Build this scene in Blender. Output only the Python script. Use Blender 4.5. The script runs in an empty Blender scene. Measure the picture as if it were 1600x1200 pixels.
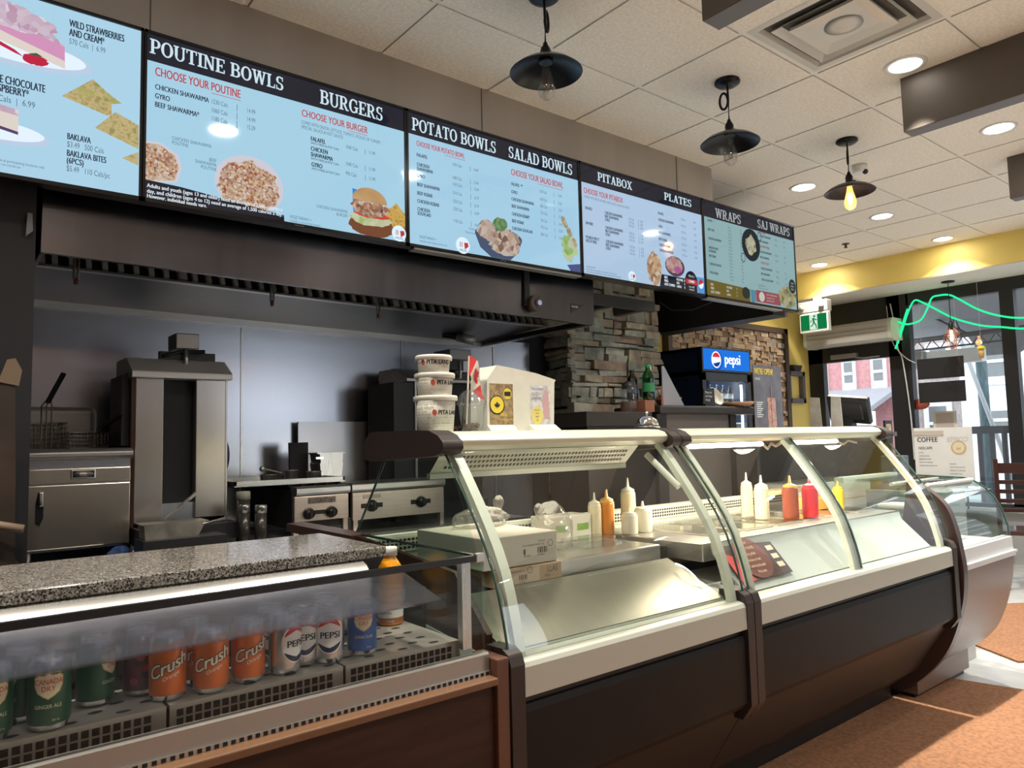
import bpy, bmesh, math, random
from mathutils import Vector, Matrix
random.seed(7)
scene = bpy.context.scene
COL = scene.collection

# ---------------------------------------------------------------- camera
CAMZ = 1.30
cam_d = bpy.data.cameras.new('camera'); cam = bpy.data.objects.new('camera', cam_d); COL.objects.link(cam)
cam_d.sensor_width = 36.0; cam_d.lens = 1147.4 / 1600 * 36.0; cam_d.clip_start = 0.02; cam_d.clip_end = 300
def cam_basis(yaw, pit, roll):
    yaw, pit, roll = (math.radians(a) for a in (yaw, pit, roll))
    f = Vector((math.sin(yaw) * math.cos(pit), math.cos(yaw) * math.cos(pit), math.sin(pit)))
    r = Vector((math.cos(yaw), -math.sin(yaw), 0)); u = r.cross(f)
    c, s = math.cos(roll), math.sin(roll)
    return c * r + s * u, -s * r + c * u, f
_r, _u, _f = cam_basis(38.807, 4.388, -1.311)
cam.matrix_world = Matrix(((_r.x, _u.x, -_f.x, 0), (_r.y, _u.y, -_f.y, 0), (_r.z, _u.z, -_f.z, CAMZ), (0, 0, 0, 1)))
scene.camera = cam

# ---------------------------------------------------------------- world, exposure
world = bpy.data.worlds.new('overcast_sky'); scene.world = world; world.use_nodes = True
wn = world.node_tree.nodes; wl = world.node_tree.links
wn['Background'].inputs['Color'].default_value = (0.86, 0.93, 1.0, 1)
wn['Background'].inputs['Strength'].default_value = 3.4
scene.view_settings.view_transform = 'Standard'; scene.view_settings.look = 'None'
scene.view_settings.exposure = 0.25; scene.view_settings.gamma = 1.0
scene.view_settings.use_curve_mapping = False
scene.cycles.transparent_max_bounces = 32
scene.cycles.max_bounces = 8
scene.cycles.sample_clamp_indirect = 6.0
CEIL = 3.09
DOWN_W = 22.0          # watts of one recessed ceiling lamp
def lamp(name, kind, loc, energy, color, size=0.12, rot=(0, 0, 0), spread=None):
    d = bpy.data.lights.new(name, kind); d.energy = energy; d.color = color
    if kind == 'AREA':
        d.shape = 'DISK'; d.size = size
        d.spread = math.radians(spread or 180)
    else: d.shadow_soft_size = size
    o = bpy.data.objects.new(name, d); o.location = loc; o.rotation_euler = rot; COL.objects.link(o); return o

# ---------------------------------------------------------------- helpers
def wloc(o):
    v = Vector((0, 0, 0))
    while o: v += o.location; o = o.parent
    return v
def tag(o, label=None, cat=None, group=None, kind=None):
    if label: o['label'] = label
    if cat: o['category'] = cat
    if group: o['group'] = group
    if kind: o['kind'] = kind
    return o
def thing(name, label, cat, loc=(0, 0, 0), group=None):
    o = bpy.data.objects.new(name, None); o.location = loc; o.empty_display_size = .05; COL.objects.link(o)
    return tag(o, label, cat, group)
def struct(name, loc=(0, 0, 0)):
    o = bpy.data.objects.new(name, None); o.location = loc; o.empty_display_size = .05; COL.objects.link(o)
    return tag(o, kind='structure')
def copy_tree(o, loc=None, label=None, parent=None):
    c = o.copy(); COL.objects.link(c)
    if parent: c.parent = parent
    if loc is not None: c.location = loc
    if label: c['label'] = label
    for ch in list(o.children): copy_tree(ch, parent=c)
    return c

_txt = {}
def text_geo(s):
    if s in _txt: return _txt[s]
    cu = bpy.data.curves.new('lettering', 'FONT'); cu.body = s; cu.resolution_u = 3; cu.size = 1.0
    ob = bpy.data.objects.new('lettering', cu)
    me = ob.to_mesh()
    v = [(p.co.x, p.co.y) for p in me.vertices]; f = [tuple(p.vertices) for p in me.polygons]
    ob.to_mesh_clear(); bpy.data.objects.remove(ob); bpy.data.curves.remove(cu)
    _txt[s] = (v, f); return v, f
CAPH = max(p[1] for p in text_geo('H')[0])

def circ(n, r=1.0, a0=0.0): return [(r * math.cos(a0 + 2 * math.pi * i / n), r * math.sin(a0 + 2 * math.pi * i / n)) for i in range(n)]

class MB:
    def __init__(s): s.v = []; s.f = []; s.m = []; s.s = []
    def add(s, v, f, m=0, sm=False):
        b = len(s.v); s.v += [tuple(p) for p in v]
        for q in f: s.f.append(tuple(b + i for i in q)); s.m.append(m); s.s.append(sm)
        return s
    def box(s, x0, x1, y0, y1, z0, z1, m=0):
        v = [(x, y, z) for x in (x0, x1) for y in (y0, y1) for z in (z0, z1)]
        return s.add(v, [(0, 1, 3, 2), (4, 6, 7, 5), (0, 4, 5, 1), (2, 3, 7, 6), (0, 2, 6, 4), (1, 5, 7, 3)], m)
    def obox(s, c, h, mat=None, m=0):
        mat = mat or Matrix.Identity(3); c = Vector(c)
        v = [c + mat @ Vector((x, y, z)) for x in (-h[0], h[0]) for y in (-h[1], h[1]) for z in (-h[2], h[2])]
        return s.add(v, [(0, 1, 3, 2), (4, 6, 7, 5), (0, 4, 5, 1), (2, 3, 7, 6), (0, 2, 6, 4), (1, 5, 7, 3)], m)
    def prism(s, pts, ax, a, b, m=0, sm=False):
        def P(p, t): return {'x': (t, p[0], p[1]), 'y': (p[0], t, p[1]), 'z': (p[0], p[1], t)}[ax]
        n = len(pts); v = [P(p, a) for p in pts] + [P(p, b) for p in pts]
        s.add(v, [tuple(range(n)), tuple(range(2 * n - 1, n - 1, -1))], m)
        s.add(v, [(i, (i + 1) % n, n + (i + 1) % n, n + i) for i in range(n)], m, sm)
        return s
    def sheet(s, pts, ax, a, b, th, m=0, sm=True):
        # an open 2-D profile swept along ax and given a thickness th (to its left)
        n = len(pts); off = []
        for i in range(n):
            p = Vector(pts[max(0, i - 1)]); q = Vector(pts[min(n - 1, i + 1)]); d = (q - p).normalized()
            off.append((pts[i][0] - d.y * th, pts[i][1] + d.x * th))
        def P(p, t): return {'x': (t, p[0], p[1]), 'y': (p[0], t, p[1]), 'z': (p[0], p[1], t)}[ax]
        for A, fl in ((pts, 0), (off, 1)):
            v = [P(p, a) for p in A] + [P(p, b) for p in A]
            s.add(v, [(i, i + 1, n + i + 1, n + i) if fl else (i, n + i, n + i + 1, i + 1) for i in range(n - 1)], m, sm)
        for t in (a, b):
            v = [P(p, t) for p in pts] + [P(p, t) for p in off]
            s.add(v, [(i, i + 1, n + i + 1, n + i) for i in range(n - 1)], m)
        for k in (0, n - 1): s.add([P(pts[k], a), P(pts[k], b), P(off[k], b), P(off[k], a)], [(0, 1, 2, 3)], m)
        return s
    def lathe(s, prof, c=(0, 0, 0), seg=24, m=0, sm=True, cap=True, mat=None):
        c = Vector(c); n = len(prof); v = []
        for r, z in prof:
            for k in range(seg):
                a = 2 * math.pi * k / seg; p = Vector((r * math.cos(a), r * math.sin(a), z))
                v.append(c + (mat @ p if mat else p))
        f = [(i * seg + k, i * seg + (k + 1) % seg, (i + 1) * seg + (k + 1) % seg, (i + 1) * seg + k) for i in range(n - 1) for k in range(seg)]
        s.add(v, f, m, sm)
        if cap:
            b = len(s.v) - len(v)
            for i, fl in ((0, 1), (n - 1, 0)):
                if prof[i][0] > 1e-5:
                    q = [b + i * seg + k for k in range(seg)]
                    s.f.append(tuple(q[::-1] if fl else q)); s.m.append(m); s.s.append(False)
        return s
    def cyl(s, p0, p1, r, r2=None, seg=12, m=0, cap=True):
        p0 = Vector(p0); p1 = Vector(p1); d = p1 - p0; L = d.length
        mat = d.to_track_quat('Z', 'Y').to_matrix()
        return s.lathe([(r, 0), (r if r2 is None else r2, L)], p0, seg, m, True, cap, mat)
    def tube(s, pts, r, seg=8, m=0):
        pts = [Vector(p) for p in pts]; n = len(pts); rings = []
        up = Vector((0, 0, 1))
        for i in range(n):
            d = (pts[min(n - 1, i + 1)] - pts[max(0, i - 1)]).normalized()
            a = d.cross(up)
            if a.length < 1e-3: a = d.cross(Vector((1, 0, 0)))
            a.normalize(); b = a.cross(d)
            rings.append([pts[i] + a * (r * math.cos(2 * math.pi * k / seg)) + b * (r * math.sin(2 * math.pi * k / seg)) for k in range(seg)])
        v = [p for R in rings for p in R]
        s.add(v, [(i * seg + k, i * seg + (k + 1) % seg, (i + 1) * seg + (k + 1) % seg, (i + 1) * seg + k) for i in range(n - 1) for k in range(seg)], m, True)
        return s.add(rings[0] + rings[-1], [tuple(range(seg))[::-1], tuple(range(seg, 2 * seg))], m)
    def poly(s, pts, m=0): return s.add(pts, [tuple(range(len(pts)))], m)
    def ball(s, c, r, m=0, seg=12, rings=8, sc=(1, 1, 1)):
        prof = [(max(1e-6, r * math.sin(math.pi * i / rings)), -r * math.cos(math.pi * i / rings)) for i in range(rings + 1)]
        return s.lathe(prof, c, seg, m, True, False, Matrix.Diagonal(Vector(sc)))
    def text(s, t, o, u, w, h, m=0, align='L', xs=1.0, bold=0.0):
        # flat lettering: o origin (baseline), u right direction, w up direction, h cap height
        v, f = text_geo(t); k = h / CAPH; o = Vector(o); u = Vector(u); w = Vector(w)
        wd = max(p[0] for p in v) * k * xs if v else 0
        x0 = {'L': 0, 'C': -wd / 2, 'R': -wd}[align]
        for dx in ((0,) if not bold else (-bold * h, bold * h)):
            nrm = u.cross(w) * (1e-4 if dx > 0 else 0)
            s.add([o + u * (p[0] * k * xs + x0 + dx) + w * (p[1] * k) + nrm for p in v], f, m)
        return s
    def wrap(s, t, c, r, ang, z, h, m=0, xs=1.0, slope=0.0, rz=None):
        # lettering bent round an upright cylinder, centred on the angle ang
        v, f = text_geo(t); k = h / CAPH; wd = max(p[0] for p in v) * k * xs; c = Vector(c); o = []
        for p in v:
            x = p[0] * k * xs - wd / 2; zz = z + p[1] * k + x * slope; rr = rz(zz) if rz else r
            a = ang + x / rr
            o.append((c.x + rr * math.cos(a), c.y + rr * math.sin(a), c.z + zz))
        return s.add(o, f, m)
    def wpatch(s, pts, c, r, ang, m=0, rz=None):
        # a flat outline (x along the girth, z height) bent round the cylinder
        c = Vector(c); o = []; xs_ = [p[0] for p in pts]; cx = sum(xs_) / len(xs_); cz = sum(p[1] for p in pts) / len(pts)
        def P(x, z):
            rr = rz(z) if rz else r; a = ang + x / rr
            return (c.x + rr * math.cos(a), c.y + rr * math.sin(a), c.z + z)
        n = len(pts); rings = 4
        for k in range(rings): o += [P(cx + (p[0] - cx) * (k + 1) / rings, cz + (p[1] - cz) * (k + 1) / rings) for p in pts]
        o.append(P(cx, cz))
        f = [(rings * n, i, (i + 1) % n) for i in range(n)]
        f += [(k * n + i, (k + 1) * n + i, (k + 1) * n + (i + 1) % n, k * n + (i + 1) % n) for k in range(rings - 1) for i in range(n)]
        return s.add(o, f, m)
    def build(s, name, mats, parent=None, bevel=0.0, seg=2, label=None, fix=False, kind=None):
        me = bpy.data.meshes.new(name); o0 = wloc(parent) if parent else Vector((0, 0, 0))
        me.from_pydata([(p[0] - o0.x, p[1] - o0.y, p[2] - o0.z) for p in s.v], [], s.f)
        if not isinstance(mats, (list, tuple)): mats = [mats]
        for m in mats: me.materials.append(m)
        me.polygons.foreach_set('material_index', s.m); me.polygons.foreach_set('use_smooth', s.s)
        if fix:
            bm = bmesh.new(); bm.from_mesh(me); bmesh.ops.remove_doubles(bm, verts=bm.verts, dist=1e-6)
            bmesh.ops.recalc_face_normals(bm, faces=bm.faces); bm.to_mesh(me); bm.free()
        me.update()
        o = bpy.data.objects.new(name, me); COL.objects.link(o)
        if parent: o.parent = parent
        if bevel:
            b = o.modifiers.new('edge', 'BEVEL'); b.width = bevel; b.segments = seg; b.limit_method = 'ANGLE'; b.angle_limit = 0.6
        if label: o['label'] = label
        if kind: o['kind'] = kind
        return o
def root_mesh(mb, name, mats, label, cat, group=None, loc=None, **k):
    # a thing that is one mesh, with its origin at loc
    if loc is None: loc = tuple(min(p[i] for p in mb.v) for i in range(3))
    mb2 = MB(); mb2.f = mb.f; mb2.m = mb.m; mb2.s = mb.s; mb2.v = [(p[0] - loc[0], p[1] - loc[1], p[2] - loc[2]) for p in mb.v]
    o = mb2.build(name, mats, **k); o.location = loc
    return tag(o, label, cat, group)

# ---------------------------------------------------------------- materials
MATS = {}
SCR_E = .84          # brightness of the lit menu screens
def mat(name, col, rough=0.5, metal=0.0, var=0.0, scale=8.0, stretch=None, bump=0.0, spec=0.5, coat=0.0, emit=None, est=0.0, trans=0.0, col2=None, rvar=0.0, detail=3):
    if name in MATS: return MATS[name]
    m = bpy.data.materials.new(name); m.use_nodes = True; nt = m.node_tree; b = nt.nodes['Principled BSDF']
    b.inputs['Base Color'].default_value = (*col, 1); b.inputs['Roughness'].default_value = rough; b.inputs['Metallic'].default_value = metal
    b.inputs['Specular IOR Level'].default_value = spec; b.inputs['Coat Weight'].default_value = coat
    if emit: b.inputs['Emission Color'].default_value = (*emit, 1); b.inputs['Emission Strength'].default_value = est
    if var or bump or col2 or rvar:
        tc = nt.nodes.new('ShaderNodeTexCoord'); mp = nt.nodes.new('ShaderNodeMapping'); nz = nt.nodes.new('ShaderNodeTexNoise')
        mp.inputs['Scale'].default_value = stretch or (1, 1, 1); nz.inputs['Scale'].default_value = scale; nz.inputs['Detail'].default_value = detail
        nt.links.new(tc.outputs['Object'], mp.inputs['Vector']); nt.links.new(mp.outputs['Vector'], nz.inputs['Vector'])
        if var or col2:
            cr = nt.nodes.new('ShaderNodeValToRGB')
            c1 = tuple(max(0, c * (1 - var)) for c in col); c2 = col2 or tuple(min(1, c * (1 + var)) for c in col)
            cr.color_ramp.elements[0].position = .35; cr.color_ramp.elements[1].position = .65
            cr.color_ramp.elements[0].color = (*c1, 1); cr.color_ramp.elements[1].color = (*c2, 1)
            nt.links.new(nz.outputs['Fac'], cr.inputs['Fac']); nt.links.new(cr.outputs['Color'], b.inputs['Base Color'])
        if rvar:
            mr = nt.nodes.new('ShaderNodeMapRange'); mr.inputs['To Min'].default_value = max(.02, rough - rvar); mr.inputs['To Max'].default_value = rough + rvar
            nt.links.new(nz.outputs['Fac'], mr.inputs['Value']); nt.links.new(mr.outputs['Result'], b.inputs['Roughness'])
        if bump:
            bp = nt.nodes.new('ShaderNodeBump'); bp.inputs['Strength'].default_value = bump; bp.inputs['Distance'].default_value = .01
            nt.links.new(nz.outputs['Fac'], bp.inputs['Height']); nt.links.new(bp.outputs['Normal'], b.inputs['Normal'])
    MATS[name] = m; return m
def emis(name, col, st=1.0, gloss=0.0):
    if name in MATS: return MATS[name]
    if 'screen' in name: st *= SCR_E
    m = bpy.data.materials.new(name); m.use_nodes = True; nt = m.node_tree; nt.nodes.remove(nt.nodes['Principled BSDF'])
    e = nt.nodes.new('ShaderNodeEmission'); e.inputs['Color'].default_value = (*col, 1); e.inputs['Strength'].default_value = st
    out = nt.nodes['Material Output']
    if gloss:
        g = nt.nodes.new('ShaderNodeBsdfGlossy'); g.inputs['Roughness'].default_value = .06; g.inputs['Color'].default_value = (gloss,) * 3 + (1,)
        a = nt.nodes.new('ShaderNodeAddShader'); nt.links.new(e.outputs[0], a.inputs[0]); nt.links.new(g.outputs[0], a.inputs[1]); nt.links.new(a.outputs[0], out.inputs['Surface'])
    else: nt.links.new(e.outputs[0], out.inputs['Surface'])
    MATS[name] = m; return m
def emis_noise(name, cols, scale=60.0, st=1.0, kind='VORONOI'):
    if name in MATS: return MATS[name]
    st *= SCR_E
    m = bpy.data.materials.new(name); m.use_nodes = True; nt = m.node_tree; nt.nodes.remove(nt.nodes['Principled BSDF'])
    tc = nt.nodes.new('ShaderNodeTexCoord')
    if kind == 'VORONOI':
        t = nt.nodes.new('ShaderNodeTexVoronoi'); fac = t.outputs['Color']
        sx = nt.nodes.new('ShaderNodeSeparateColor'); nt.links.new(fac, sx.inputs['Color']); fac = sx.outputs['Red']
    else:
        t = nt.nodes.new('ShaderNodeTexNoise'); fac = t.outputs['Fac']
    t.inputs['Scale'].default_value = scale; nt.links.new(tc.outputs['Object'], t.inputs['Vector'])
    cr = nt.nodes.new('ShaderNodeValToRGB'); els = cr.color_ramp.elements; n = len(cols)
    lo, hi = (0, 1) if kind == 'VORONOI' else (.35, .65)
    while len(els) < n: els.new(.5)
    for i, c in enumerate(cols): els[i].position = lo + (hi - lo) * i / max(1, n - 1); els[i].color = (*c, 1)
    nt.links.new(fac, cr.inputs['Fac'])
    e = nt.nodes.new('ShaderNodeEmission'); e.inputs['Strength'].default_value = st
    nt.links.new(cr.outputs['Color'], e.inputs['Color']); nt.links.new(e.outputs[0], nt.nodes['Material Output'].inputs['Surface'])
    MATS[name] = m; return m
def glass(name, tint=(1, 1, 1), f0=0.045, gain=0.9, rough=0.0, haze=0.0, hazecol=(.8, .8, .8)):
    if name in MATS: return MATS[name]
    m = bpy.data.materials.new(name); m.use_nodes = True; nt = m.node_tree; nt.nodes.remove(nt.nodes['Principled BSDF'])
    N = nt.nodes.new; L = nt.links.new
    lw = N('ShaderNodeLayerWeight'); lw.inputs['Blend'].default_value = .5
    p = N('ShaderNodeMath'); p.operation = 'POWER'; p.inputs[1].default_value = 5.0; L(lw.outputs['Facing'], p.inputs[0])
    ma = N('ShaderNodeMath'); ma.operation = 'MULTIPLY_ADD'; ma.inputs[1].default_value = gain; ma.inputs[2].default_value = f0; L(p.outputs[0], ma.inputs[0])
    tr = N('ShaderNodeBsdfTransparent'); tr.inputs['Color'].default_value = (*tint, 1)
    src = tr.outputs[0]
    if haze:
        df = N('ShaderNodeBsdfDiffuse'); df.inputs['Color'].default_value = (*hazecol, 1); mh = N('ShaderNodeMixShader'); mh.inputs['Fac'].default_value = haze
        L(src, mh.inputs[1]); L(df.outputs[0], mh.inputs[2]); src = mh.outputs[0]
    gl = N('ShaderNodeBsdfGlossy'); gl.inputs['Roughness'].default_value = rough
    mx = N('ShaderNodeMixShader'); L(ma.outputs[0], mx.inputs['Fac']); L(src, mx.inputs[1]); L(gl.outputs[0], mx.inputs[2])
    L(mx.outputs[0], nt.nodes['Material Output'].inputs['Surface'])
    MATS[name] = m; return m

STEEL = mat('brushed_steel', (.55, .545, .53), .28, .9, rvar=.03, scale=3, stretch=(25, 25, .8), var=.02)
STEELH = mat('steel_horizontal_grain', (.56, .55, .535), .28, .9, rvar=.03, scale=3, stretch=(.4, 25, 25))
STEELD = mat('smoky_wall_steel', (.50, .515, .58), .27, .95, var=.03, scale=1.0, stretch=(1, 1, 2.0), detail=1)
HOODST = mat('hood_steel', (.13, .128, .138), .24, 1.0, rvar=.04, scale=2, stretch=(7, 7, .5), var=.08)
BULK = mat('bulkhead_steel', (.46, .42, .39), .34, .85, rvar=.04, scale=1.2, stretch=(5, 5, .4), var=.05)
CHROME = mat('polished_chrome', (.8, .8, .8), .1, 1.0)
BLACKP = mat('black_plastic', (.012, .012, .014), .35)
BLACKM = mat('black_matte', (.009, .009, .011), .6)
DARKM = mat('dark_painted_metal', (.03, .03, .033), .42, .3)
DARKB = mat('dark_bronze_metal', (.02, .018, .016), .4, .7)
BROWN = mat('dark_brown_laminate', (.008, .0065, .006), .5, spec=.22, var=.12, scale=4, stretch=(1, 1, .3))
BROWN2 = mat('brown_end_plastic', (.030, .021, .019), .45, spec=.4)
WOODR = mat('red_brown_wood', (.036, .015, .009), .5, var=.25, scale=5, stretch=(1, 8, 8), spec=.3)
WOODE = mat('orange_wood_edge', (.17, .085, .042), .4)
CREAM = mat('cream_aluminium', (.66, .685, .56), .32, .25, rvar=.05, scale=4)
CREAMW = mat('cream_enamel', (.62, .64, .55), .3)
TRIMW = mat('pale_grey_trim', (.47, .48, .42), .35, .05)
WHITEP = mat('white_plastic', (.75, .74, .70), .4)
PAPER = mat('white_paper', (.66, .63, .55), .75, var=.04, scale=20)
CARDB = mat('brown_cardboard', (.40, .27, .16), .8, var=.08, scale=10)
CARDW = mat('white_cardboard', (.72, .70, .62), .7, var=.03, scale=8)
GLASS = glass('clear_glass', (.97, .99, .98))
GLASSL = glass('low_glare_glass', (.98, .99, .985), .012, .8)
GLASSG = glass('greenish_glass', (.90, .965, .94))
GLASSW = glass('window_glass', (.97, .98, .98), .03)
FROST = glass('frosted_acrylic', (.74, .75, .82), .04, .3, .3, .03, (.50, .50, .57))
_nt = FROST.node_tree; _rf = _nt.nodes.new('ShaderNodeBsdfRefraction'); _rf.inputs['Roughness'].default_value = .2; _rf.inputs['IOR'].default_value = 1.08; _rf.inputs['Color'].default_value = (.74, .75, .84, 1)
_tr = [n for n in _nt.nodes if n.type == 'BSDF_TRANSPARENT'][0]; _mh = [l.to_node for l in _nt.links if l.from_node == _tr][0]; _mm = _nt.nodes.new('ShaderNodeMixShader'); _mm.inputs['Fac'].default_value = .62
_nt.links.new(_tr.outputs[0], _mm.inputs[1]); _nt.links.new(_rf.outputs[0], _mm.inputs[2]); _nt.links.new(_mm.outputs[0], _mh.inputs[1])
CLEARP = glass('clear_plastic', (.90, .92, .94), .10, .85, .06, .02)
GEDGE = mat('green_glass_edge', (.03, .075, .06), .1, spec=.8)
BLACKINK = mat('black_ink', (.012, .012, .013), .6)
REDINK = mat('red_ink', (.6, .03, .02), .5)
YELLOW = mat('yellow_wall_paint', (.80, .62, .17), .55, var=.03, scale=3)
# ================================================================ the room
GX, GY, T = 1.58, 2.3943, 0.61
TILE = mat('ceiling_tile', (.86, .80, .705), .9, var=.07, scale=70, bump=.25, detail=6)
TBAR = mat('ceiling_grid', (.82, .78, .70), .5)
GAPD = mat('ceiling_gap', (.10, .09, .08), .9)
mb = MB(); DIFF = (GX + 2 * T, GY - 2 * T)
for i in range(-8, 10):
    for j in range(-9, 4):
        x0 = GX + i * T; y0 = GY + j * T
        if abs(x0 - DIFF[0]) < .01 and abs(y0 - DIFF[1]) < .01: continue
        x1 = min(x0 + T, 7.62)
        if x1 - x0 < .05: continue
        mb.box(x0 + .016, x1 - .008, y0 + .016, y0 + T - .008, CEIL - .006, CEIL + .012)
mb.box(-3.4, 7.62, -3.2, 4.62, CEIL + .014, CEIL + .05, 1)
mb.build('ceiling', [TILE, GAPD], kind='structure')
mb = MB()
for i in range(-8, 11):
    x = GX + i * T
    if x < 7.6: mb.box(x - .011, x + .011, -3.2, 4.6, CEIL - .002, CEIL + .006)
for j in range(-9, 5):
    y = GY + j * T; mb.box(-3.4, 7.6, y - .011, y + .011, CEIL - .0025, CEIL + .006)
mb.build('trim_1', TBAR, kind='structure')

FLOOR = mat('floor_tile', (.46, .46, .46), .22, var=.08, scale=6, spec=.6)
MB().box(-3.4, 8.5, -3.2, 5.2, -.08, 0).build('floor', FLOOR, kind='structure')
DARKW = mat('dark_wall_paint', (.016, .016, .019), .5)
TANW = mat('grey_wall_paint', (.17, .17, .185), .6)
MB().box(-3.4, .285, 2.95, 3.05, 0, 2.62).build('wall_partition', DARKW, kind='structure')
MB().box(-3.4, 4.0, 4.06, 4.16, 0, 2.62).build('wall_kitchen', DARKW, kind='structure')
MB().box(-3.5, -3.4, -3.3, 4.1, 0, CEIL).build('wall_left', TANW, kind='structure')
MB().box(-3.4, 3.4, -3.3, -3.2, 0, CEIL).box(5.2, 8.4, -3.3, -3.2, 0, CEIL).box(3.4, 5.2, -3.3, -3.2, 0, .85).box(3.4, 5.2, -3.3, -3.2, 2.45, CEIL).build('wall_front', TANW, kind='structure')
w = struct('window_2', (4.3, -3.25, .85)); mb = MB()
for x in (3.4, 4.26, 5.12): mb.box(x, x + .08, -3.3, -3.2, .85, 2.45)
mb.build('frame', mat('black_window_frame', (.018, .018, .02), .4), w); MB().box(3.48, 5.12, -3.27, -3.262, .85, 2.45).build('pane', GLASSW, w)
MB().box(3.6, 8.42, 4.6, 4.7, 0, CEIL).build('wall_back', YELLOW, kind='structure')
# metal clad bulkhead over the screens
mb = MB(); mb.box(-3.4, 4.07, 2.88, 4.1, 2.60, CEIL, 0)
mb.build('wall_bulkhead', [BULK], kind='structure')
mb = MB()
for x in (-.92, .62, 2.16, 3.7): mb.box(x - .002, x + .002, 2.878, 2.8815, 2.6, CEIL - .01)
mb.build('trim_2', mat('panel_seam', (.08, .07, .06), .6), kind='structure')
# yellow soffit in front of the window wall
SOFW = mat('soffit_white', (.72, .68, .61), .7)
MB().box(7.61, 8.42, -3.2, 4.6, 2.795, CEIL + .05).build('wall_soffit', [YELLOW], kind='structure')
MB().box(7.615, 8.42, -3.2, 4.6, 2.787, 2.797).build('trim_3', SOFW, kind='structure')

# ---------------------------------------------------------------- window wall (x = 8.3)
FR = mat('black_window_frame', (.018, .018, .02), .4)
XW = 8.3
def pane(parent, y0, y1, z0, z1):
    MB().box(XW + .02, XW + .026, y0, y1, z0, z1).build('pane', GLASSW, parent)
w = struct('window_1', (XW, 3.0, .55))
mb = MB(); mb.box(XW - .03, XW + .07, 2.45, 2.57, .55, 2.66); mb.box(XW - .03, XW + .07, 3.43, 3.52, 0, 2.79)
mb.box(XW - .03, XW + .07, -3.2, 3.45, 2.66, 2.79); mb.box(XW - .03, XW + .07, -3.2, 3.45, .50, .57)
for y in (1.2, -.05, -1.3, -2.55): mb.box(XW - .03, XW + .07, y, y + .12, .5, 2.66)
mb.build('frame', FR, w)
pane(w, 2.57, 3.43, .57, 2.66); pane(w, 1.32, 2.45, .57, 2.66); pane(w, .07, 1.2, .57, 2.66); pane(w, -1.18, -.05, .57, 2.66); pane(w, -2.43, -1.3, .57, 2.66)
MB().box(XW - .05, XW + .08, -3.2, 3.43, 0, .50).build('wall_window_sill', mat('grey_sill_wall', (.42, .42, .42), .5), kind='structure')
MB().box(XW - .12, XW + .06, -3.2, 3.43, .50, .53).build('trim_4', mat('pale_sill', (.65, .65, .65), .3), kind='structure')
MB().box(XW - .03, XW + .07, -3.2, -2.55, .5, 2.79).build('wall_right', TANW, kind='structure')
d = struct('door_1', (XW, 4.0, 0))
mb = MB(); mb.box(XW - .03, XW + .06, 4.42, 4.60, 0, 2.79); mb.box(XW - .03, XW + .06, 3.52, 3.655, 0, 2.79)
mb.box(XW - .03, XW + .06, 3.52, 4.6, 2.12, 2.79)
mb.build('frame', FR, d)
mb = MB(); mb.box(XW, XW + .045, 3.66, 4.41, .9, .96); mb.box(XW, XW + .045, 3.66, 4.41, .02, .2)
mb.build('rail', FR, d)
MB().box(XW + .02, XW + .026, 3.66, 4.41, .96, 2.12).build('pane', GLASSW, d)
MB().box(XW + .02, XW + .026, 3.66, 4.41, .2, .9).build('pane', GLASSW, d)
mb = MB(); mb.box(XW - .08, XW - .03, 4.0, 4.3, 2.15, 2.20); mb.tube([(XW - .05, 4.02, 2.15), (XW - .11, 3.9, 2.13), (XW - .05, 3.75, 2.14)], .008)
mb.build('door_closer', mat('closer_grey', (.35, .34, .33), .4, .5), d)

# ---------------------------------------------------------------- street outside
SNOW = mat('pale_street', (.4, .4, .42), .8, var=.05)
MB().box(8.5, 40, -14, 24, -.25, -.05).build('street', SNOW, kind='structure')
RBR = mat('red_brick_wall', (.42, .20, .205), .8, var=.12, scale=14); WTRIM = mat('white_house_trim', (.66, .66, .66), .6); GWIN = mat('house_window_glass', (.13, .14, .145), .15)
def house(name, label, x, y0, y1, z1, wallm, wins, porch=None, group='houses across the street'):
    t = thing(name, label, 'house', (x, (y0 + y1) / 2, -.05), group)
    MB().box(x, x + 5, y0, y1, -.05, z1).build('wall', wallm, t)
    for (a, b, c, e) in wins:
        f = MB().box(x - .06, x, a, b, c, e).build('window', WTRIM, t)
        w_ = (b - a) * .2; MB().box(x - .075, x - .06, a + w_, b - w_, c + .16, e - .1).build('pane', GWIN, f)
        MB().box(x - .095, x - .075, a + w_, b - w_, (c + e) / 2 - .03, (c + e) / 2 + .03).build('glazing_bar', WTRIM, f)
    if porch:
        a, b, c, e = porch
        MB().prism([(x - 1.3, c), (x, e), (x, e + .1), (x - 1.3, c + .1)], 'y', a, b).build('porch_roof', mat('grey_shingle_roof', (.27, .27, .29), .8, var=.1, scale=30), t)
        MB().box(x - 1.3, x - 1.15, a, b, c - .3, c).build('porch_fascia', WTRIM, t)
        for yy in (a + .1, (a + b) / 2, b - .2): MB().box(x - 1.25, x - 1.12, yy, yy + .12, -.05, c - .3).build('porch_post', WTRIM, t)
    return t
house('brick_house', 'red brick house with white framed windows seen through the glass door', 16, 6.95, 10.6, 5.6, RBR,
      [(7.14, 7.46, 2.24, 2.95), (7.80, 8.10, 2.24, 2.95), (8.44, 8.7, 2.2, 2.9), (7.3, 8.1, .55, 1.35), (8.35, 9.1, .55, 1.35)], (6.9, 10.6, 1.72, 2.16))
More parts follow.
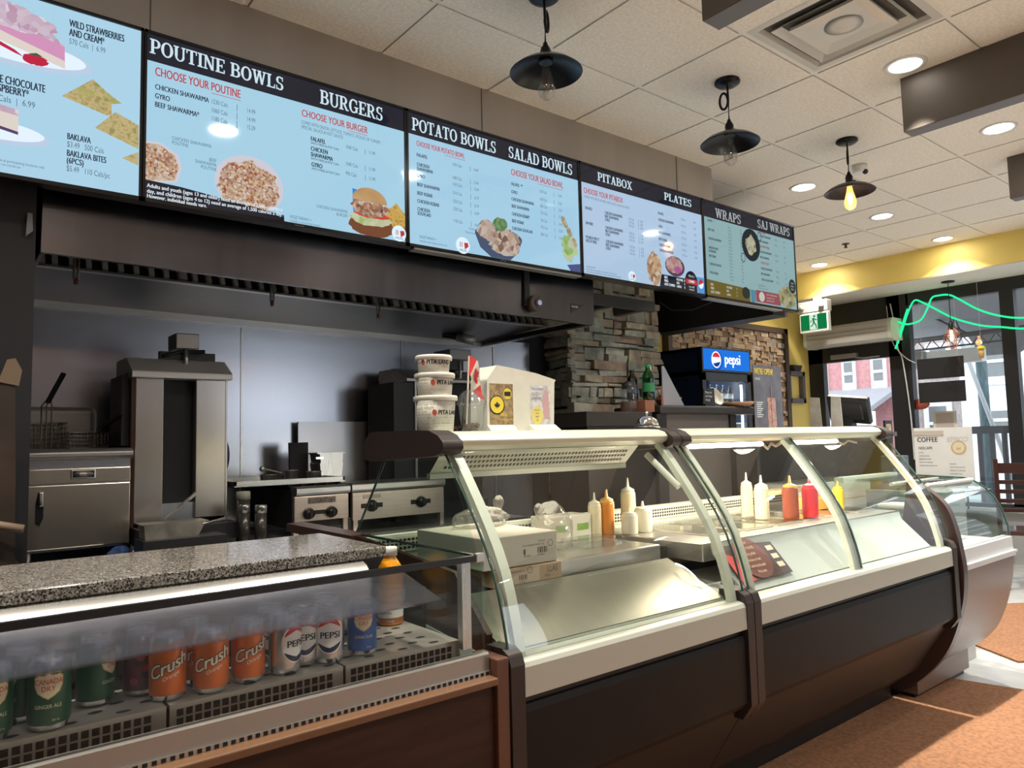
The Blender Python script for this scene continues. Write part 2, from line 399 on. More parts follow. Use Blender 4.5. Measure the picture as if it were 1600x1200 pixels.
house('white_house', 'white rendered house with grey sash windows behind the telephone pole', 16, 1.2, 5.75, 6.3, WTRIM,
      [(4.85, 5.4, 3.35, 4.05), (4.75, 5.4, 2.15, 3.05), (4.7, 5.35, 1.2, 1.75), (3.5, 4.4, 2.2, 3.1), (3.5, 4.4, 3.5, 4.3), (2.0, 2.9, 2.2, 3.1)])
house('narrow_house', 'narrow pinkish brick house front between the red and white houses', 16.4, 5.8, 6.9, 4.6, mat('pink_brick_wall', (.36, .32, .31), .8, var=.12, scale=14),
      [(6.05, 6.6, 1.0, 1.9), (6.0, 6.5, 2.4, 3.1)])
house('grey_house', 'grey house front farther down the street, out to the side', 16, -9.0, .9, 5.0, mat('grey_render', (.22, .23, .24), .8), [(-1.2, -.2, 2.2, 3.2), (-3.5, -2.5, 2.2, 3.2), (-3.5, -2.5, .6, 1.6), (-1.2, -.2, .6, 1.6)])
t = thing('telephone_pole', 'tall teal telephone pole outside with a slanting guy cable', 'pole', (11, 3.67, -.05))
MB().cyl((11, 3.67, -.05), (11, 3.69, 4.2), .065, seg=10).build('post', mat('teal_pole_paint', (.07, .11, .12), .7, var=.2, scale=12, stretch=(3, 3, .6)), t)
MB().tube([(10.95, 3.90, 2.55), (10.6, 3.37, 1.0), (10.5, 3.2, .4)], .028, 6).build('guy_cable', mat('grey_cable', (.25, .27, .28), .5), t)
MB().cyl((10.92, 3.685, 2.75), (10.92, 3.69, 3.25), .05).build('conduit', WTRIM, t)
MB().box(10.86, 10.92, 3.70, 3.86, 2.22, 2.42).build('meter_box', mat('meter_grey', (.3, .34, .34), .6), t)
t = thing('street_fence', 'dark wooden railing fence on the pavement behind the chair', 'fence', (10, 3.0, -.05))
FEN = mat('weathered_dark_wood', (.05, .05, .055), .7)
MB().box(9.97, 10.03, 1.0, 3.5, 1.25, 1.34).build('top_rail', FEN, t); MB().box(9.97, 10.03, 1.0, 3.5, .3, .38).build('bottom_rail', FEN, t)
for k in range(19): MB().box(9.98, 10.02, 1.05 + k * .13, 1.10 + k * .13, -.05, 1.25).build('baluster', FEN, t)
t = thing('shop_awning', 'grey canvas awning on a metal truss outside the window', 'awning', (9.4, 2.8, 2.3))
AWN = mat('grey_awning_canvas', (.26, .27, .29), .8); TR = mat('truss_grey', (.17, .17, .18), .5, .5)
mb = MB(); mb.poly([(8.5, 4.6, 3.0), (8.5, 2.1, 3.0), (9.9, 2.5, 2.48), (9.9, 4.4, 2.48)]); mb.poly([(8.5, 4.6, 3.02), (9.9, 4.4, 2.5), (9.9, 2.5, 2.5), (8.5, 2.1, 3.02)])
mb.poly([(9.9, 3.45, 2.46), (9.9, 2.5, 2.46), (9.9, 2.9, 2.18), (9.9, 3.3, 2.18)])
mb.build('canvas', AWN, t)
mb = MB(); mb.tube([(9.5, 4.3, 2.40), (9.5, 2.7, 2.42)], .03); mb.tube([(9.5, 4.3, 2.28), (9.5, 2.9, 2.30)], .012)
for k in range(8): mb.tube([(9.5, 4.2 - k * .17, 2.40), (9.5, 4.11 - k * .17, 2.28), (9.5, 4.03 - k * .17, 2.40)], .008, 6)
mb.tube([(9.5, 3.95, 2.85), (9.5, 3.3, 2.42)], .02, 6); mb.tube([(9.5, 3.5, 2.42), (9.5, 3.42, 2.62), (9.5, 3.36, 2.42)], .014, 6)
mb.build('truss', TR, t)
t = thing('wall_lantern', 'white box shaped outdoor sign light below the awning truss', 'lamp', (9.45, 3.5, 2.1))
MB().box(9.35, 9.5, 3.12, 3.70, 2.08, 2.24).build('casing', mat('sign_box_white', (.6, .6, .6), .5), t); MB().cyl((9.42, 3.75, 2.15), (9.42, 3.95, 2.17), .11, seg=16).build('drum', mat('drum_grey', (.35, .35, .36), .5), t)

# ---------------------------------------------------------------- ceiling fittings
lampE = emis('downlight_glow', (1, .95, .86), 45.0); lampS = emis('shielded_downlight_glow', (1, .95, .86), 8.0); RING = mat('downlight_ring', (.72, .70, .66), .35, .2)
cells = [(3.69, 1.47, 'on the tile beside the air vent'), (4.935, 1.47, 'beyond the near hanging beam'), (4.935, 2.71, 'between the second and third pendants'),
         (6.155, 2.71, 'beyond the lit third pendant'), (7.375, 2.71, 'against the yellow soffit, over the neon'), (7.375, 3.92, 'in the far corner beside the last menu screen')]
cells += [(x, y, None) for x, y in ((2.495, 1.47), (1.275, 1.47), (.055, 1.47), (-1.165, 1.47), (.66, -.96), (3.1, -.96), (5.5, -.96), (6.155, .26), (1.885, -2.2), (4.325, -2.2))]  # unseen downlights, added to light the room and the counter
def downlight(x, y, lab, sp_=112, pw_=1.0, sz_=.035):
    t = thing('recessed_downlight', lab or 'unseen recessed downlight added for room light, in the same tiled ceiling', 'ceiling light', (x, y, CEIL - .006), 'recessed ceiling downlights')
    z = CEIL - .006
    MB().lathe([(.072, .0), (.074, -.006), (.094, -.008), (.098, -.001), (.098, .002)], (x, y, z), 28, cap=False).build('ring', RING, t)
    MB().lathe([(.074, -.004), (.05, -.0085), (1e-4, -.0095)], (x, y, z), 24, cap=False).build('lens', lampS if sp_ < 90 else lampE, t)
    lamp('downlight_lamp', 'AREA', (x, y, z - .014), DOWN_W * pw_, (1, .95, .84), sz_, spread=sp_)
for x, y, s in cells:
    if abs(x - 3.69) < .01: downlight(x, y, 'bright round recessed downlight ' + s, 56, .6)
    elif s: downlight(x, y, 'bright round recessed downlight ' + s, 112, .5 if x > 7 else 1.0)
    else: downlight(x, y, None, 112, .62 if y > 1 else 1.1, .12)

PEND = mat('pendant_black_iron', (.012, .013, .016), .3, .6); BULBC = glass('clear_bulb_glass', (.88, .87, .85), .13, .85, 0, .06)
FILG = emis('hot_filament_glow', (1, .42, .12), 30.0); COOLF = mat('cold_filament', (.25, .15, .08), .4, .8)
LITB = glass('glowing_bulb_glass', (1, .8, .5), .08, .8); _nt = LITB.node_tree; _o = _nt.nodes['Material Output']; _e = _nt.nodes.new('ShaderNodeEmission'); _e.inputs['Color'].default_value = (1, .42, .10, 1); _e.inputs['Strength'].default_value = 1.3
_ad = _nt.nodes.new('ShaderNodeAddShader'); _nt.links.new(_o.inputs['Surface'].links[0].from_socket, _ad.inputs[0]); _nt.links.new(_e.outputs[0], _ad.inputs[1]); _nt.links.new(_ad.outputs[0], _o.inputs['Surface'])
def pendant(x, y, lab, lit, twist=0):
    t = thing('pendant_lamp', lab, 'pendant lamp', (x, y, CEIL - .006), 'black iron pendants over the counter'); z = CEIL - .006; bz = z - .028
    MB().lathe([(.062, 0), (.064, -.012), (.052, -.022), (.02, -.027), (1e-4, -.028)], (x, y, z), 24).build('ceiling_rose', PEND, t)
    mb = MB(); mb.tube([(x, y, z - .025), (x + .002, y, z - .1), (x, y, z - .22)], .0055)
    # the loop of spare cord tied round the drop
    c, s = math.cos(twist), math.sin(twist)
    mb.tube([(x + c * (.022 + .02 * math.cos(a)), y + s * (.022 + .02 * math.cos(a)), z - .10 + .042 * math.sin(a)) for a in [math.pi * 2 * k / 20 for k in range(21)]], .0062)
    mb.build('cord', DARKB, t)
    MB().lathe([(.008, -.2), (.012, -.215), (.017, -.22), (.022, -.235), (.020, -.262), (.027, -.268), (.027, -.285)], (x, y, z), 18).build('socket', PEND, t)
    MB().cyl((x + .02, y - .01, z - .25), (x + .045, y - .02, z - .252), .004).build('switch', PEND, t)
    pr = [(.026, -.268), (.05, -.276), (.085, -.287), (.118, -.302), (.142, -.322), (.146, -.325)]
    MB().lathe(pr + [(r - .002, zz - .003) for r, zz in pr[::-1]], (x, y, z), 40, cap=False).build('shade', PEND, t)
    b = MB().lathe([(.014, -.262), (.018, -.29), (.030, -.335), (.035, -.362), (.029, -.392), (.014, -.406), (1e-4, -.409)], (x, y, bz), 20, cap=False).build('bulb', LITB if lit else BULBC, t)
    mb = MB()
    for k in range(6): mb.tube([(x + .012 * math.cos(k * 1.05), y + .012 * math.sin(k * 1.05), bz - .305), (x + .009 * math.cos(k * 1.05 + .5), y + .009 * math.sin(k * 1.05 + .5), bz - .375)], .0022 if lit else .001, 6)
    mb.build('filament', FILG if lit else COOLF, b)
    if lit: lamp('filament_lamp', 'POINT', (x, y, z - .35), 3.0, (1, .5, .2), .03)
pendant(1.90, 2.10, 'unlit black dish pendant with clear bulb, nearest to the poutine screens', False, .5)
pendant(3.12, 2.09, 'unlit black dish pendant hanging between the near beam and last screens', False, 1.9)
pendant(4.36, 2.10, 'lit pendant with orange glowing bulb beyond the other two', True, .5)
for x, y in ((.68, -1.2), (3.2, -1.6)): pendant(x, y, 'lit black pendant behind the camera', True)

t = thing('ceiling_vent', 'square white air diffuser set in the ceiling grid', 'air vent', (DIFF[0] + T / 2, DIFF[1] + T / 2, CEIL)); cx, cy = DIFF[0] + T / 2, DIFF[1] + T / 2
VENT = mat('vent_enamel', (.62, .60, .55), .35, .1)
def sqring(mb, h0, z0, h1, z1):
    a = [(cx + sx * h0, cy + sy * h0, z0) for sx, sy in ((-1, -1), (1, -1), (1, 1), (-1, 1))]; b = [(cx + sx * h1, cy + sy * h1, z1) for sx, sy in ((-1, -1), (1, -1), (1, 1), (-1, 1))]
    mb.add(a + b, [(i, (i + 1) % 4, 4 + (i + 1) % 4, 4 + i) for i in range(4)])
mb = MB(); sqring(mb, .295, CEIL - .003, .26, CEIL - .005); sqring(mb, .26, CEIL - .005, .225, CEIL + .06); mb.build('frame', VENT, t)
mb = MB(); sqring(mb, .22, CEIL - .012, .17, CEIL + .03); sqring(mb, .22, CEIL - .012, .218, CEIL - .006); mb.build('cone', VENT, t)
mb = MB(); sqring(mb, .165, CEIL - .016, .11, CEIL - .004); sqring(mb, .11, CEIL - .004, .0, CEIL - .004); sqring(mb, .165, CEIL - .016, .16, CEIL + .0); mb.lathe([(.08, -.006), (.045, -.010), (.02, -.010), (.012, -.014), (1e-4, -.014)], (cx, cy, CEIL), 24); mb.build('cone', VENT, t)
MB().box(cx - .28, cx + .28, cy - .28, cy + .28, CEIL + .085, CEIL + .1).build('duct', mat('duct_dark', (.03, .03, .03), .7), t)

BEAM = mat('beam_dark_brown', (.105, .085, .068), .5, .1, var=.08, scale=3); BEAMU = mat('beam_grey_underside', (.15, .15, .17), .6)
for x, y1, lab in ((2.17, 1.545, 'nearest'), (3.82, 1.55, 'middle'), (5.52, 1.61, 'farthest')):
    mb = MB().box(x, x + .10, -3.0, y1, 2.805, 3.085); mb.box(x + .003, x + .097, -2.99, y1 - .004, 2.803, 2.8055, 1)
    root_mesh(mb, 'hanging_beam', [BEAM, BEAMU], lab + ' dark brown box beam hanging under the ceiling tiles', 'beam', 'dark beams under the ceiling')
mb = MB().lathe([(.035, 0), (.034, -.006), (.012, -.01), (.010, -.03), (.016, -.035), (.016, -.04), (1e-4, -.041)], (6.77, 3.33, CEIL - .006), 16)
root_mesh(mb, 'sprinkler_head', mat('bronze_sprinkler', (.1, .085, .07), .4, .7), 'small sprinkler head on the ceiling near the soffit', 'sprinkler', loc=(6.77, 3.33, CEIL))
t = thing('security_camera', 'small white dome camera behind the lit third pendant', 'camera', (4.85, 2.26, CEIL - .006))
MB().lathe([(.05, 0), (.05, -.03), (.045, -.055)], (4.85, 2.26, CEIL - .006), 20).build('housing', WHITEP, t); MB().ball((4.84, 2.22, CEIL - .062), .018).build('lens', BLACKP, t)

# ---------------------------------------------------------------- exhaust hood
H = thing('exhaust_hood', 'long stainless kitchen hood under the menu screens', 'range hood', (1.6, 3.5, 1.965))
X0, X1 = .30, 2.98
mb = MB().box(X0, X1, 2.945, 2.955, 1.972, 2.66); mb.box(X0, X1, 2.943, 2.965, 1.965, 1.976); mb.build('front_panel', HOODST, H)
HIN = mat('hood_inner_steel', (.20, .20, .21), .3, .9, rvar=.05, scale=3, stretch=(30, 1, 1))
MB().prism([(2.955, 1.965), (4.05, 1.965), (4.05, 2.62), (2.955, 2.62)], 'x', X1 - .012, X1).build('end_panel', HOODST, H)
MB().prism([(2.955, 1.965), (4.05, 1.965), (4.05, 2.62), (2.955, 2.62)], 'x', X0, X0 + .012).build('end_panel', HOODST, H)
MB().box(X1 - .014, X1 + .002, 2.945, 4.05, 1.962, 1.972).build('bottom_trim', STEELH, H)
MB().sheet([(4.04, 1.992), (3.36, 2.014)], 'x', X0 + .012, X1 - .012, .004).build('drip_panel', HIN, H)
MB().box(X0 + .012, X1 - .012, 4.015, 4.055, 1.957, 2.0).build('back_lip', mat('bright_lip_steel', (.85, .85, .86), .3, .35), H)
# bank of baffle filters, leaning back
mb = MB(); dv = Vector((0, .5, .866)); nv = Vector((0, .866, -.5)); L = .42; n = 5; x = X0 + .02; fw = (X1 - X0 - .04) / n
mb.add([(X0, 3.37, 2.011), (X1, 3.37, 2.011), (X1, 3.60, 2.43), (X0, 3.60, 2.43)], [(0, 1, 2, 3)], 1)
for k in range(n * 9):
    xa = x + k * fw / 9; w_ = fw / 9 * (.34 if k % 9 else .6)
    p = Vector((xa + w_ / 2, 3.35, 2.013)) - nv * .004 + dv * L / 2
    mb.obox(p, (w_ / 2, .012, L / 2), Matrix(((1, 0, 0), (0, nv.y, dv.y), (0, nv.z, dv.z))), 0)
mb.build('baffle_filters', [mat('baffle_steel', (.55, .54, .53), .35, .6), BLACKM], H)
MB().box(X0 + .012, X1 - .012, 3.33, 3.37, 2.003, 2.012).build('grease_trough', STEELH, H)
for xx, yy in ((.455, 3.29), (1.24, 3.29), (1.787, 3.29)):
    mb = MB().tube([(xx - .007, yy, 2.10), (xx - .007, yy, 1.955)], .005).tube([(xx + .007, yy, 2.10), (xx + .007, yy, 1.955)], .005)
    f_ = mb.build('fire_nozzle', STEEL, H); MB().cyl((xx, yy, 1.935), (xx, yy, 1.96), .008).build('nozzle_cap', mat('nozzle_red', (.16, .02, .02), .4), f_)
mb = MB().box(2.455, 2.49, 2.93, 2.946, 2.02, 2.62); mb.build('conduit_cover', BLACKP, H)
mb = MB().cyl((2.515, 2.945, 2.035), (2.515, 2.90, 2.035), .042, seg=24); b_ = mb.build('round_gauge', mat('gauge_bronze', (.10, .07, .05), .4, .5), H)
MB().cyl((2.525, 2.90, 2.035), (2.525, 2.892, 2.035), .024, seg=24).build('dial', mat('dial_blue', (.04, .06, .2), .3), b_)
MB().lathe([(.010, 0), (.014, .001), (.014, .0015), (.010, .002)], (2.525, 2.8915, 2.035), 20, mat=Matrix.Rotation(math.pi / 2, 3, 'X')).build('dial_ring', mat('dial_white', (.7, .7, .75), .4), b_)
mb = MB().box(X1 - .0145, X1 - .0125, 3.0, 3.72, 2.0, 2.14)
for k in range(7): mb.box(X1 - .0150, X1 - .0146, 3.05 + k * .095, 3.055 + k * .095, 2.005, 2.135, 1)
for k in range(8): mb.box(X1 - .0150, X1 - .0146, 3.02, 3.7, 2.015 + k * .016, 2.0175 + k * .016, 1)
mb.build('notice_sheet', [PAPER, mat('grey_print', (.3, .3, .33), .7)], H, label='white printed notice')
mb = MB().poly([(2.80, 2.9425, 2.07), (2.905, 2.943, 2.072), (2.80, 2.943, 2.015)], 0); mb.text('hoods', (2.805, 2.9425, 2.05), (1, 0, 0), (0, 0, 1), .013, 1)
mb.build('maker_badge', [mat('badge_navy', (.01, .012, .02), .4), WHITEP], H)
t = bpy.data.objects.new('lamp_bracket', None); COL.objects.link(t); t.parent = H
MB().cyl((2.62, 3.80, 1.975), (2.70, 3.72, 1.945), .03, seg=16).build('lamp_head', mat('lamp_head_grey', (.4, .4, .4), .3, .6), t); MB().tube([(2.55, 3.86, 1.99), (2.62, 3.80, 1.975)], .02).build('arm', BLACKP, t)
H.rotation_euler.y = .0138
# stainless wall cladding behind the cook line
mb = MB().box(.28, 3.42, 4.045, 4.06, .5, 2.0)
mb.build('wall_cladding', STEELD, kind='structure')
mb = MB()
for x in (.30, 1.355, 2.36, 3.09): mb.box(x - .005, x + .005, 4.040, 4.046, .5, 1.95)
mb.build('trim_5', STEEL, kind='structure')

# ---------------------------------------------------------------- stone pillar, yellow wall decor
ST = [mat('stone_grey_green', (.34, .345, .28), .85, var=.25, scale=14, bump=.7), mat('stone_tan', (.42, .35, .25), .85, var=.25, scale=14, bump=.7), mat('stone_brown', (.29, .21, .15), .85, var=.25, scale=14, bump=.7), mat('stone_pale', (.46, .43, .35), .85, var=.2, scale=14, bump=.7), mat('stone_joint', (.03, .028, .025), .95)]
mb = MB().box(3.63, 4.55, 3.835, 4.6, 0, 2.95, 4); rs = random.Random(3)
def course(face, a0, a1):
    z = .9
    while z < 2.94:
        h = rs.choice((.03, .04, .05, .06, .08, .11, .14)); a = a0 + rs.uniform(-.02, .0)
        while a < a1 - .01:
            w_ = rs.uniform(.07, .32) * (1.4 if h < .07 else .75); b_ = min(a1, a + w_)
            if a1 - b_ < .05: b_ = a1
            hh = h - .006; sub = [(z, z + hh)] if h < .1 or rs.random() < .45 else [(z, z + hh * .45 - .003), (z + hh * .45 + .003, z + hh)]
            for (za, zb) in sub:
                dd = rs.uniform(-.02, .035); j = lambda: rs.uniform(-.010, .010); k = rs.choice((0, 0, 0, 1, 1, 2, 3))
                if face == 'y': v = [(a + .003 + j() * (i & 1), 3.80 - dd if y else 3.84, zz + j()) for i, (y, zz) in enumerate(((0, za), (1, za), (0, zb), (1, zb)))] + [(b_ - .003 + j(), 3.80 - dd + j() if y else 3.84, zz + j()) for (y, zz) in ((0, za), (1, za), (0, zb), (1, zb))]
                else: v = [(3.60 - dd if y else 3.64, a + .003, zz + j()) for (y, zz) in ((0, za), (1, za), (0, zb), (1, zb))] + [(3.60 - dd + j() if y else 3.64, b_ - .003, zz + j()) for (y, zz) in ((0, za), (1, za), (0, zb), (1, zb))]
                mb.add(v, [(0, 1, 3, 2), (4, 6, 7, 5), (0, 4, 5, 1), (2, 3, 7, 6), (1, 5, 7, 3)], k)
            a = b_
        z += h
course('y', 3.60, 4.57); course('x', 3.80, 4.42)
mb.build('wall_stone_pillar', ST, kind='structure', bevel=.004, seg=1)
mb = MB().box(3.50, 4.17, 3.49, 3.53, 2.215, 2.29).box(3.72, 3.78, 3.53, 3.80, 2.22, 2.285).box(4.05, 4.11, 3.53, 3.80, 2.22, 2.285); root_mesh(mb, 'fascia_board', mat('fascia_grey', (.05, .047, .045), .5), 'dark grey board across the top of the stone pillar', 'board')
mb = MB().box(4.76, 4.95, 2.90, 4.0, 2.16, 2.80); t = root_mesh(mb, 'black_bulkhead_box', BLACKM, 'black boxed panel hanging behind the last two menu screens', 'panel')
MB().tube([(4.752, 3.93, 2.42), (4.75, 3.8, 2.33), (4.75, 3.6, 2.30), (4.75, 3.42, 2.33), (4.752, 3.3, 2.40)], .004, 6).build('cable', mat('thin_grey_cable', (.12, .12, .12), .5), t)
# rough wood mosaic panel in a dark frame
t = thing('wood_mosaic_panel', 'rustic wall panel of rough wood blocks behind the drinks fridge', 'wall panel', (6.5, 4.58, .6))
DKW = mat('dark_frame_wood', (.06, .035, .022), .6); mb = MB().box(5.58, 5.64, 4.52, 4.6, .5, 2.50); mb.box(7.64, 7.71, 4.52, 4.6, .5, 2.50); mb.box(5.58, 7.71, 4.52, 4.6, 2.44, 2.50); mb.box(5.6, 7.7, 4.585, 4.6, .5, 2.5)
mb.build('frame', DKW, t)
WM = [mat('block_tan', (.27, .175, .10), .75, var=.25, scale=14, stretch=(1, 1, 4)), mat('block_pale', (.36, .26, .16), .75, var=.2, scale=14), mat('block_brown', (.15, .09, .055), .75, var=.25, scale=14), mat('block_grey', (.22, .18, .14), .75, var=.25, scale=14)]
mb = MB(); z = .9
while z < 2.44:
    x = 5.64; hh = .055
    while x < 7.64:
        w_ = rs.choice((.045, .07, .09, .14)); x2 = min(7.64, x + w_)
        for (za, zb) in (((z, z + hh),) if rs.random() < .6 else ((z, z + hh / 2), (z + hh / 2, z + hh))):
            mb.box(x, x2 - .002, 4.555 - rs.uniform(0, .028), 4.59, za, min(zb, 2.44) - .002, rs.choice((0, 0, 1, 1, 2, 3)))
        x = x2
    z += hh
mb.build('blocks', WM, t)
# ================================================================ menu screens
def _band(pts, w):
    # thick band through points
    o = []
    for i in range(len(pts)):
        p = Vector(pts[max(0, i - 1)]); q = Vector(pts[min(len(pts) - 1, i + 1)]); d = (q - p).normalized(); nrm = Vector((-d.y, d.x))
        c = Vector(pts[i]); o.append((c + nrm * w / 2, c - nrm * w / 2))
    return [[a[0], a[1], b[1], b[0]] for a, b in zip(o[:-1], o[1:])]
def _arc(cx, cy, rx, ry, a0, a1, w, n=14):
    # band of an ellipse, thicker at the sides than at top and bottom
    q = []
    for i in range(n):
        r = []
        for t in (i, i + 1):
            a = math.radians(a0 + (a1 - a0) * t / n); wt = w * (.45 + .55 * abs(math.cos(a)))
            r.append(((cx + rx * math.cos(a), cy + ry * math.sin(a)), (cx + (rx - wt) * math.cos(a), cy + (ry - min(wt, .11)) * math.sin(a))))
        q.append([r[0][0], r[0][1], r[1][1], r[1][0]])
    return q
def _v(x, y0=0, y1=1, w=.19): return [[(x - w / 2, y0), (x + w / 2, y0), (x + w / 2, y1), (x - w / 2, y1)]]
def _s(x, y, w=.38): return [[(x - w / 2, y), (x + w / 2, y), (x + w / 2, y + .085), (x - w / 2, y + .085)]]
def _d(x0, y0, x1, y1, w=.17): return [[(x0 - w / 2, y0), (x0 + w / 2, y0), (x1 + w / 2, y1), (x1 - w / 2, y1)]]
def _h(x0, x1, y, t=.09): return [[(x0, y), (x1, y), (x1, y + t), (x0, y + t)]]
T1 = .915
SLAB = {
 'P': (.74, _v(.2) + _s(.2, 0) + _h(.02, .42, T1) + _h(.25, .42, .40) + _arc(.40, .70, .32, .30, -90, 90, .19)),
 'O': (.86, _arc(.43, .5, .41, .52, 0, 360, .20, 26)),
 'U': (.86, _v(.19, .3) + _s(.19, T1) + _v(.69, .3, 1, .13) + _s(.69, T1, .3) + _arc(.44, .32, .33, .34, 180, 360, .16)),
 'T': (.80, _v(.4) + _s(.4, 0) + _h(.03, .77, T1) + _h(.03, .11, .72, .25) + _h(.69, .77, .72, .25)),
 'I': (.42, _v(.21) + _s(.21, 0) + _s(.21, T1)),
 'N': (.88, _v(.17, 0, 1, .11) + _s(.17, 0, .3) + _s(.13, T1, .26) + _d(.68, 0, .17, 1, .2) + _v(.70, 0, 1, .11) + _s(.70, T1, .32)),
 'E': (.74, _v(.2) + _h(.02, .68, T1) + _h(.02, .70, 0) + _h(.2, .52, .46) + _h(.60, .68, .74, .2) + _h(.62, .70, .0, .26) + _h(.46, .53, .38, .25)),
 'B': (.80, _v(.2) + _h(.02, .44, T1) + _h(.02, .46, 0) + _h(.2, .44, .48) + _arc(.42, .745, .29, .26, -90, 90, .18) + _arc(.45, .28, .32, .28, -90, 90, .19)),
 'W': (1.16, _d(.36, 0, .17, 1) + _d(.36, 0, .58, 1, .12) + _d(.80, 0, .58, 1) + _d(.80, 0, 1.0, 1, .12) + _s(.17, T1, .34) + _s(.58, T1, .32) + _s(1.0, T1, .3)),
 'L': (.72, _v(.2) + _s(.2, T1) + _h(.02, .68, 0) + _h(.60, .68, 0, .3)),
 'S': (.68, _arc(.34, .735, .29, .28, 40, 270, .18) + _arc(.34, .26, .30, .28, -140, 90, .18) + _h(.53, .60, .68, .32) + _h(.06, .13, .0, .32)),
 'R': (.86, _v(.2) + _s(.2, 0) + _h(.02, .42, T1) + _h(.25, .42, .43) + _arc(.40, .715, .31, .285, -90, 90, .19) + _d(.70, 0, .44, .47, .18) + _s(.72, 0, .26)),
 'G': (.86, _arc(.43, .5, .41, .52, 45, 325, .2, 22) + _v(.69, .05, .42, .17) + _s(.67, .38, .36) + _h(.66, .73, .65, .33)),
 'A': (.86, _d(.19, 0, .42, 1, .11) + _d(.67, 0, .44, 1, .2) + _h(.25, .6, .3) + _s(.16, 0, .32) + _s(.69, 0, .36)),
 'D': (.86, _v(.2) + _h(.02, .42, T1) + _h(.02, .42, 0) + _arc(.40, .5, .43, .5, -90, 90, .2)),
 'X': (.84, _d(.68, 0, .18, 1, .2) + _d(.17, 0, .67, 1, .11) + _s(.17, 0, .3) + _s(.67, 0, .34) + _s(.18, T1, .34) + _s(.67, T1, .3)),
 'J': (.58, _v(.38, .2) + _s(.38, T1) + _arc(.22, .22, .255, .24, 180, 360, .18)),
 ' ': (.36, [])}
class Cols:
    # lettering sorted into one mesh per menu column
    def __init__(s): s.d = {}
    def at(s, u): return s.d.setdefault(int(u // 135), MB())
    def build(s, name, m, t):
        for k in sorted(s.d): s.d[k].build(name, m, t)
SY = 2.80; SX0 = -.5017; SW = 1.0852; SZT = 2.8137; SH = .636
def sp(k, u, v, lay=0): return Vector((SX0 + k * SW + u / 1000, SY - .0008 * lay, SZT - v / 1000))
UX = Vector((1, 0, 0)); UZ = Vector((0, 0, 1))
DISP = [emis('screen_light_blue_' + n, c, 1.0, .05) for n, c in (('dessert', (.40, .64, .80)), ('poutine', (.37, .62, .78)), ('potato', (.36, .60, .77)), ('pitabox', (.41, .56, .74)), ('wraps', (.25, .40, .42)))]
HEAD = emis('screen_header_dark', (.012, .013, .024), 1.0, .045); TITL = emis('screen_title_white', (.62, .78, .86), 1.0); TITD = emis('screen_title_dim', (.40, .44, .44), 1.0)
INK = emis('screen_dark_lettering', (.022, .032, .055)); INKT = emis('screen_thin_lettering', (.11, .17, .24)); RED = emis('screen_red_lettering', (.52, .05, .05)); WHT = emis('screen_white_lettering', (.75, .84, .9))
BEZ = mat('screen_bezel', (.008, .008, .010), .25)
def slab(mb, k, t, u0, u1, vtop, vbot, m=0):
    if isinstance(mb, Cols): mb = mb.at(u0)
    tot = sum(SLAB[c][0] for c in t); sx = (u1 - u0) / tot; h = vbot - vtop; x = 0
    for c in t:
        wd, qs = SLAB[c]
        for q in qs: mb.poly([sp(k, u0 + (x + p[0]) * sx, vbot - p[1] * h, 3) for p in q], m)
        x += wd
def tl(mb, k, t, u, v, h, m=0, wid=None, align='L', bold=0.0, lay=3, xs=.72):
    if isinstance(mb, Cols): mb = mb.at(u)
    if wid:
        vv, _ = text_geo(t); xs = wid / (max(p[0] for p in vv) / CAPH * h)
    mb.text(t, sp(k, u, v, lay), UX, UZ, h / 1000, m, align, xs, bold)
def ell(k, u, v, a, b, lay, n=28, a0=0, a1=360): return [sp(k, u + a * math.cos(math.radians(a0 + (a1 - a0) * i / n)), v - b * math.sin(math.radians(a0 + (a1 - a0) * i / n)), lay) for i in range(n if a1 - a0 == 360 else n + 1)]
def pg(k, pts, lay): return [sp(k, u, v, lay) for u, v in pts]
def blob(k, u, v, a, b, lay, seed, n=30, am=.12):
    r = random.Random(seed); return [sp(k, u + a * (1 + r.uniform(-am, am)) * math.cos(2 * math.pi * i / n), v - b * (1 + r.uniform(-am, am)) * math.sin(2 * math.pi * i / n), lay) for i in range(n)]
names = ['dessert menu screen with cheesecake and baklava, leftmost of the row', 'menu screen headed POUTINE BOWLS and BURGERS', 'menu screen headed POTATO BOWLS and SALAD BOWLS', 'menu screen headed PITABOX and PLATES', 'dim menu screen headed WRAPS and SAJ WRAPS, last of the row']
SCR = []
for k in range(5):
    t = thing('menu_screen', names[k], 'screen', (SX0 + k * SW, SY, SZT - SH), 'menu screens over the counter'); SCR.append(t)
    x0 = SX0 + k * SW + .0015; x1 = x0 + SW - .003
    mb = MB().box(x0, x1, SY + .0005, SY + .05, SZT - SH, SZT); mb.box(x0 + .1, x1 - .1, SY + .05, SY + .064, SZT - SH + .1, SZT - .1)
    for a, b, c, e in ((x0, x0 + .009, SZT - SH, SZT), (x1 - .009, x1, SZT - SH, SZT), (x0, x1, SZT - .011, SZT), (x0, x1, SZT - SH, SZT - SH + .014)): mb.box(a, b, SY - .006, SY + .001, c, e)
    mb.build('bezel', BEZ, t)
    MB().poly(pg(k, [(10, 12), (1075, 12), (1075, 622), (10, 622)], 0)).build('display', DISP[k], t)
    if k: MB().poly(pg(k, [(10, 11), (1075, 11), (1075, 112), (10, 112)], 1)).build('header_band', HEAD, t)
def mark(mb, k, u, v, h=20, m=0):   # thin upright rule between calories and price
    if isinstance(mb, Cols): mb = mb.at(u)
    mb.poly(pg(k, [(u, v - h), (u + 2, v - h), (u + 2, v + 6), (u, v + 6)], 3), m)
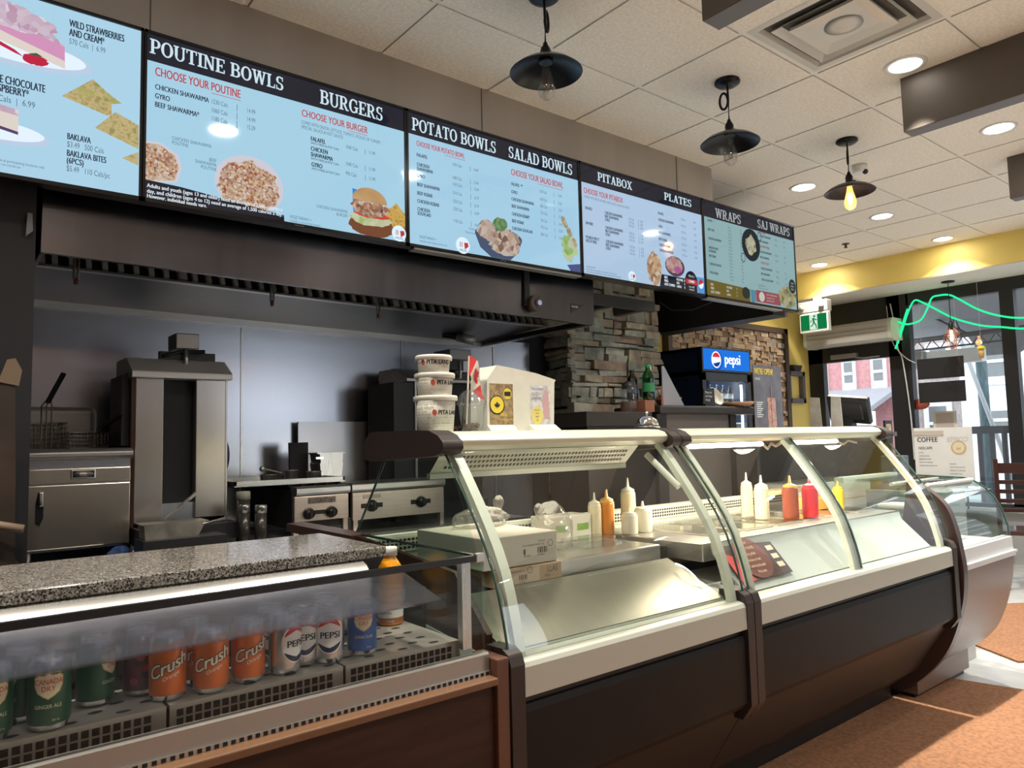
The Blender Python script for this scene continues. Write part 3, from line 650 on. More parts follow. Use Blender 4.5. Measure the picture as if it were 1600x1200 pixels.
# --- dessert
k = 0; t = SCR[0]
mb = MB()
for s, u, v, h, wd in (('WILD STRAWBERRIES', 852, 72, 25, 168), ('AND CREAM*', 852, 104, 25, 106), ('BAKLAVA', 853, 467, 21, 70), ('BAKLAVA BITES', 853, 525, 21, 118), ('(6PCS)', 853, 550, 20, 50)):
    tl(mb, k, s, u, v, h, 0, wid=wd, bold=.03)
tl(mb, k, 'WHITE CHOCOLATE', 787, 326, 26, 0, wid=172, align='R', bold=.03); tl(mb, k, 'RASPBERRY*', 742, 356, 25, 0, wid=108, align='R', bold=.03)
mb.build('item_lettering', INK, t)
mb = MB()
for s, u, v, h in (('570 Cals  |  6.99', 852, 133, 19), ('$3.49   500 Cals', 853, 493, 19), ('$5.49   110 Cals/pc', 853, 577, 19)): tl(mb, k, s, u, v, h, xs=.6)
tl(mb, k, '560 Cals  |  6.99', 760, 387, 20, 0, align='R'); tl(mb, k, '*available at participating locations only', 640, 585, 9); tl(mb, k, 'Prices do not include tax', 640, 598, 8)
mb.build('price_lettering', INKT, t)
mb = MB(); m2 = MB(); mb.poly(ell(k, 700, 205, 225, 55, 1), 0); mb.poly(ell(k, 700, 198, 205, 44, 2), 1); m2.poly(ell(k, 640, 490, 165, 38, 1), 0); m2.poly(ell(k, 640, 482, 150, 32, 2), 1)
for q_ in (mb, m2): q_.build('plate_picture', [emis('plate_blue_shade', (.42, .52, .66)), emis('plate_white', (.66, .76, .86))], t)
mb = MB(); mb.poly(pg(k, [(560, 80), (840, 150), (842, 226), (780, 212), (560, 150)], 3), 0); mb.poly(pg(k, [(560, 120), (690, 160), (842, 200), (842, 226), (690, 192), (560, 160)], 4), 1); mb.poly(blob(k, 700, 100, 110, 40, 4, 5), 2); mb.poly(pg(k, [(560, 30), (730, 55), (842, 150), (560, 95)], 4), 2)
m2 = MB(); m2.poly(pg(k, [(560, 405), (716, 420), (716, 486), (560, 455)], 3), 1); m2.poly(pg(k, [(560, 450), (716, 478), (716, 488), (560, 462)], 4), 3); m2.poly(pg(k, [(560, 385), (716, 405), (716, 425), (560, 410)], 4), 2)
for q_ in (mb, m2): q_.build('cake_picture', [emis('cake_pink', (.55, .25, .42)), emis('cake_cream', (.62, .55, .50)), emis_noise('cake_topping', [(.62, .52, .62), (.5, .3, .42), (.72, .66, .7)], 50), emis('cake_dark_base', (.08, .05, .12))], t)
mb = MB(); mb.poly(blob(k, 757, 222, 36, 18, 5, 2), 0); mb.poly(pg(k, [(560, 150), (700, 205), (725, 222), (700, 216), (560, 168)], 5), 0); mb.poly(pg(k, [(735, 208), (760, 198), (778, 206), (757, 210)], 6), 1)
mb.build('strawberry_picture', [emis('strawberry_red', (.45, .02, .05)), emis('strawberry_leaf', (.06, .09, .05))], t)
mb = MB()
for q in ([(835, 323), (926, 237), (968, 270), (1016, 299), (985, 310), (985, 352), (967, 354)], [(935, 408), (997, 335), (1072, 365), (1072, 452), (1060, 447)], [(1020, 495), (1072, 462), (1072, 511)]): mb.poly(pg(k, q, 3), 0)
mb.poly(pg(k, [(985, 310), (1016, 299), (960, 276), (926, 250)], 4), 1); mb.poly(blob(k, 905, 290, 30, 14, 4, 9), 1)
mb.build('pastry_picture', [emis_noise('pastry_gold', [(.42, .33, .14), (.55, .45, .22), (.33, .28, .1)], 40, 1, 'NOISE'), emis_noise('pistachio_green', [(.35, .36, .10), (.48, .42, .18)], 60)], t)
# --- poutine / burgers
k = 1; t = SCR[1]
mb = Cols(); slab(mb, k, 'POUTINE BOWLS', 18, 517, 29, 84); slab(mb, k, 'BURGERS', 671, 968, 32, 92); mb.build('title_lettering', TITL, t)
mb = Cols(); tl(mb, k, 'CHOOSE YOUR POUTINE', 37, 163, 32, wid=307, bold=.02); tl(mb, k, 'CHOOSE YOUR BURGER', 592, 168, 29, wid=300, bold=.02); mb.at(1).poly(pg(k, [(235, 172), (345, 172), (345, 174), (235, 174)], 3)); mb.at(900).poly(pg(k, [(800, 176), (892, 176), (892, 178), (800, 178)], 3)); mb.build('heading_lettering', RED, t)
mb = Cols()
for s, u, v in (('CHICKEN SHAWARMA', 38, 214), ('GYRO', 38, 248), ('BEEF SHAWARMA*', 38, 280)): tl(mb, k, s, u, v, 19, bold=.03, xs=.66)
for s, u, v in (('FALAFEL', 631, 262), ('CHICKEN', 631, 304), ('SHAWARMA', 631, 328), ('GYRO', 634, 370)): tl(mb, k, s, u, v, 18, bold=.04, xs=.66)
for s, u, v in (('WITH FRIES & POP CAN', 631, 276), ('WITH FRIES & POP CAN', 631, 342), ('WITH FRIES & POP CAN', 634, 384)): tl(mb, k, s, u, v, 10, xs=.8)
mb.build('item_lettering', INK, t)
mb = Cols()
for s, v, p in (('1230 Cals', 213, '14.99'), ('1060 Cals', 247, '14.99'), ('1180 Cals', 279, '15.29')): tl(mb, k, s, 234, v, 17, xs=.62); tl(mb, k, p, 368, v, 17, xs=.62); mark(mb, k, 330, v, 22)
for v, s, p in ((258, '1040 Cals', '11.99'), (332, '1040 Cals', '11.99'), (374, '990 Cals', '11.99')): tl(mb, k, s, 786, v, 16, xs=.62); tl(mb, k, p, 895, v, 16, xs=.62); mark(mb, k, 878, v, 18)
tl(mb, k, 'COMES WITH ONION, LETTUCE, TOMATO, PICKLES OR TURNIPS,', 590, 200, 14, wid=365); tl(mb, k, 'SPECIAL SAUCE & HOT SAUCE', 590, 220, 14, wid=185)
for s, u, v, a in (('CHICKEN SHAWARMA', 97, 388, 'L'), ('POUTINE', 97, 405, 'L'), ('BEEF', 256, 440, 'R'), ('SHAWARMA', 256, 457, 'R'), ('POUTINE', 256, 474, 'R'), ('CHICKEN SHAWARMA', 795, 540, 'R'), ('BURGER', 795, 558, 'R'), ('VEGETARIAN =', 541, 604, 'L'), ('*available at participating locations', 541, 618, 'L')): tl(mb, k, s, u, v, 13 if v < 610 else 9, align=a)
mb.build('price_lettering', INKT, t)
FRY = emis_noise('poutine_mix', [(.38, .20, .09), (.60, .50, .42), (.30, .08, .05), (.55, .36, .18), (.68, .62, .56)], 130)
mb = MB(); mb.poly(pg(k, [(10, 412), (60, 408), (120, 440), (134, 490), (118, 545), (10, 566)], 1), 0); mb.poly(pg(k, [(10, 422), (55, 418), (108, 448), (122, 490), (108, 540), (10, 560)], 2), 1); mb.poly(ell(k, 383, 500, 134, 115, 1), 0); mb.poly(blob(k, 383, 508, 118, 98, 2, 4), 1)
mb.build('poutine_picture', [emis('bowl_pale_pink', (.52, .50, .56)), FRY], t)
mb = MB(); mb.poly(pg(k, [(10, 556), (130, 560), (518, 597), (520, 624), (10, 624)], 3)); mb.build('notice_band', HEAD, t)
mb = MB()
for s, v in (('Adults and youth (ages 13 and older) need an average of 2,000 calories a', 583), ('day, and children (ages 4 to 12) need an average of 1,500 calories a day.', 603), ('However, individual needs vary.', 621)): tl(mb, k, s, 16, v, 14, bold=.03, lay=4, wid=495 if v < 610 else 205)
mb.build('notice_lettering', WHT, t)
mb = MB(); mb.poly(pg(k, [(818, 425), (880, 432), (880, 560), (822, 552)], 2), 0); mb.poly(blob(k, 1030, 530, 55, 70, 2, 3, 12, .2), 1); mb.poly(blob(k, 910, 575, 110, 48, 3, 8, am=.05), 2); mb.poly(blob(k, 905, 545, 100, 32, 4, 6), 3); mb.poly(blob(k, 912, 528, 85, 14, 5, 6), 4); mb.poly(blob(k, 900, 495, 92, 42, 6, 7), 5)
mb.poly([sp(k, 898 + 84 * math.cos(math.radians(a)), 472 - 62 * math.sin(math.radians(a)), 7) for a in range(0, 181, 12)], 6)
mb.build('burger_picture', [emis('box_blue', (.03, .2, .6)), emis_noise('fries_gold', [(.5, .30, .05), (.62, .42, .12), (.35, .16, .03)], 45, 1, 'NOISE'), emis('patty_brown', (.16, .06, .03)), emis_noise('lettuce', [(.35, .45, .15), (.55, .6, .4), (.5, .5, .3)], 50), emis('tomato_red', (.48, .06, .04)), emis_noise('shawarma_meat', [(.22, .09, .05), (.4, .2, .12), (.6, .5, .42), (.12, .05, .04)], 70), emis_noise('bun_brown', [(.45, .26, .11), (.55, .36, .18)], 8, 1, 'NOISE')], t)
def seal(k, u, v, r, pt):
    mb = MB(); mb.poly(ell(k, u, v, r, r, 8), 0); mb.poly(pg(k, [(u + r * .15, v - r * .35), (u + r * .7, v - r * .4), (u + r * .8, v + r * .05), (u + r * .25, v + r * .45)], 9), 1)
    for q in (-.45, -.2): mb.poly(pg(k, [(u + r * q, v - r * .4), (u + r * (q + .1), v - r * .4), (u + r * (q + .1), v + r * .2), (u + r * q, v + r * .2)], 9), 1)
    tl(mb, k, 'HALAL', u, v + r * .72, r * .3, 2, wid=r * 1.1, align='C', lay=9); mb.build('halal_seal', [emis('seal_white', (.62, .76, .86)), RED, INK], pt)
seal(1, 1040, 588, 36, t)
# --- potato / salad
k = 2; t = SCR[2]
mb = Cols(); slab(mb, k, 'POTATO BOWLS', 30, 514, 34, 93); slab(mb, k, 'SALAD BOWLS', 592, 1034, 34, 93); mb.build('title_lettering', TITL, t)
mb = Cols(); tl(mb, k, 'CHOOSE YOUR POTATO BOWL', 53, 162, 24, wid=268, bold=.02); tl(mb, k, 'CHOOSE YOUR SALAD BOWL', 606, 180, 31, wid=355, bold=.02); mb.at(1).poly(pg(k, [(205, 170), (325, 170), (325, 172), (205, 172)], 3)); mb.at(900).poly(pg(k, [(780, 190), (960, 190), (960, 192), (780, 192)], 3)); mb.build('heading_lettering', RED, t)
mb = Cols(); mc = Cols()
for i, (s, v) in enumerate((('FALAFEL', 212), ('CHICKEN', 256), ('SHAWARMA', 276), ('GYRO', 308), ('BEEF SHAWARMA', 350), ('BEEF KEBAB', 390), ('CHICKEN KEBAB', 427), ('CHICKEN', 464), ('SOUVLAKI', 484))):
    tl(mb, k, s, 54, v, 16, bold=.03, xs=.66)
    if s not in ('CHICKEN', ): tl(mc, k, ('1430', '1080', '1080', '1430', '1510', '1250', '1330', '1150', '1150')[i] + ' Cals', 248, v, 15, xs=.62); tl(mc, k, ('14.49', '', '15.49', '15.49', '16.79', '16.79', '16.99', '', '16.99')[i], 372, v, 15, xs=.6); mark(mc, k, 352, v, 18)
for i, (s, v) in enumerate((('FALAFEL  **', 234), ('GYRO', 275), ('CHICKEN SHAWARMA', 312), ('BEEF SHAWARMA', 348), ('CHICKEN KEBAB*', 388), ('BEEF KEBAB', 424), ('CHICKEN SOUVLAKI', 462))):
    tl(mb, k, s, 605, v, 16, bold=.03, xs=.62); tl(mc, k, str(620 + i * 30) + ' Cals', 795, v, 15, xs=.62); tl(mc, k, '15.%d9' % (i % 4 + 4), 920, v, 15, xs=.6); mark(mc, k, 893, v, 18)
tl(mc, k, 'Chicken', 376, 505, 11, align='R'); tl(mc, k, 'Potato Bowl', 376, 525, 11, align='R'); tl(mc, k, 'VEGETARIAN =', 62, 590, 13); tl(mc, k, '*available at participating locations only', 62, 607, 9)
mb.build('item_lettering', INK, t); mc.build('price_lettering', INKT, t)
mb = MB(); mb.poly(pg(k, [(375, 515), (405, 580), (470, 620), (590, 620), (645, 575), (668, 505)], 2), 0); mb.poly(ell(k, 521, 512, 147, 48, 3), 0); mb.poly(blob(k, 521, 505, 132, 45, 4, 3), 1); mb.poly(blob(k, 560, 550, 100, 50, 4, 8), 1); mb.poly(blob(k, 525, 455, 45, 38, 5, 5, 14, .3), 2); mb.poly(blob(k, 445, 485, 48, 45, 5, 6), 1)
mb.build('potato_bowl_picture', [emis('bowl_slate', (.06, .08, .14)), emis_noise('kebab_mix', [(.16, .08, .06), (.45, .32, .24), (.55, .48, .42), (.25, .12, .09)], 38), emis_noise('herb_green', [(.06, .15, .06), (.2, .32, .14)], 60)], t)
mb = MB()
for i in range(10): mb.poly(blob(k, 955 + (i * 37) % 105, 350 + (i * 53) % 150, 15, 17, 3, i), 0)
mb.poly(blob(k, 1000, 490, 55, 70, 2, 3, 22, .3), 1); mb.poly(pg(k, [(975, 592), (1072, 575), (1072, 622), (1000, 622)], 4), 2)
mb.build('salad_picture', [emis_noise('falafel', [(.3, .24, .12), (.5, .45, .33)], 40), emis_noise('salad_green', [(.22, .4, .1), (.45, .58, .3), (.5, .5, .4)], 35), emis('bowl_indigo', (.07, .08, .2))], t)
seal(2, 300, 590, 40, t)
# --- pitabox / plates
k = 3; t = SCR[3]
mb = Cols(); slab(mb, k, 'PITABOX', 141, 426, 32, 80); slab(mb, k, 'PLATES', 712, 977, 34, 80); mb.build('title_lettering', TITL, t)
mb = Cols(); tl(mb, k, 'CHOOSE YOUR PITABOX', 30, 172, 30, wid=312, bold=.02); mb.build('heading_lettering', RED, t)
mb = Cols(); mc = Cols(); tl(mc, k, 'COMES WITH RICE OR FRIES, AND SAUCE, SALAD & CHEESE', 30, 198, 13, wid=365)
for s, v in (('ON RICE', 262), ('ON FRIES', 346), ('PITABOX MIX IT', 425), ("RICE N' FRIES", 445)): tl(mb, k, s, 36, v, 16, bold=.03, xs=.6)
for v in (262, 346, 425):
    for i, s in enumerate(('CHICKEN SHAWARMA', 'BEEF SHAWARMA', 'GYRO')): tl(mb, k, s, 190, v + i * 20, 16, bold=.03, xs=.6); tl(mc, k, '1130 Cals', 382, v + i * 20, 14, xs=.6); tl(mc, k, '15.49', 480, v + i * 20, 14, xs=.6); mark(mc, k, 468, v + i * 20, 16)
for i, (s, v) in enumerate((('FALAFEL', 182), ('CHICKEN SHAWARMA', 222), ('GYRO', 262), ('BEEF SHAWARMA', 300), ('BEEF KEBAB', 340), ('CHICKEN KEBAB', 375), ('CHICKEN SOUVLAKI', 408))): tl(mb, k, s, 648, v, 16, bold=.03, xs=.6); tl(mc, k, '1150 Cals', 860, v, 14, xs=.6); tl(mc, k, '19.99', 985, v, 14, xs=.6)
tl(mc, k, '*shaping based', 32, 585, 11); tl(mc, k, 'Menu items may vary and are prepared in kitchens with', 32, 600, 10); tl(mc, k, 'gluten, nuts and sesame; ask us about allergens before ordering', 32, 613, 10)
mb.build('item_lettering', INK, t); mc.build('price_lettering', INKT, t)
mb = MB(); mb.poly(blob(k, 600, 520, 66, 100, 2, 4, 26, .1), 0); mb.poly(ell(k, 790, 482, 92, 62, 2), 1); mb.poly(blob(k, 785, 475, 78, 52, 3, 4), 2); mb.poly(blob(k, 815, 500, 30, 22, 4, 4), 3)
mb.build('meal_picture', [emis_noise('loaded_box', [(.30, .15, .07), (.5, .33, .18), (.62, .52, .42), (.2, .09, .05)], 45), emis('plate_dark', (.08, .05, .07)), emis_noise('plate_mix', [(.4, .2, .18), (.52, .36, .34), (.3, .12, .12)], 50), emis('onion_purple', (.33, .08, .25))], t)
mb = MB(); mb.poly(pg(k, [(660, 545), (1000, 545), (1000, 622), (640, 622)], 3), 0); mb.poly(ell(k, 940, 560, 62, 68, 5), 0); mb.poly(pg(k, [(885, 545), (995, 545), (998, 575), (888, 575)], 6), 1); mb.poly(pg(k, [(995, 520), (1072, 520), (1072, 622), (1005, 622)], 4), 2)
mb.poly(ell(k, 1036, 562, 26, 30, 5), 4); mb.poly(ell(k, 1036, 562, 26, 30, 6, 14, 20, 200), 1)
for i, (a, b, c) in enumerate((('SIDE', 'POUTINE', '8'), ('FRIES', 'REG', '5'), ('ADD COMBO', 'LARGE', '6'))): tl(mb, k, a, 680, 568 + i * 21, 15, 3, lay=7, bold=.04); tl(mb, k, b, 795, 568 + i * 21, 14, 3, lay=7, bold=.04); tl(mb, k, c, 868, 568 + i * 21, 14, 3, lay=7, bold=.04)
tl(mb, k, 'Make it a', 940, 530, 14, 3, align='C', lay=7); tl(mb, k, 'COMBO', 940, 566, 15, 3, align='C', lay=8, bold=.05); tl(mb, k, 'from 4.99', 940, 598, 12, 3, align='C', lay=7); tl(mb, k, 'with drink', 940, 614, 11, 3, align='C', lay=7)
mb.build('combo_picture', [HEAD, RED, emis('can_blue', (.08, .26, .55)), WHT, emis('can_white', (.7, .75, .8))], t)
seal(3, 395, 592, 30, t)
# --- wraps
k = 4; t = SCR[4]
mb = Cols(); slab(mb, k, 'WRAPS', 136, 421, 38, 100); slab(mb, k, 'SAJ WRAPS', 616, 1026, 28, 88); mb.build('title_lettering', TITD, t)
mb = Cols(); mc = Cols(); md = MB()
for v, s in ((140, 'FALAFEL   *'), (200, 'BEEF GYRO'), (258, 'CHICKEN SHAWARMA'), (318, 'SHREDDED BEEF'), (340, 'SHAWARMA'), (372, 'BEEF KEBAB'), (424, 'CHICKEN SOUVLAKI'), (480, 'VEGGIE KEBAB')): tl(mb, k, s, 50, v, 15, bold=.03, xs=.62)
for i in range(17): tl(mc, k, '%d Cals' % (520 + 37 * i % 400), 268, 150 + i * 22, 12, xs=.6); tl(mc, k, '%d.49' % (9 + i % 4), 400, 150 + i * 22, 12, xs=.6)
for v, s in ((150, 'CHICKEN SHAWARMA'), (188, 'BEEF SHAWARMA'), (262, 'CHICKEN SHAWARMA'), (300, 'BEEF SHAWARMA'), (378, 'CHICKEN SHAWARMA'), (416, 'BEEF SHAWARMA'), (456, 'GYRO & FALAFEL WRAP')): tl(mb, k, s, 632, v, 15, bold=.03, xs=.62); tl(mc, k, '830 Cals', 820, v, 12, xs=.6); tl(mc, k, '12.99', 930, v, 12, xs=.6)
for v, s in ((126, 'SAJ WRAP'), (224, 'SAJ WRAP MEAL'), (340, 'FAMILY FEAST')): tl(md, k, s, 635, v, 17, bold=.03, xs=.66)
tl(mc, k, 'VEGETARIAN = *', 590, 500, 12); tl(mc, k, '*available at participating locations', 590, 516, 8)
mb.build('item_lettering', INK, t); mc.build('price_lettering', emis('screen_thin_dim', (.08, .12, .14)), t); md.build('heading_lettering', emis('screen_red_dim', (.3, .08, .07)), t)
mb = MB(); mb.poly(ell(k, 528, 225, 108, 112, 2), 0); mb.poly(blob(k, 530, 225, 60, 66, 3, 3, 12, .25), 1)
for du, dv in ((105, -75), (-100, 100)): mb.add([sp(k, 528 + du + (r * 26) * math.cos(a), 225 + dv + (r * 34) * math.sin(a), 3) for r in (.75, 1) for a in [2 * math.pi * i / 16 for i in range(16)]], [(i, (i + 1) % 16, 16 + (i + 1) % 16, 16 + i) for i in range(16)], 2)
mb.build('pan_picture', [emis('pan_black', (.02, .025, .028)), emis_noise('dumplings', [(.35, .33, .2), (.5, .48, .36), (.22, .2, .12)], 40), emis('pan_handle', (.1, .12, .13))], t)
mb = MB(); mb.poly(pg(k, [(10, 520), (490, 535), (490, 622), (10, 622)], 2), 0); mb.poly(ell(k, 440, 565, 45, 40, 4), 3); mb.poly(pg(k, [(495, 535), (560, 535), (545, 622), (500, 622)], 3), 1); mb.poly(pg(k, [(560, 530), (860, 530), (860, 612), (555, 612)], 3), 2); mb.poly(ell(k, 625, 572, 34, 34, 5), 5); mb.poly(blob(k, 955, 540, 115, 80, 4, 5, 34, .1), 4); mb.poly(ell(k, 1020, 455, 45, 52, 5), 3)
for i, (a, b) in enumerate((('SIDE', 'POUTINE'), ('FRIES', 'REG'), ('ADD COMBO', 'LARGE'))): tl(mb, k, a, 50, 558 + i * 24, 15, 5, lay=6, bold=.04); tl(mb, k, b, 220, 558 + i * 24, 14, 5, lay=6, bold=.04); tl(mb, k, '7', 330, 558 + i * 24, 14, 5, lay=6, bold=.04)
for i, s in enumerate(('SCAN TO ORDER AHEAD', 'earn points on every', 'meal at this location')): tl(mb, k, s, 680, 556 + i * 20, 11, 5, lay=6)
for i, s in enumerate(('NEW!', 'FAMILY', 'FEAST')): tl(mb, k, s, 1020, 440 + i * 22, 13, 5, align='C', lay=6)
mb.build('offer_picture', [emis('offer_gold', (.13, .10, .025)), emis('offer_blue', (.08, .2, .28)), emis('offer_red', (.25, .07, .08)), emis('offer_dark', (.03, .035, .03)), emis_noise('rice_platter', [(.25, .24, .12), (.4, .38, .24), (.16, .15, .08), (.35, .33, .16)], 30), emis('offer_white', (.45, .45, .4))], t)
mb = MB()
for k, u in ((1, 560), (2, 520)): mb.text('SAMSUNG', sp(k, u, 633, 9), UX, UZ, .006, 0)
mb.build('maker_mark', mat('grey_mark', (.25, .25, .26), .4), SCR[1])
root_mesh(MB().box(-3.2, 4.72, 2.8645, 2.8795, 2.40, 2.50), 'screen_mounting_rail', DARKM, 'black wall rail holding up the menu screens', 'rail')
MB().box(1.70, 2.74, 2.79, 2.84, SZT - SH - .012, SZT - SH - .004).build('ledge', mat('ledge_grey', (.3, .3, .3), .4, .5), SCR[2])
MB().box(3.84, 4.70, 2.79, 2.84, SZT - SH - .012, SZT - SH - .004).build('ledge', mat('ledge_grey', (.3, .3, .3), .4, .5), SCR[4])
# ================================================================ curved glass deli cases
GC = [(1.418, .775), (1.424, .81), (1.436, .86), (1.452, .915), (1.474, .975), (1.503, 1.03), (1.54, 1.087), (1.582, 1.145), (1.628, 1.205), (1.668, 1.255), (1.695, 1.285)]
INNER = [(y + .05, z - .012) for y, z in GC]
DECKW = mat('case_white_interior', (.66, .66, .60), .35); DECKS = mat('case_deck_steel', (.21, .20, .16), .40, .8, rvar=.04, scale=3, stretch=(14, 1, 1), var=.04)
KICK = mat('case_black_base', (.010, .010, .011), .45); TUBE = emis('case_tube_light', (1.0, .93, .80), 16.0)
STEELT = mat('prep_top_steel', (.58, .56, .52), .3, .9, rvar=.04, scale=3, stretch=(2, 30, 30), var=.03)
REFLW = emis('reflected_bead', (.9, .95, 1), 3.0)
RAILP = [(1.705, 1.275), (1.682, 1.288), (1.676, 1.302), (1.690, 1.318), (1.72, 1.327), (1.78, 1.330), (2.06, 1.330), (2.075, 1.318), (2.075, 1.285), (2.06, 1.275)]
CAPP = [(1.70, 1.262), (1.668, 1.268), (1.652, 1.282), (1.656, 1.300), (1.680, 1.318), (1.725, 1.332), (1.80, 1.335), (2.06, 1.335), (2.10, 1.31), (2.10, 1.25), (2.06, 1.245)]
def rib(mb, xa, xb, th=.02, m=0):
    mb.sheet([(y + .012, z - .003) for y, z in GC], 'x', xa, xb, -th, m)
def endcap(mb, xa, xb, m=0):   # brown rounded nose at the foot of the glass, down to the kick
    mb.prism([(1.395, .45), (1.395, .765), (1.405, .79), (1.43, .803), (1.50, .80), (1.50, .40), (1.43, .40)], 'x', xa, xb, m)
def deli(label, xa, xb, capl, capr, mids, ribs):
    t = thing('deli_case', label, 'display case', ((xa + xb) / 2, 1.75, 0), 'curved glass deli cases')
    mb = MB(); mb.box(xa, xb, 1.78, 2.22, .02, .90, 1); mb.prism([(1.43, .45), (1.43, .68), (1.80, .68), (1.80, .06), (1.72, .08), (1.60, .18), (1.50, .34)], 'x', xa, xb, 0)
    mb.box(xa, xb, 1.735, 1.80, 0, .10, 0); mb.box(xa, xb, 1.728, 1.74, .085, .10, 2)
    mb.build('base', [KICK, BROWN, mat('kick_edge', (.06, .06, .062), .3)], t)
    mb = MB(); mb.prism([(1.405, .46), (1.405, .648), (1.412, .665), (1.425, .668), (1.44, .668), (1.44, .44), (1.42, .44)], 'x', xa + .012, xb - .012); mb.build('front_panel', BROWN, t)
    MB().box(xa, xb, 1.42, 1.50, .66, .70).build('trim_gap', KICK, t)
    MB().prism([(1.398, .686), (1.400, .755), (1.406, .766), (1.425, .771), (1.475, .768), (1.475, .70), (1.42, .686)], 'x', xa + .012, xb - .012).build('front_trim', TRIMW, t, bevel=.002)
    for i, c in enumerate((capl, capr)): m2 = MB(); endcap(m2, *c); m2.build('end_nose', BROWN2, t, bevel=.006, seg=3)
    MB().prism(RAILP, 'x', xa + .03, xb - .03).build('top_rail', CREAM, t, bevel=.004)
    for c, da, db in ((capl, .012 if capl[0] < 2 else 0, .012), (capr, .012, .012 if capr[1] > 3 else 0)): MB().prism(CAPP, 'x', c[0] - da, c[1] + db).build('rail_end_cap', BROWN2, t, bevel=.008, seg=3)
    edges = [xa + .012] + mids + [xb - .012]
    for a, b in zip(edges[:-1], edges[1:]):
        g = MB().sheet(GC, 'x', a + .002, b - .002, -.007).build('curved_glass', GLASS, t)
        for x in (a + .002, b - .002): MB().tube([(x, y + .003, z) for y, z in GC], .0036, 6).build('glass_edge', GEDGE, g)
    for a, b in ribs: m2 = MB(); rib(m2, a, b); m2.build('glass_rib', CREAMW, t)
    MB().prism([(1.475, .70), (1.475, .765), (2.2, .84), (2.2, .70)], 'x', xa + .005, xb - .005).build('inner_tub', DECKW, t)
    mb = MB().box(xa + .02, xb - .02, 2.17, 2.22, .84, .995); mb.build('rear_sill', CREAMW, t)
    mb = MB(); mb.box(xa + .02, xb - .02, 2.165, 2.17, .94, .99, 0)
    for r in range(3):
        for k in range(int((xb - xa - .1) / .016)): mb.box(xa + .05 + k * .016, xa + .06 + k * .016, 2.1635, 2.1655, .948 + r * .013, .956 + r * .013, 1)
    mb.build('rear_air_grille', [CREAMW, BLACKM], t)
    return t
c1 = deli('curved glass deli case beside the soft drinks, holding cardboard boxes', 1.10, 2.095, (1.10, 1.142), (2.058, 2.095), [], [(1.145, 1.175), (2.025, 2.055)])
c2 = deli('longer curved glass deli case with the sauce bottles and poster inside', 2.099, 3.715, (2.099, 2.136), (3.672, 3.715), [2.865], [(2.14, 2.165), (2.83, 2.895), (3.635, 3.668)])
# sloped front trays, prep tops, perforated light valances
MB().sheet([(1.478, .772), (1.705, .872), (1.712, .866)], 'x', 1.148, 2.05, .006).build('display_tray', DECKS, c1)
mb = MB(); mb.box(1.15, 2.05, 1.476, 1.50, .768, .7745)
for k in range(70): mb.box(1.16 + k * .0127, 1.1675 + k * .0127, 1.478, 1.4815, .7742, .7752, 1); mb.box(1.16 + k * .0127, 1.1675 + k * .0127, 1.489, 1.4925, .7742, .7752, 1)
mb.build('air_grille', [CREAMW, BLACKM], c1)
MB().box(1.57, 2.06, 1.74, 2.16, .84, .92).build('prep_top', STEELT, c1, bevel=.006)
MB().sheet([(1.478, .768), (1.60, .885), (1.61, .92)], 'x', 2.17, 3.63, .006).build('display_tray', mat('tray_white_film', (.45, .48, .46), .3), c2)
MB().box(2.14, 3.64, 1.62, 2.16, .86, .925).build('prep_top', STEELT, c2, bevel=.004)
mb = MB()
for k in range(6):
    x = 2.30 + k * .225; mb.box(x, x + .19, 1.70, 2.08, .9252, .929)
    mb.box(x + .012, x + .178, 1.715, 2.065, .9288, .932, 1)
    mb.box(x + .07, x + .12, 1.88, 1.90, .932, .945, 0)
mb.build('pan_lids', [STEELT, mat('lid_steel', (.62, .60, .56), .2, 1.0)], c2)
mb = MB(); mb.add([(1.18, 1.80, 1.272), (2.03, 1.80, 1.272), (2.03, 1.87, 1.205), (1.18, 1.87, 1.205)], [(0, 1, 2, 3)])
mb.box(1.18, 2.03, 1.865, 1.885, 1.19, 1.206)
dv = Vector((0, .07, -.067)); nv = Vector((0, -.7, -.72)) * .0012
for r in range(3):
    for k in range(50):
        x = 1.22 + k * .0155 + (.006 if r == 1 else 0); p = Vector((x, 1.80, 1.272)) + dv * (.22 + r * .22) + nv
        mb.add([p, p + Vector((.009, 0, 0)), p + Vector((.009, 0, 0)) + dv * .12, p + dv * .12], [(0, 1, 2, 3)], 1)
mb.build('perforated_valance', [CREAMW, mat('slot_shadow', (.05, .05, .045), .7)], c1)
MB().tube([(1.98, 1.72, 1.24), (2.0, 1.60, 1.13)], .012).build('support_arm', CREAMW, c1)
for xa, xb in ((2.24, 2.74), (2.98, 3.36)):
    MB().cyl((xa, 1.752, 1.262), (xb, 1.752, 1.262), .009).build('light_tube', TUBE, c2)
    lamp('case_tube_lamp', 'AREA', ((xa + xb) / 2, 1.80, 1.245), 7.0, (1, .86, .66), .3)
lamp('case_tube_lamp', 'AREA', (1.62, 1.93, 1.235), 2.5, (1, .87, .68), .5, (math.radians(-12), 0, 0))
MB().tube([(2.75, 1.755, 1.262), (2.78, 1.75, 1.24), (2.81, 1.75, 1.262), (2.85, 1.755, 1.25), (2.90, 1.75, 1.268)], .006, 6).build('lamp_cable', mat('cable_pink', (.55, .42, .36), .5), c2)
MB().tube([(3.37, 1.755, 1.262), (3.42, 1.75, 1.245), (3.48, 1.755, 1.262), (3.55, 1.75, 1.25)], .005, 6).build('lamp_cable', mat('cable_pink', (.55, .42, .36), .5), c2)
mb = MB()
for k in range(26):
    a = k / 25; mb.ball((2.018, 1.64 - .18 * a + .02 * a * a, .868 - .02 * a - .12 * a * a), .0035, seg=6, rings=4)
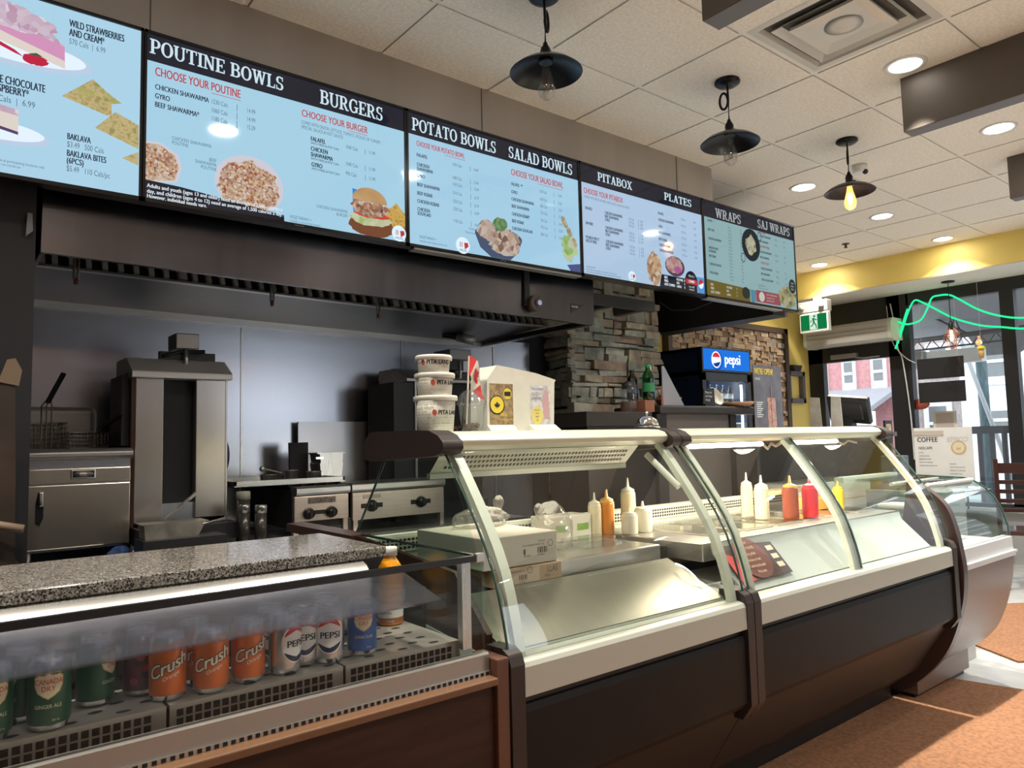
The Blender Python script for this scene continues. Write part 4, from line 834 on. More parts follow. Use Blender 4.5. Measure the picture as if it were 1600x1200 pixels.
mb.build('bead_reflection', REFLW, c1)  # glowing beads stand in for a string of reflections in the case glass
# side glass of the first case, its dark base panel and the wooden shelf behind
MB().prism([(1.47, .80), (1.66, 1.20), (1.70, 1.25), (2.05, 1.243), (2.24, 1.012), (1.64, .955), (1.52, .80)], 'x', 1.128, 1.134).build('side_glass', GLASSG, c1)
mb = MB(); mb.tube([(1.131, 2.05, 1.243), (1.131, 2.24, 1.012)], .004, 6); mb.build('glass_edge', GEDGE, c1)
MB().prism([(1.50, .45), (1.50, .82), (1.64, .955), (2.24, 1.005), (2.24, .45)], 'x', 1.108, 1.125).build('side_panel', WOODR, c1)
MB().box(1.09, 1.16, 2.2, 2.74, .975, 1.005).build('rear_shelf', mat('shelf_maroon', (.06, .03, .025), .3), c1)
MB().prism([(1.70, 1.262), (2.05, 1.243), (2.24, 1.012), (1.60, 1.0), (1.47, .80)], 'x', 3.655, 3.661).build('side_glass', GLASSG, c2)
# paper poster lying behind the second case's glass, with a disc of print
mb = MB(); P = Vector((2.20, 1.488, .800)); U = Vector((1, 0, 0)); W = Vector((0, .66, .75)).normalized()
def pp(u, w, l=0): return P + U * u + W * w + Vector((0, -.75, .66)) * (.0012 * l)
mb.poly([pp(-.02, 0), pp(.29, 0), pp(.29, .135), pp(-.02, .15)], 0); mb.poly([pp(-.02, 0, 1), pp(.06, 0, 1), pp(.03, .10, 1), pp(-.02, .12, 1)], 1)
mb.poly([pp(.12 + .095 * math.cos(a), .085 + .085 * math.sin(a), 2) for a in [math.pi * 2 * k / 28 for k in range(28)]], 2)
for i, s in enumerate(('Try our', 'STREET PLATES', 'fresh grilled', 'chicken or beef', 'with rice & salad', 'Pita Land')): mb.text(s, pp(.12, .142 - i * .024, 3), U, W, .011, 3, 'C', .8)
for i in range(3): mb.poly([pp(.235, .03 + i * .035, 1), pp(.275, .03 + i * .035, 1), pp(.275, .05 + i * .035, 1), pp(.235, .05 + i * .035, 1)], 3)
root_mesh(mb, 'promo_poster', [mat('poster_dark_brown', (.06, .035, .035), .4), mat('poster_red', (.5, .05, .05), .4), mat('poster_maroon', (.14, .05, .045), .4), mat('poster_print', (.62, .5, .36), .5)], 'dark promo poster with a maroon disc propped inside the long deli case', 'poster')

# ================================================================ small pastry case at the far end
def dens(p, n=4):
    o = []
    for i in range(len(p) - 1):
        a, b, c, d = (Vector(p[max(0, i - 1)]), Vector(p[i]), Vector(p[i + 1]), Vector(p[min(len(p) - 1, i + 2)]))
        for k in range(n): s = k / n; q = .5 * (2 * b + (c - a) * s + (2 * a - 5 * b + 4 * c - d) * s * s + (3 * b - a - 3 * c + d) * s ** 3); o.append((q.x, q.y))
    return o + [tuple(p[-1])]
t = thing('pastry_case', 'low curved glass pastry case with a brown belly, at the window end', 'display case', (4.15, 1.8, 0))
PS = [(1.61, 1.055), (1.585, 1.052), (1.535, 1.03), (1.475, .985), (1.435, .93), (1.408, .84), (1.392, .74), (1.384, .66), (1.388, .57), (1.403, .484), (1.436, .37), (1.484, .266), (1.56, .165), (1.66, .07), (1.72, .05), (2.15, .05), (2.15, .72), (1.66, .76)]
PS = dens(PS[:15]) + PS[15:]
m2 = MB().prism(PS, 'x', 3.745, 3.79); m2.build('side_panel', mat('case_brown_panel', (.052, .030, .026), .3), t, bevel=.004)
BEL = [(1.396, .655), (1.400, .57), (1.415, .484), (1.448, .37), (1.496, .266), (1.572, .18), (1.64, .14), (1.64, .03), (2.12, .03), (2.12, .655)]
BEL = dens(BEL[:7]) + BEL[7:]
mb = MB().prism(BEL, 'x', 3.79, 4.42, 0); mb.build('belly_panel', mat('case_taupe_laminate', (.16, .105, .083), .3, var=.06, scale=3), t)
MB().box(3.80, 4.40, 1.66, 2.1, 0, .04).build('plinth', KICK, t)
mb = MB().prism([(1.385, .652), (1.385, .676), (1.395, .68), (1.398, .745), (1.44, .75), (1.44, .652)], 'x', 3.79, 4.43); mb.box(3.79, 4.435, 1.378, 1.40, .668, .680); mb.build('front_trim', mat('case_white_trim', (.66, .67, .68), .3), t)
G3 = [(1.405, .75), (1.412, .81), (1.43, .88), (1.46, .94), (1.50, .99), (1.545, 1.022), (1.60, 1.042), (1.95, 1.055)]
MB().sheet(G3, 'x', 3.795, 4.42, -.007).build('curved_glass', GLASS, t)
mb = MB().tube([(4.42, y, z) for y, z in G3], .005, 6); mb.build('glass_edge', GEDGE, t)
MB().prism(G3 + [(1.95, .75)], 'x', 4.412, 4.418).build('side_glass', GLASSG, t)
MB().box(3.80, 4.40, 1.44, 2.1, .72, .735).build('deck', mat('pale_deck', (.62, .63, .63), .25), t)
MB().box(3.80, 4.40, 1.62, 2.0, .895, .903).build('glass_shelf', GLASSG, t)
MB().box(3.79, 4.42, 1.95, 2.0, 1.035, 1.065).build('top_rail', CREAMW, t)
for yy in (1.55, 1.72): MB().cyl((3.82, yy, 1.036), (4.38, yy, 1.036), .010).build('light_tube', WHITEP, t)
mb = MB().lathe([(.03, .735), (.032, .80), (.022, .82), (.012, .835), (.012, .86), (.016, .862), (.016, .875), (1e-4, .876)], (3.95, 1.52, 0), 16); root_mesh(mb, 'spray_bottle', CLEARP, 'small clear spray bottle standing inside the pastry case', 'bottle', loc=(3.95, 1.52, .735))
mb = MB().box(4.05, 4.22, 1.66, 1.9, .903, .912); root_mesh(mb, 'serving_board', mat('pale_board', (.6, .55, .42), .5), 'pale serving board on the glass shelf of the pastry case', 'board')

# ================================================================ open drinks fridge
F = thing('drinks_fridge', 'open glass fronted drinks fridge with perforated deck, nearest the camera', 'fridge', (.3, 1.8, 0))
FX0, FX1 = -.75, 1.06
MB().box(FX0, FX1, 1.415, 1.86, 0, .745).build('cabinet', WOODR, F)
MB().box(FX0, FX1, 1.392, 1.43, .735, .752).build('wood_ledge', WOODE, F, bevel=.003)
mb = MB().box(FX0, FX1, 1.424, 1.436, .752, .762)
for k in range(120):
    x = FX0 + .012 + k * .015; mb.box(x, x + .008, 1.4225, 1.4245, .7535, .7605, 1)
mb.build('vent_strip', [STEELH, BLACKM], F)
MB().prism([(1.428, .762), (1.428, .799), (1.432, .803), (1.448, .803), (1.448, .762)], 'x', FX0, FX1).build('front_lip', mat('lip_grey_steel', (.36, .35, .33), .3, .6), F)
MB().box(FX0, FX1 - .02, 1.46, 1.86, .70, .78).build('tank', DARKM, F)
PERF = mat('perforated_enamel', (.40, .37, .32), .3, .5, var=.05, scale=5); HOLE = mat('hole_dark', (.006, .006, .006), .9)
def deckplate(xa, xb):
    mb = MB().box(xa, xb, 1.495, 1.83, .818, .826); mb.box(xa, xb, 1.491, 1.497, .775, .8265)
    n = int((xb - xa - .02) / .0165)
    for k in range(n):
        x = xa + .012 + k * .0165
        for z in (.788, .8045): mb.box(x, x + .0115, 1.4895, 1.4915, z, z + .0125, 1)
    r = 0; y = 1.518
    while y < 1.83:
        x = xa + (.03 if r % 2 else .07)
        while x < xb - .02: mb.poly([(x + .013 * math.cos(a), y + .0075 * math.sin(a), .8266) for a in [2 * math.pi * i / 14 for i in range(14)]], 1); x += .085
        y += .03; r += 1
    mb.build('deck_plate', [PERF, HOLE], F)
for xa, xb in ((FX0, -.20), (-.195, .366), (.372, .718), (.724, 1.02)): deckplate(xa, xb)
MB().box(FX0, FX1 - .012, 1.437, 1.445, .803, 1.018).build('front_glass', GLASSL, F)
MB().box(FX0, FX1 - .02, 1.434, 1.446, 1.016, 1.030).build('black_rim', BLACKP, F)
MB().box(FX1 - .011, FX1 - .004, 1.437, 2.05, .812, 1.022).build('side_glass', GLASSG, F)
MB().box(FX1 - .012, FX1 - .003, 1.437, 2.05, 1.022, 1.027).build('glass_edge', mat('dark_glass_edge', (.02, .03, .028), .2), F)
MB().box(1.005, 1.03, 1.455, 1.475, .812, 1.02).build('corner_post', STEEL, F)
MB().box(1.032, 1.058, 1.433, 1.447, 1.012, 1.034).build('corner_clip', STEEL, F, bevel=.003)
MB().sheet([(1.77, .79), (1.70, .86), (1.662, .91), (1.648, .94), (1.647, .965), (1.656, .985), (1.672, 1.0), (1.70, 1.011)][::-1], 'x', FX0, .87, .004).build('steel_back', mat('roll_front_steel', (.60, .58, .55), .26, .85, rvar=.03, scale=3, stretch=(1, 12, 12)), F)
MB().box(FX0, FX1 - .02, 1.85, 1.86, .7, .99).build('dark_back', DARKM, F)
mb = MB(); a = Vector((0, 1.452, .934)); b = Vector((0, 1.68, .985))
mb.sheet([(1.452, .934), (1.635, .978)], 'x', FX0, .945, .005); mb.build('frosted_shelf', FROST, F)
# bring the shelf's right end back at an angle like the sheet in the case
GRAN = mat('speckled_granite', (.30, .27, .24), .10, spec=.7)
nt = GRAN.node_tree; bs = nt.nodes['Principled BSDF']; tc = nt.nodes.new('ShaderNodeTexCoord'); vo = nt.nodes.new('ShaderNodeTexVoronoi'); vo.inputs['Scale'].default_value = 330
sx = nt.nodes.new('ShaderNodeSeparateColor'); cr = nt.nodes.new('ShaderNodeValToRGB'); els = cr.color_ramp.elements
els[0].position = 0; els[0].color = (.02, .017, .015, 1); els[1].position = 1; els[1].color = (.50, .46, .41, 1)
for p_, c_ in ((.20, (.04, .034, .03)), (.30, (.14, .125, .105)), (.6, (.25, .225, .195)), (.85, (.33, .305, .27))): e_ = els.new(p_); e_.color = (*c_, 1)
nt.links.new(tc.outputs['Object'], vo.inputs['Vector']); nt.links.new(vo.outputs['Color'], sx.inputs['Color']); nt.links.new(sx.outputs['Green'], cr.inputs['Fac']); nt.links.new(cr.outputs['Color'], bs.inputs['Base Color'])
root_mesh(MB().box(FX0, .935, 1.69, 2.09, 1.012, 1.038), 'granite_worktop', GRAN, 'speckled grey granite worktop behind the open drinks fridge', 'worktop', bevel=.003)
root_mesh(MB().box(FX0, .90, 1.88, 2.06, 0, 1.012), 'worktop_support', DARKM, 'dark cabinet carrying the granite worktop', 'cabinet')
root_mesh(MB().box(1.062, 1.098, 1.40, 1.50, 0, .79), 'wood_post', mat('post_brown', (.11, .045, .028), .35, coat=.2), 'slim red brown post between drinks fridge and deli case', 'post', bevel=.003)

# ---------------------------------------------------------------- drinks cans and a juice bottle
CANP = [(.0235, .001), (.026, 0), (.0285, .004), (.0325, .012), (.033, .016), (.033, .104), (.0315, .110), (.0275, .117), (.0268, .120), (.0262, .1205), (.0255, .1175)]
ALU = mat('can_aluminium', (.75, .75, .74), .22, 1.0); ALUL = mat('can_lid', (.68, .68, .67), .3, 1.0)
def paint(n, c, c2=None): return mat(n, c, .28, .35, spec=.6, col2=c2, scale=14) if c2 else mat(n, c, .28, .35, spec=.6)
GREENC = paint('can_dark_green', (.012, .085, .04)); ORC = paint('can_orange', (.62, .14, .015)); BLC = paint('can_soda_blue', (.02, .09, .36)); SILC = mat('can_silver', (.60, .60, .60), .25, .9); BERC = paint('can_berry', (.16, .02, .035), (.08, .05, .06))
CRM = mat('can_cream', (.72, .66, .46), .4); GOLD = mat('can_gold', (.45, .33, .12), .3, .7); CRED = mat('can_logo_red', (.55, .02, .03), .35); CBLU = mat('can_logo_navy', (.008, .012, .06), .3); CWHT = mat('can_white_print', (.78, .78, .76), .4); CGRN = mat('can_print_green', (.03, .2, .08), .4)
def ev(cx, cz, a, b, n=28): return [(cx + a * math.cos(2 * math.pi * i / n), cz + b * math.sin(2 * math.pi * i / n)) for i in range(n)]
def make_can(kind, c, ang, label):
    t = thing('drink_can', label, 'can', c, {'ginger': 'green ginger ale cans', 'crush': 'orange soda cans', 'pepsi': 'silver cola cans', 'soda': 'blue soda cans', 'berry': 'berry soda cans'}[kind])
    paintm = {'ginger': GREENC, 'crush': ORC, 'pepsi': SILC, 'soda': BLC, 'berry': BERC}[kind]
    mb = MB().lathe(CANP[:4], c, 28, 1, cap=False); mb.lathe(CANP[3:7], c, 28, 0, cap=False); mb.lathe(CANP[6:], c, 28, 1, cap=False); mb.build('body', [paintm, ALU], t)
    l = MB().lathe([(.0258, .1178), (.022, .1172), (1e-4, .1172)], c, 24).build('lid', ALUL, t)
    mb = MB(); mb.poly([(c[0] + .007 * math.cos(a), c[1] + .011 * math.sin(a) - .004, c[2] + .1185) for a in [2 * math.pi * i / 12 for i in range(12)]]); mb.build('pull_tab', ALU, l)
    mb = MB(); R = .0333
    if kind in ('ginger', 'soda'):
        shield = [(-.021, .090), (-.016, .0945), (-.006, .0935), (0, .097), (.006, .0935), (.016, .0945), (.021, .090), (.0205, .076), (.016, .066), (.008, .060), (0, .0555), (-.008, .060), (-.016, .066), (-.0205, .076)]
        mb.wpatch([(x * 1.08, .0765 + (z - .0765) * 1.08) for x, z in shield], c, R, ang, 1); mb.wpatch(shield, c, R + .0003, ang, 0)
        mb.wrap('CANADA', c, R + .0008, ang, .0795, .0085, 2, .82); mb.wrap('DRY', c, R + .0008, ang, .068, .0085, 2, .9)
        mb.wrap('GINGER ALE' if kind == 'ginger' else 'SODA CLUB', c, R + .0005, ang, .040, .006, 0, .85); mb.wrap('355 mL', c, R + .0005, ang + .35, .018, .0035, 0, .8)
        mats = [CRM, GOLD, CRED]
    elif kind == 'pepsi':
        mb.wpatch(ev(0, .062, .0325, .039), c, R, ang, 3); mb.wpatch(ev(0, .062, .0300, .0362), c, R + .0003, ang, 0)
        top = [(.0300 * math.cos(a), .062 + .0362 * math.sin(a)) for a in [math.radians(25 + 130 * i / 14) for i in range(15)]]; bot = [(.0300 * math.cos(a), .062 + .0362 * math.sin(a)) for a in [math.radians(205 + 130 * i / 14) for i in range(15)]]
        mb.wpatch(top, c, R + .0006, ang, 1); mb.wpatch(bot, c, R + .0006, ang, 2); mb.wrap('PEPSI', c, R + .0009, ang, .0560, .0130, 4, 1.08); mb.wrap('PEPSI', c, R + .0010, ang + .03, .0560, .0130, 4, 1.08)
        mats = [CWHT, CRED, CBLU, mat('can_ring_silver', (.8, .8, .8), .3, .6), BLACKINK]
    elif kind == 'crush':
        for da, dz in ((-.07, 0), (.07, 0), (0, -.002), (0, .002), (-.05, .0015), (.05, -.0015)): mb.wrap('Crush', c, R + .0004, ang + da, .0545 + dz, .0235, 1, .84, .42)
        for da in (-.025, 0, .025): mb.wrap('Crush', c, R + .0009 + da * .002, ang + da, .0545, .0235, 0, .84, .42)
        mb.wrap('Orange', c, R + .0005, ang + .12, .044, .0075, 0, .9, .42); mats = [mat('crush_cream', (.80, .72, .58), .4), mat('crush_outline', (.05, .035, .02), .4)]
    else:
        for i in range(7): mb.wpatch(ev(.012 * (i % 3 - 1), .03 + .011 * i, .008, .007, 10), c, R + .0003, ang + .25 * (i % 2), i % 2)
        mats = [mat('berry_pink', (.35, .05, .1), .4), mat('berry_dark', (.05, .01, .02), .4)]
    mb.build('label_print', mats, t); return t
def cpos(x, y): return (x * .9875, y * .9875, .8268)
def face(x, y): return math.atan2(-y, -x)
RCAN = .035
cans = [('ginger', .188, 1.545, -.05, 'ginger ale can at the fridge front, whole shield facing out'), ('ginger', .103, 1.552, .15, 'ginger ale can cut by the left picture edge'), ('ginger', .272, 1.625, .95, 'ginger ale can half turned, behind the two front ones'), ('ginger', .155, 1.625, -.9, 'ginger ale can hidden behind the front pair'), ('ginger', .060, 1.625, .2, 'ginger ale can behind the one at the picture edge'),
        ('berry', .352, 1.632, 0, 'berry coloured can at the back beside the ginger ale'),
        ('crush', .385, 1.562, .05, 'orange soda can at the front left of its three'), ('crush', .462, 1.548, .05, 'orange soda can in the middle, overlapping its neighbour'), ('crush', .540, 1.562, .25, 'orange soda can on the right, partly hidden, beside the silver cans'), ('crush', .450, 1.630, .1, 'orange soda can in the back row under the frosted shelf'),
        ('pepsi', .618, 1.562, .75, 'silver cola can turned away, leftmost of its kind'), ('pepsi', .670, 1.590, .15, 'silver cola can standing in the middle of its row'), ('pepsi', .722, 1.570, .05, 'silver cola can with round badge facing out, beside the blue can'), ('pepsi', .610, 1.632, .3, 'silver cola can in the back row under the frosted shelf'), ('pepsi', .745, 1.640, .3, 'silver cola can behind the blue soda can'),
        ('soda', .806, 1.575, .12, 'single blue soda can at the right end of the row')]
for kd, x, y, dt, lab in cans: make_can(kd, cpos(x, y), face(x, y) + dt, lab)
c = (.980, 1.753, .8268); t = thing('juice_bottle', 'orange vitamin drink bottle with white cap, standing alone in the fridge', 'bottle', c)
JP = [(.030, .0), (.033, .004), (.033, .066), (.0315, .07), (.0315, .078), (.0335, .082), (.0335, .118), (.031, .124), (.033, .132), (.031, .148), (.022, .162), (.0165, .170), (.0165, .178)]
MB().lathe(JP, c, 28).build('body', mat('orange_juice_drink', (.85, .33, .01), .18, spec=.6, coat=.5), t)
MB().lathe([(.0195, .176), (.0195, .196), (.018, .1985), (1e-4, .199)], c, 24).build('cap', WHITEP, t)
mb = MB().lathe([(.0337, .006), (.0339, .064)], c, 28, 1, cap=False); mb.lathe([(.0341, .020), (.0341, .060)], c, 28, 0, cap=False)
a = face(c[0], c[1]); mb.wrap('vitamin', c, .0345, a + .3, .04, .009, 2, .8); mb.wrap('ESSENTIAL', c, .0345, a - .35, .030, .006, 2, .8); mb.wrap('orange', c, .0345, a, .010, .006, 0, .8)
mb.build('label', [CWHT, mat('label_rust', (.4, .12, .02), .4), BLACKINK], t)
# ================================================================ the cook line
root_mesh(MB().box(.30, 2.75, 3.30, 4.02, .83, .86).box(.32, .37, 3.32, 3.37, 0, .83).box(2.68, 2.73, 3.32, 3.37, 0, .83).box(.32, .37, 3.95, 4.0, 0, .83).box(2.68, 2.73, 3.95, 4.0, 0, .83).box(.32, 2.73, 3.34, 3.98, .30, .32), 'equipment_stand', STEELH, 'long low steel stand carrying the fryer, broilers and burners', 'stand')
GOLDST = mat('warm_fryer_steel', (.56, .51, .44), .26, .9, rvar=.025, scale=2.5, stretch=(12, 12, .6))
t = thing('deep_fryer', 'stainless deep fryer with hinged door and small badge', 'fryer', (.51, 3.7, .86))
MB().box(.318, .686, 3.42, 3.98, .905, 1.262).build('cabinet', STEELD, t)
MB().box(.322, .684, 3.402, 3.42, .915, 1.165).build('door', GOLDST, t, bevel=.004)
h = MB().prism([(.352, 1.02), (.366, 1.01), (.378, 1.04), (.378, 1.12), (.37, 1.14), (.36, 1.14), (.352, 1.10)], 'y', 3.398, 3.4015); h.build('handle_recess', BLACKP, t)
MB().box(.360, .376, 3.384, 3.4, 1.085, 1.14).build('door_handle', CHROME, t, bevel=.004)
MB().box(.320, .685, 3.406, 3.425, 1.170, 1.228).build('control_panel', GOLDST, t, bevel=.003)
b_ = MB().box(.468, .556, 3.400, 3.406, 1.186, 1.222).build('badge', CHROME, t, bevel=.003); MB().box(.474, .550, 3.3985, 3.4, 1.191, 1.217).build('badge_plate', BLACKP, b_)
MB().lathe([(.033, 0), (.036, .001), (1e-4, .0015)], (.512, 3.398, 1.204), 24, mat=Matrix.Rotation(math.pi / 2, 3, 'X') @ Matrix.Diagonal(Vector((1, .33, 1)))).build('badge_oval', mat('badge_grey', (.45, .42, .38), .3, .6), b_)
MB().prism([(3.40, 1.262), (3.385, 1.272), (3.385, 1.292), (3.40, 1.305), (3.50, 1.308), (3.50, 1.262)], 'x', .312, .690).build('front_rim', STEELH, t, bevel=.004)
MB().box(.312, .640, 3.9, 4.02, 1.26, 1.50).build('flue_riser', mat('flue_steel', (.70, .68, .67), .35, .3), t, bevel=.03, seg=4)
MB().box(.33, .68, 3.5, 3.9, 1.25, 1.262).build('oil_well', mat('dark_oil', (.02, .012, .006), .08), t)
for x in (.335, .67): MB().cyl((x, 3.46, .86), (x, 3.46, .905), .014).build('leg', STEEL, t)
WIRE = mat('basket_wire', (.32, .28, .25), .35, 1.0)
def basket(x0, x1, y0, y1, z0, z1, lab, hx, hz, hl, front):
    t = thing('fry_basket', lab, 'fry basket', ((x0 + x1) / 2, (y0 + y1) / 2, z0), 'wire fry baskets'); mb = MB(); nx = 11; nz = 7
    for k in range(nz + 1):
        z = z0 + (z1 - z0) * k / nz; mb.tube([(x0, y0, z), (x1, y0, z), (x1, y1, z), (x0, y1, z), (x0, y0, z)], .0018 if k < nz else .0035, 5)
    for k in range(nx + 1):
        x = x0 + (x1 - x0) * k / nx; mb.tube([(x, y0, z1), (x, y0, z0), (x, y1, z0), (x, y1, z1)], .0016, 4)
    for k in range(1, 8):
        y = y0 + (y1 - y0) * k / 8; mb.tube([(x0, y, z1), (x0, y, z0), (x1, y, z0), (x1, y, z1)], .0016, 4)
    mb.build('mesh_basket', WIRE, t)
    mb = MB()
    if front:
        for k in range(3): mb.tube([(hx - .018 + k * .018, y0 - .004, z0 + .01), (hx - .018 + k * .018, y0 - .006, z1 + .07), (hx - .006 + k * .01, y0 - .012, hz)], .003, 6)
        mb.build('handle_wire', WIRE, t); a = Vector((hx, y0 - .012, hz - .01)); b = a + Vector((.055, -.03, .13)); MB().obox((a + b) / 2, (.016, .006, .07), (b - a).to_track_quat('Z', 'Y').to_matrix()).build('grip', BLACKP, t, bevel=.004)
    else:
        mb.tube([(hx, y0, z1), (hx + .02, y0 - .02, z1 + .02)], .003, 6); mb.build('handle_wire', WIRE, t); a = Vector((hx + .02, y0 - .02, z1 + .02)); b = a + Vector((.055, -.06, .05)); MB().obox((a + b) / 2, (.013, .006, .055), (b - a).to_track_quat('Z', 'Y').to_matrix()).build('grip', BLACKP, t, bevel=.004)
basket(.335, .475, 3.58, 3.86, 1.268, 1.415, 'wire fry basket standing up with tall black grip, left in the fryer', .40, 1.505, 0, True)
basket(.485, .63, 3.58, 3.86, 1.262, 1.375, 'dark fry basket lowered into the fryer beside the raised one', .585, 0, 0, False)

WARMST = mat('warm_broiler_steel', (.56, .52, .50), .25, .9, rvar=.025, scale=2, stretch=(12, 12, .6))
def broiler(x, y, sc, lab):
    t = thing('vertical_broiler', lab, 'broiler', (x, y, .86), 'upright shawarma broilers')
    def B(a, b, c, e, f, g, m=0, mb=None): return (mb or MB()).box(x + a * sc, x + b * sc, y + c, y + e, f, g, m)
    B(.0, .395, .06, .36, .97, 1.60).build('back_box', BLACKM, t)
    MB().prism([(x - .035, 1.315), (x - .005, 1.315), (x - .005, 1.63), (x - .035, 1.62)], 'y', y + .05, y + .30).build('side_guard', DARKM, t)
    B(.008, .120, .0, .05, .985, 1.605).build('left_shield', WARMST, t, bevel=.003); B(.255, .385, .0, .05, .99, 1.605).build('right_shield', WARMST, t, bevel=.003)
    B(-.008, .008, .0, .08, .97, 1.61).build('side_post', mat('red_brown_post', (.06, .025, .02), .4, .5), t); B(.385, .393, .0, .08, .97, 1.61).build('side_post', STEEL, t)
    MB().prism([(y - .03, 1.605), (y - .03, 1.632), (y + .09, 1.70), (y + .30, 1.70), (y + .30, 1.605)], 'x', x - .012, x + .405 * sc).build('hood_top', mat('broiler_top_steel', (.80, .79, .78), .35, .2), t, bevel=.003)
    m_ = B(.175, .275, .03, .17, 1.745, 1.815).build('motor_box', mat('motor_grey', (.34, .32, .30), .35, .8), t, bevel=.004)
    MB().cyl((x + .225 * sc, y + .06, 1.745), (x + .225 * sc, y + .06, 1.66), .012).build('drive_shaft', STEEL, m_)
    mb = MB().box(x + .12 * sc, x + .36 * sc, y + .08, y + .11, 1.70, 1.735); mb.tube([(x + .12 * sc, y + .02, 1.705), (x + .2 * sc, y + .08, 1.735), (x + .3 * sc, y + .03, 1.735)], .01, 6); mb.build('arm_bracket', DARKM, t)
    MB().box(x, x + .41 * sc, y - .12, y + .36, .90, .968).build('drip_base', DARKM, t); B(.12, .26, .02, .05, .97, 1.06).build('guard_plate', STEELD, t)
    for k in (0, .37): MB().cyl((x + k * sc + .01, y, .86), (x + k * sc + .01, y, .90), .015).build('leg', STEEL, t)
    return t
broiler(.700, 3.45, 1.0, 'upright shawarma broiler with steel wing shields beside the fryer')
t2 = thing('vertical_broiler', 'second shawarma broiler with black sides, behind the stacked white tubs', 'broiler', (2.4, 3.7, .86), 'upright shawarma broilers')
MB().box(2.075, 2.22, 3.65, 3.96, .95, 1.645).build('side_guard', DARKM, t2); MB().box(2.22, 2.70, 3.67, 3.96, .95, 1.65).build('back_box', BLACKM, t2); MB().box(2.208, 2.222, 3.64, 3.67, .95, 1.655).build('side_post', STEEL, t2)
MB().prism([(3.63, 1.65), (3.63, 1.67), (3.77, 1.735), (3.96, 1.735), (3.96, 1.65)], 'x', 2.15, 2.7).build('hood_top', STEELH, t2, bevel=.003)
m_ = MB().box(2.455, 2.615, 3.64, 3.82, 1.795, 1.857).build('motor_box', mat('motor_grey', (.34, .32, .30), .35, .8), t2, bevel=.004); MB().cyl((2.555, 3.68, 1.795), (2.555, 3.68, 1.65), .010).build('drive_shaft', STEEL, m_); MB().box(2.46, 2.58, 3.68, 3.80, 1.735, 1.795).build('arm_bracket', DARKM, m_)
MB().box(2.07, 2.71, 3.63, 3.96, .86, .95).build('drip_base', DARKM, t2)

PINKST = mat('range_front_steel', (.62, .53, .47), .34, .85, rvar=.06, scale=3, stretch=(2, 30, 30), var=.05)
def knob(mb_parent, x, y, z, r=.028):
    MB().lathe([(r, 0), (r * 1.02, .004), (r * .85, .012), (r * .8, .026), (1e-4, .028)], (x, y, z), 22, mat=Matrix.Rotation(math.pi / 2, 3, 'X')).box(x - .005, x + .005, y - .034, y - .026, z - r * .75, z + r * .75).build('knob', BLACKP, mb_parent)
t = thing('gas_burner', 'two knob gas burner with a tray of pans on top', 'burner', (1.53, 3.7, .86))
MB().box(1.386, 1.676, 3.42, 4.02, .90, 1.085).build('body', BLACKM, t)
MB().box(1.39, 1.672, 3.400, 3.425, .935, 1.055).build('front_panel', PINKST, t, bevel=.003)
MB().prism([(3.398, 1.058), (3.392, 1.07), (3.392, 1.092), (3.41, 1.10), (3.47, 1.10), (3.47, 1.058)], 'x', 1.40, 1.678).build('front_rim', STEELH, t, bevel=.003)
MB().box(1.46, 1.60, 3.396, 3.401, 1.018, 1.046).build('name_plate', mat('plate_dark_print', (.16, .13, .11), .4, .5, var=.5, scale=120), t)
for x in (1.462, 1.578): knob(t, x, 3.40, .972)
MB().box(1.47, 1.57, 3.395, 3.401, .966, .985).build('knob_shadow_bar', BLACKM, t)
mb = MB()
for k in range(5): mb.tube([(1.40 + k * .065, 3.48, 1.105), (1.40 + k * .065, 3.98, 1.105)], .008, 6)
mb.tube([(1.39, 3.5, 1.105), (1.67, 3.5, 1.105)], .008, 6); mb.tube([(1.39, 3.96, 1.105), (1.67, 3.96, 1.105)], .008, 6); mb.build('grate', BLACKM, t)
for x in (1.40, 1.655): MB().box(x - .012, x + .012, 3.402, 3.43, .86, .935).build('leg', PINKST, t)
t = thing('griddle', 'wide flat griddle with dark dials behind the side glass', 'griddle', (1.97, 3.7, .86))
MB().box(1.70, 2.23, 3.42, 3.61, .93, 1.06).build('body', BLACKM, t)
MB().box(1.692, 2.238, 3.40, 3.425, .918, 1.055).build('front_panel', PINKST, t, bevel=.003)
MB().prism([(3.398, 1.058), (3.392, 1.07), (3.392, 1.096), (3.41, 1.104), (3.62, 1.104), (3.62, 1.058)], 'x', 1.688, 2.244).build('griddle_plate', STEELH, t, bevel=.003)
for x in (1.80, 2.09): knob(t, x, 3.40, .985, .03); MB().box(x - .06, x + .06, 3.396, 3.401, .975, .998).build('dial_slot', BLACKM, t)
MB().box(1.75, 1.85, 3.397, 3.401, 1.022, 1.042).build('name_plate', mat('plate_pale_print', (.4, .34, .3), .4, .5), t)
for x in (1.71, 2.225): MB().box(x - .012, x + .012, 3.402, 3.43, .86, .918).build('leg', PINKST, t)
root_mesh(MB().box(1.655, 2.165, 3.99, 4.002, .861, 1.432).box(1.655, 2.165, 3.985, 3.99, 1.425, 1.432), 'splash_plate', mat('splash_steel', (.60, .60, .64), .34, 1.0, rvar=.03, scale=2.5, stretch=(12, 12, 1)), 'upright steel splash plate standing behind the griddle', 'splash plate')
mb = MB().box(1.13, 1.68, 3.46, 3.98, 1.113, 1.119); 
for a in ((1.13, 1.14, 3.46, 3.98), (1.67, 1.68, 3.46, 3.98), (1.13, 1.68, 3.46, 3.47), (1.13, 1.68, 3.97, 3.98)): mb.box(*a, 1.118, 1.138)
root_mesh(mb, 'sheet_pan', STEELH, 'flat steel sheet pan lying across the gas burner', 'pan')
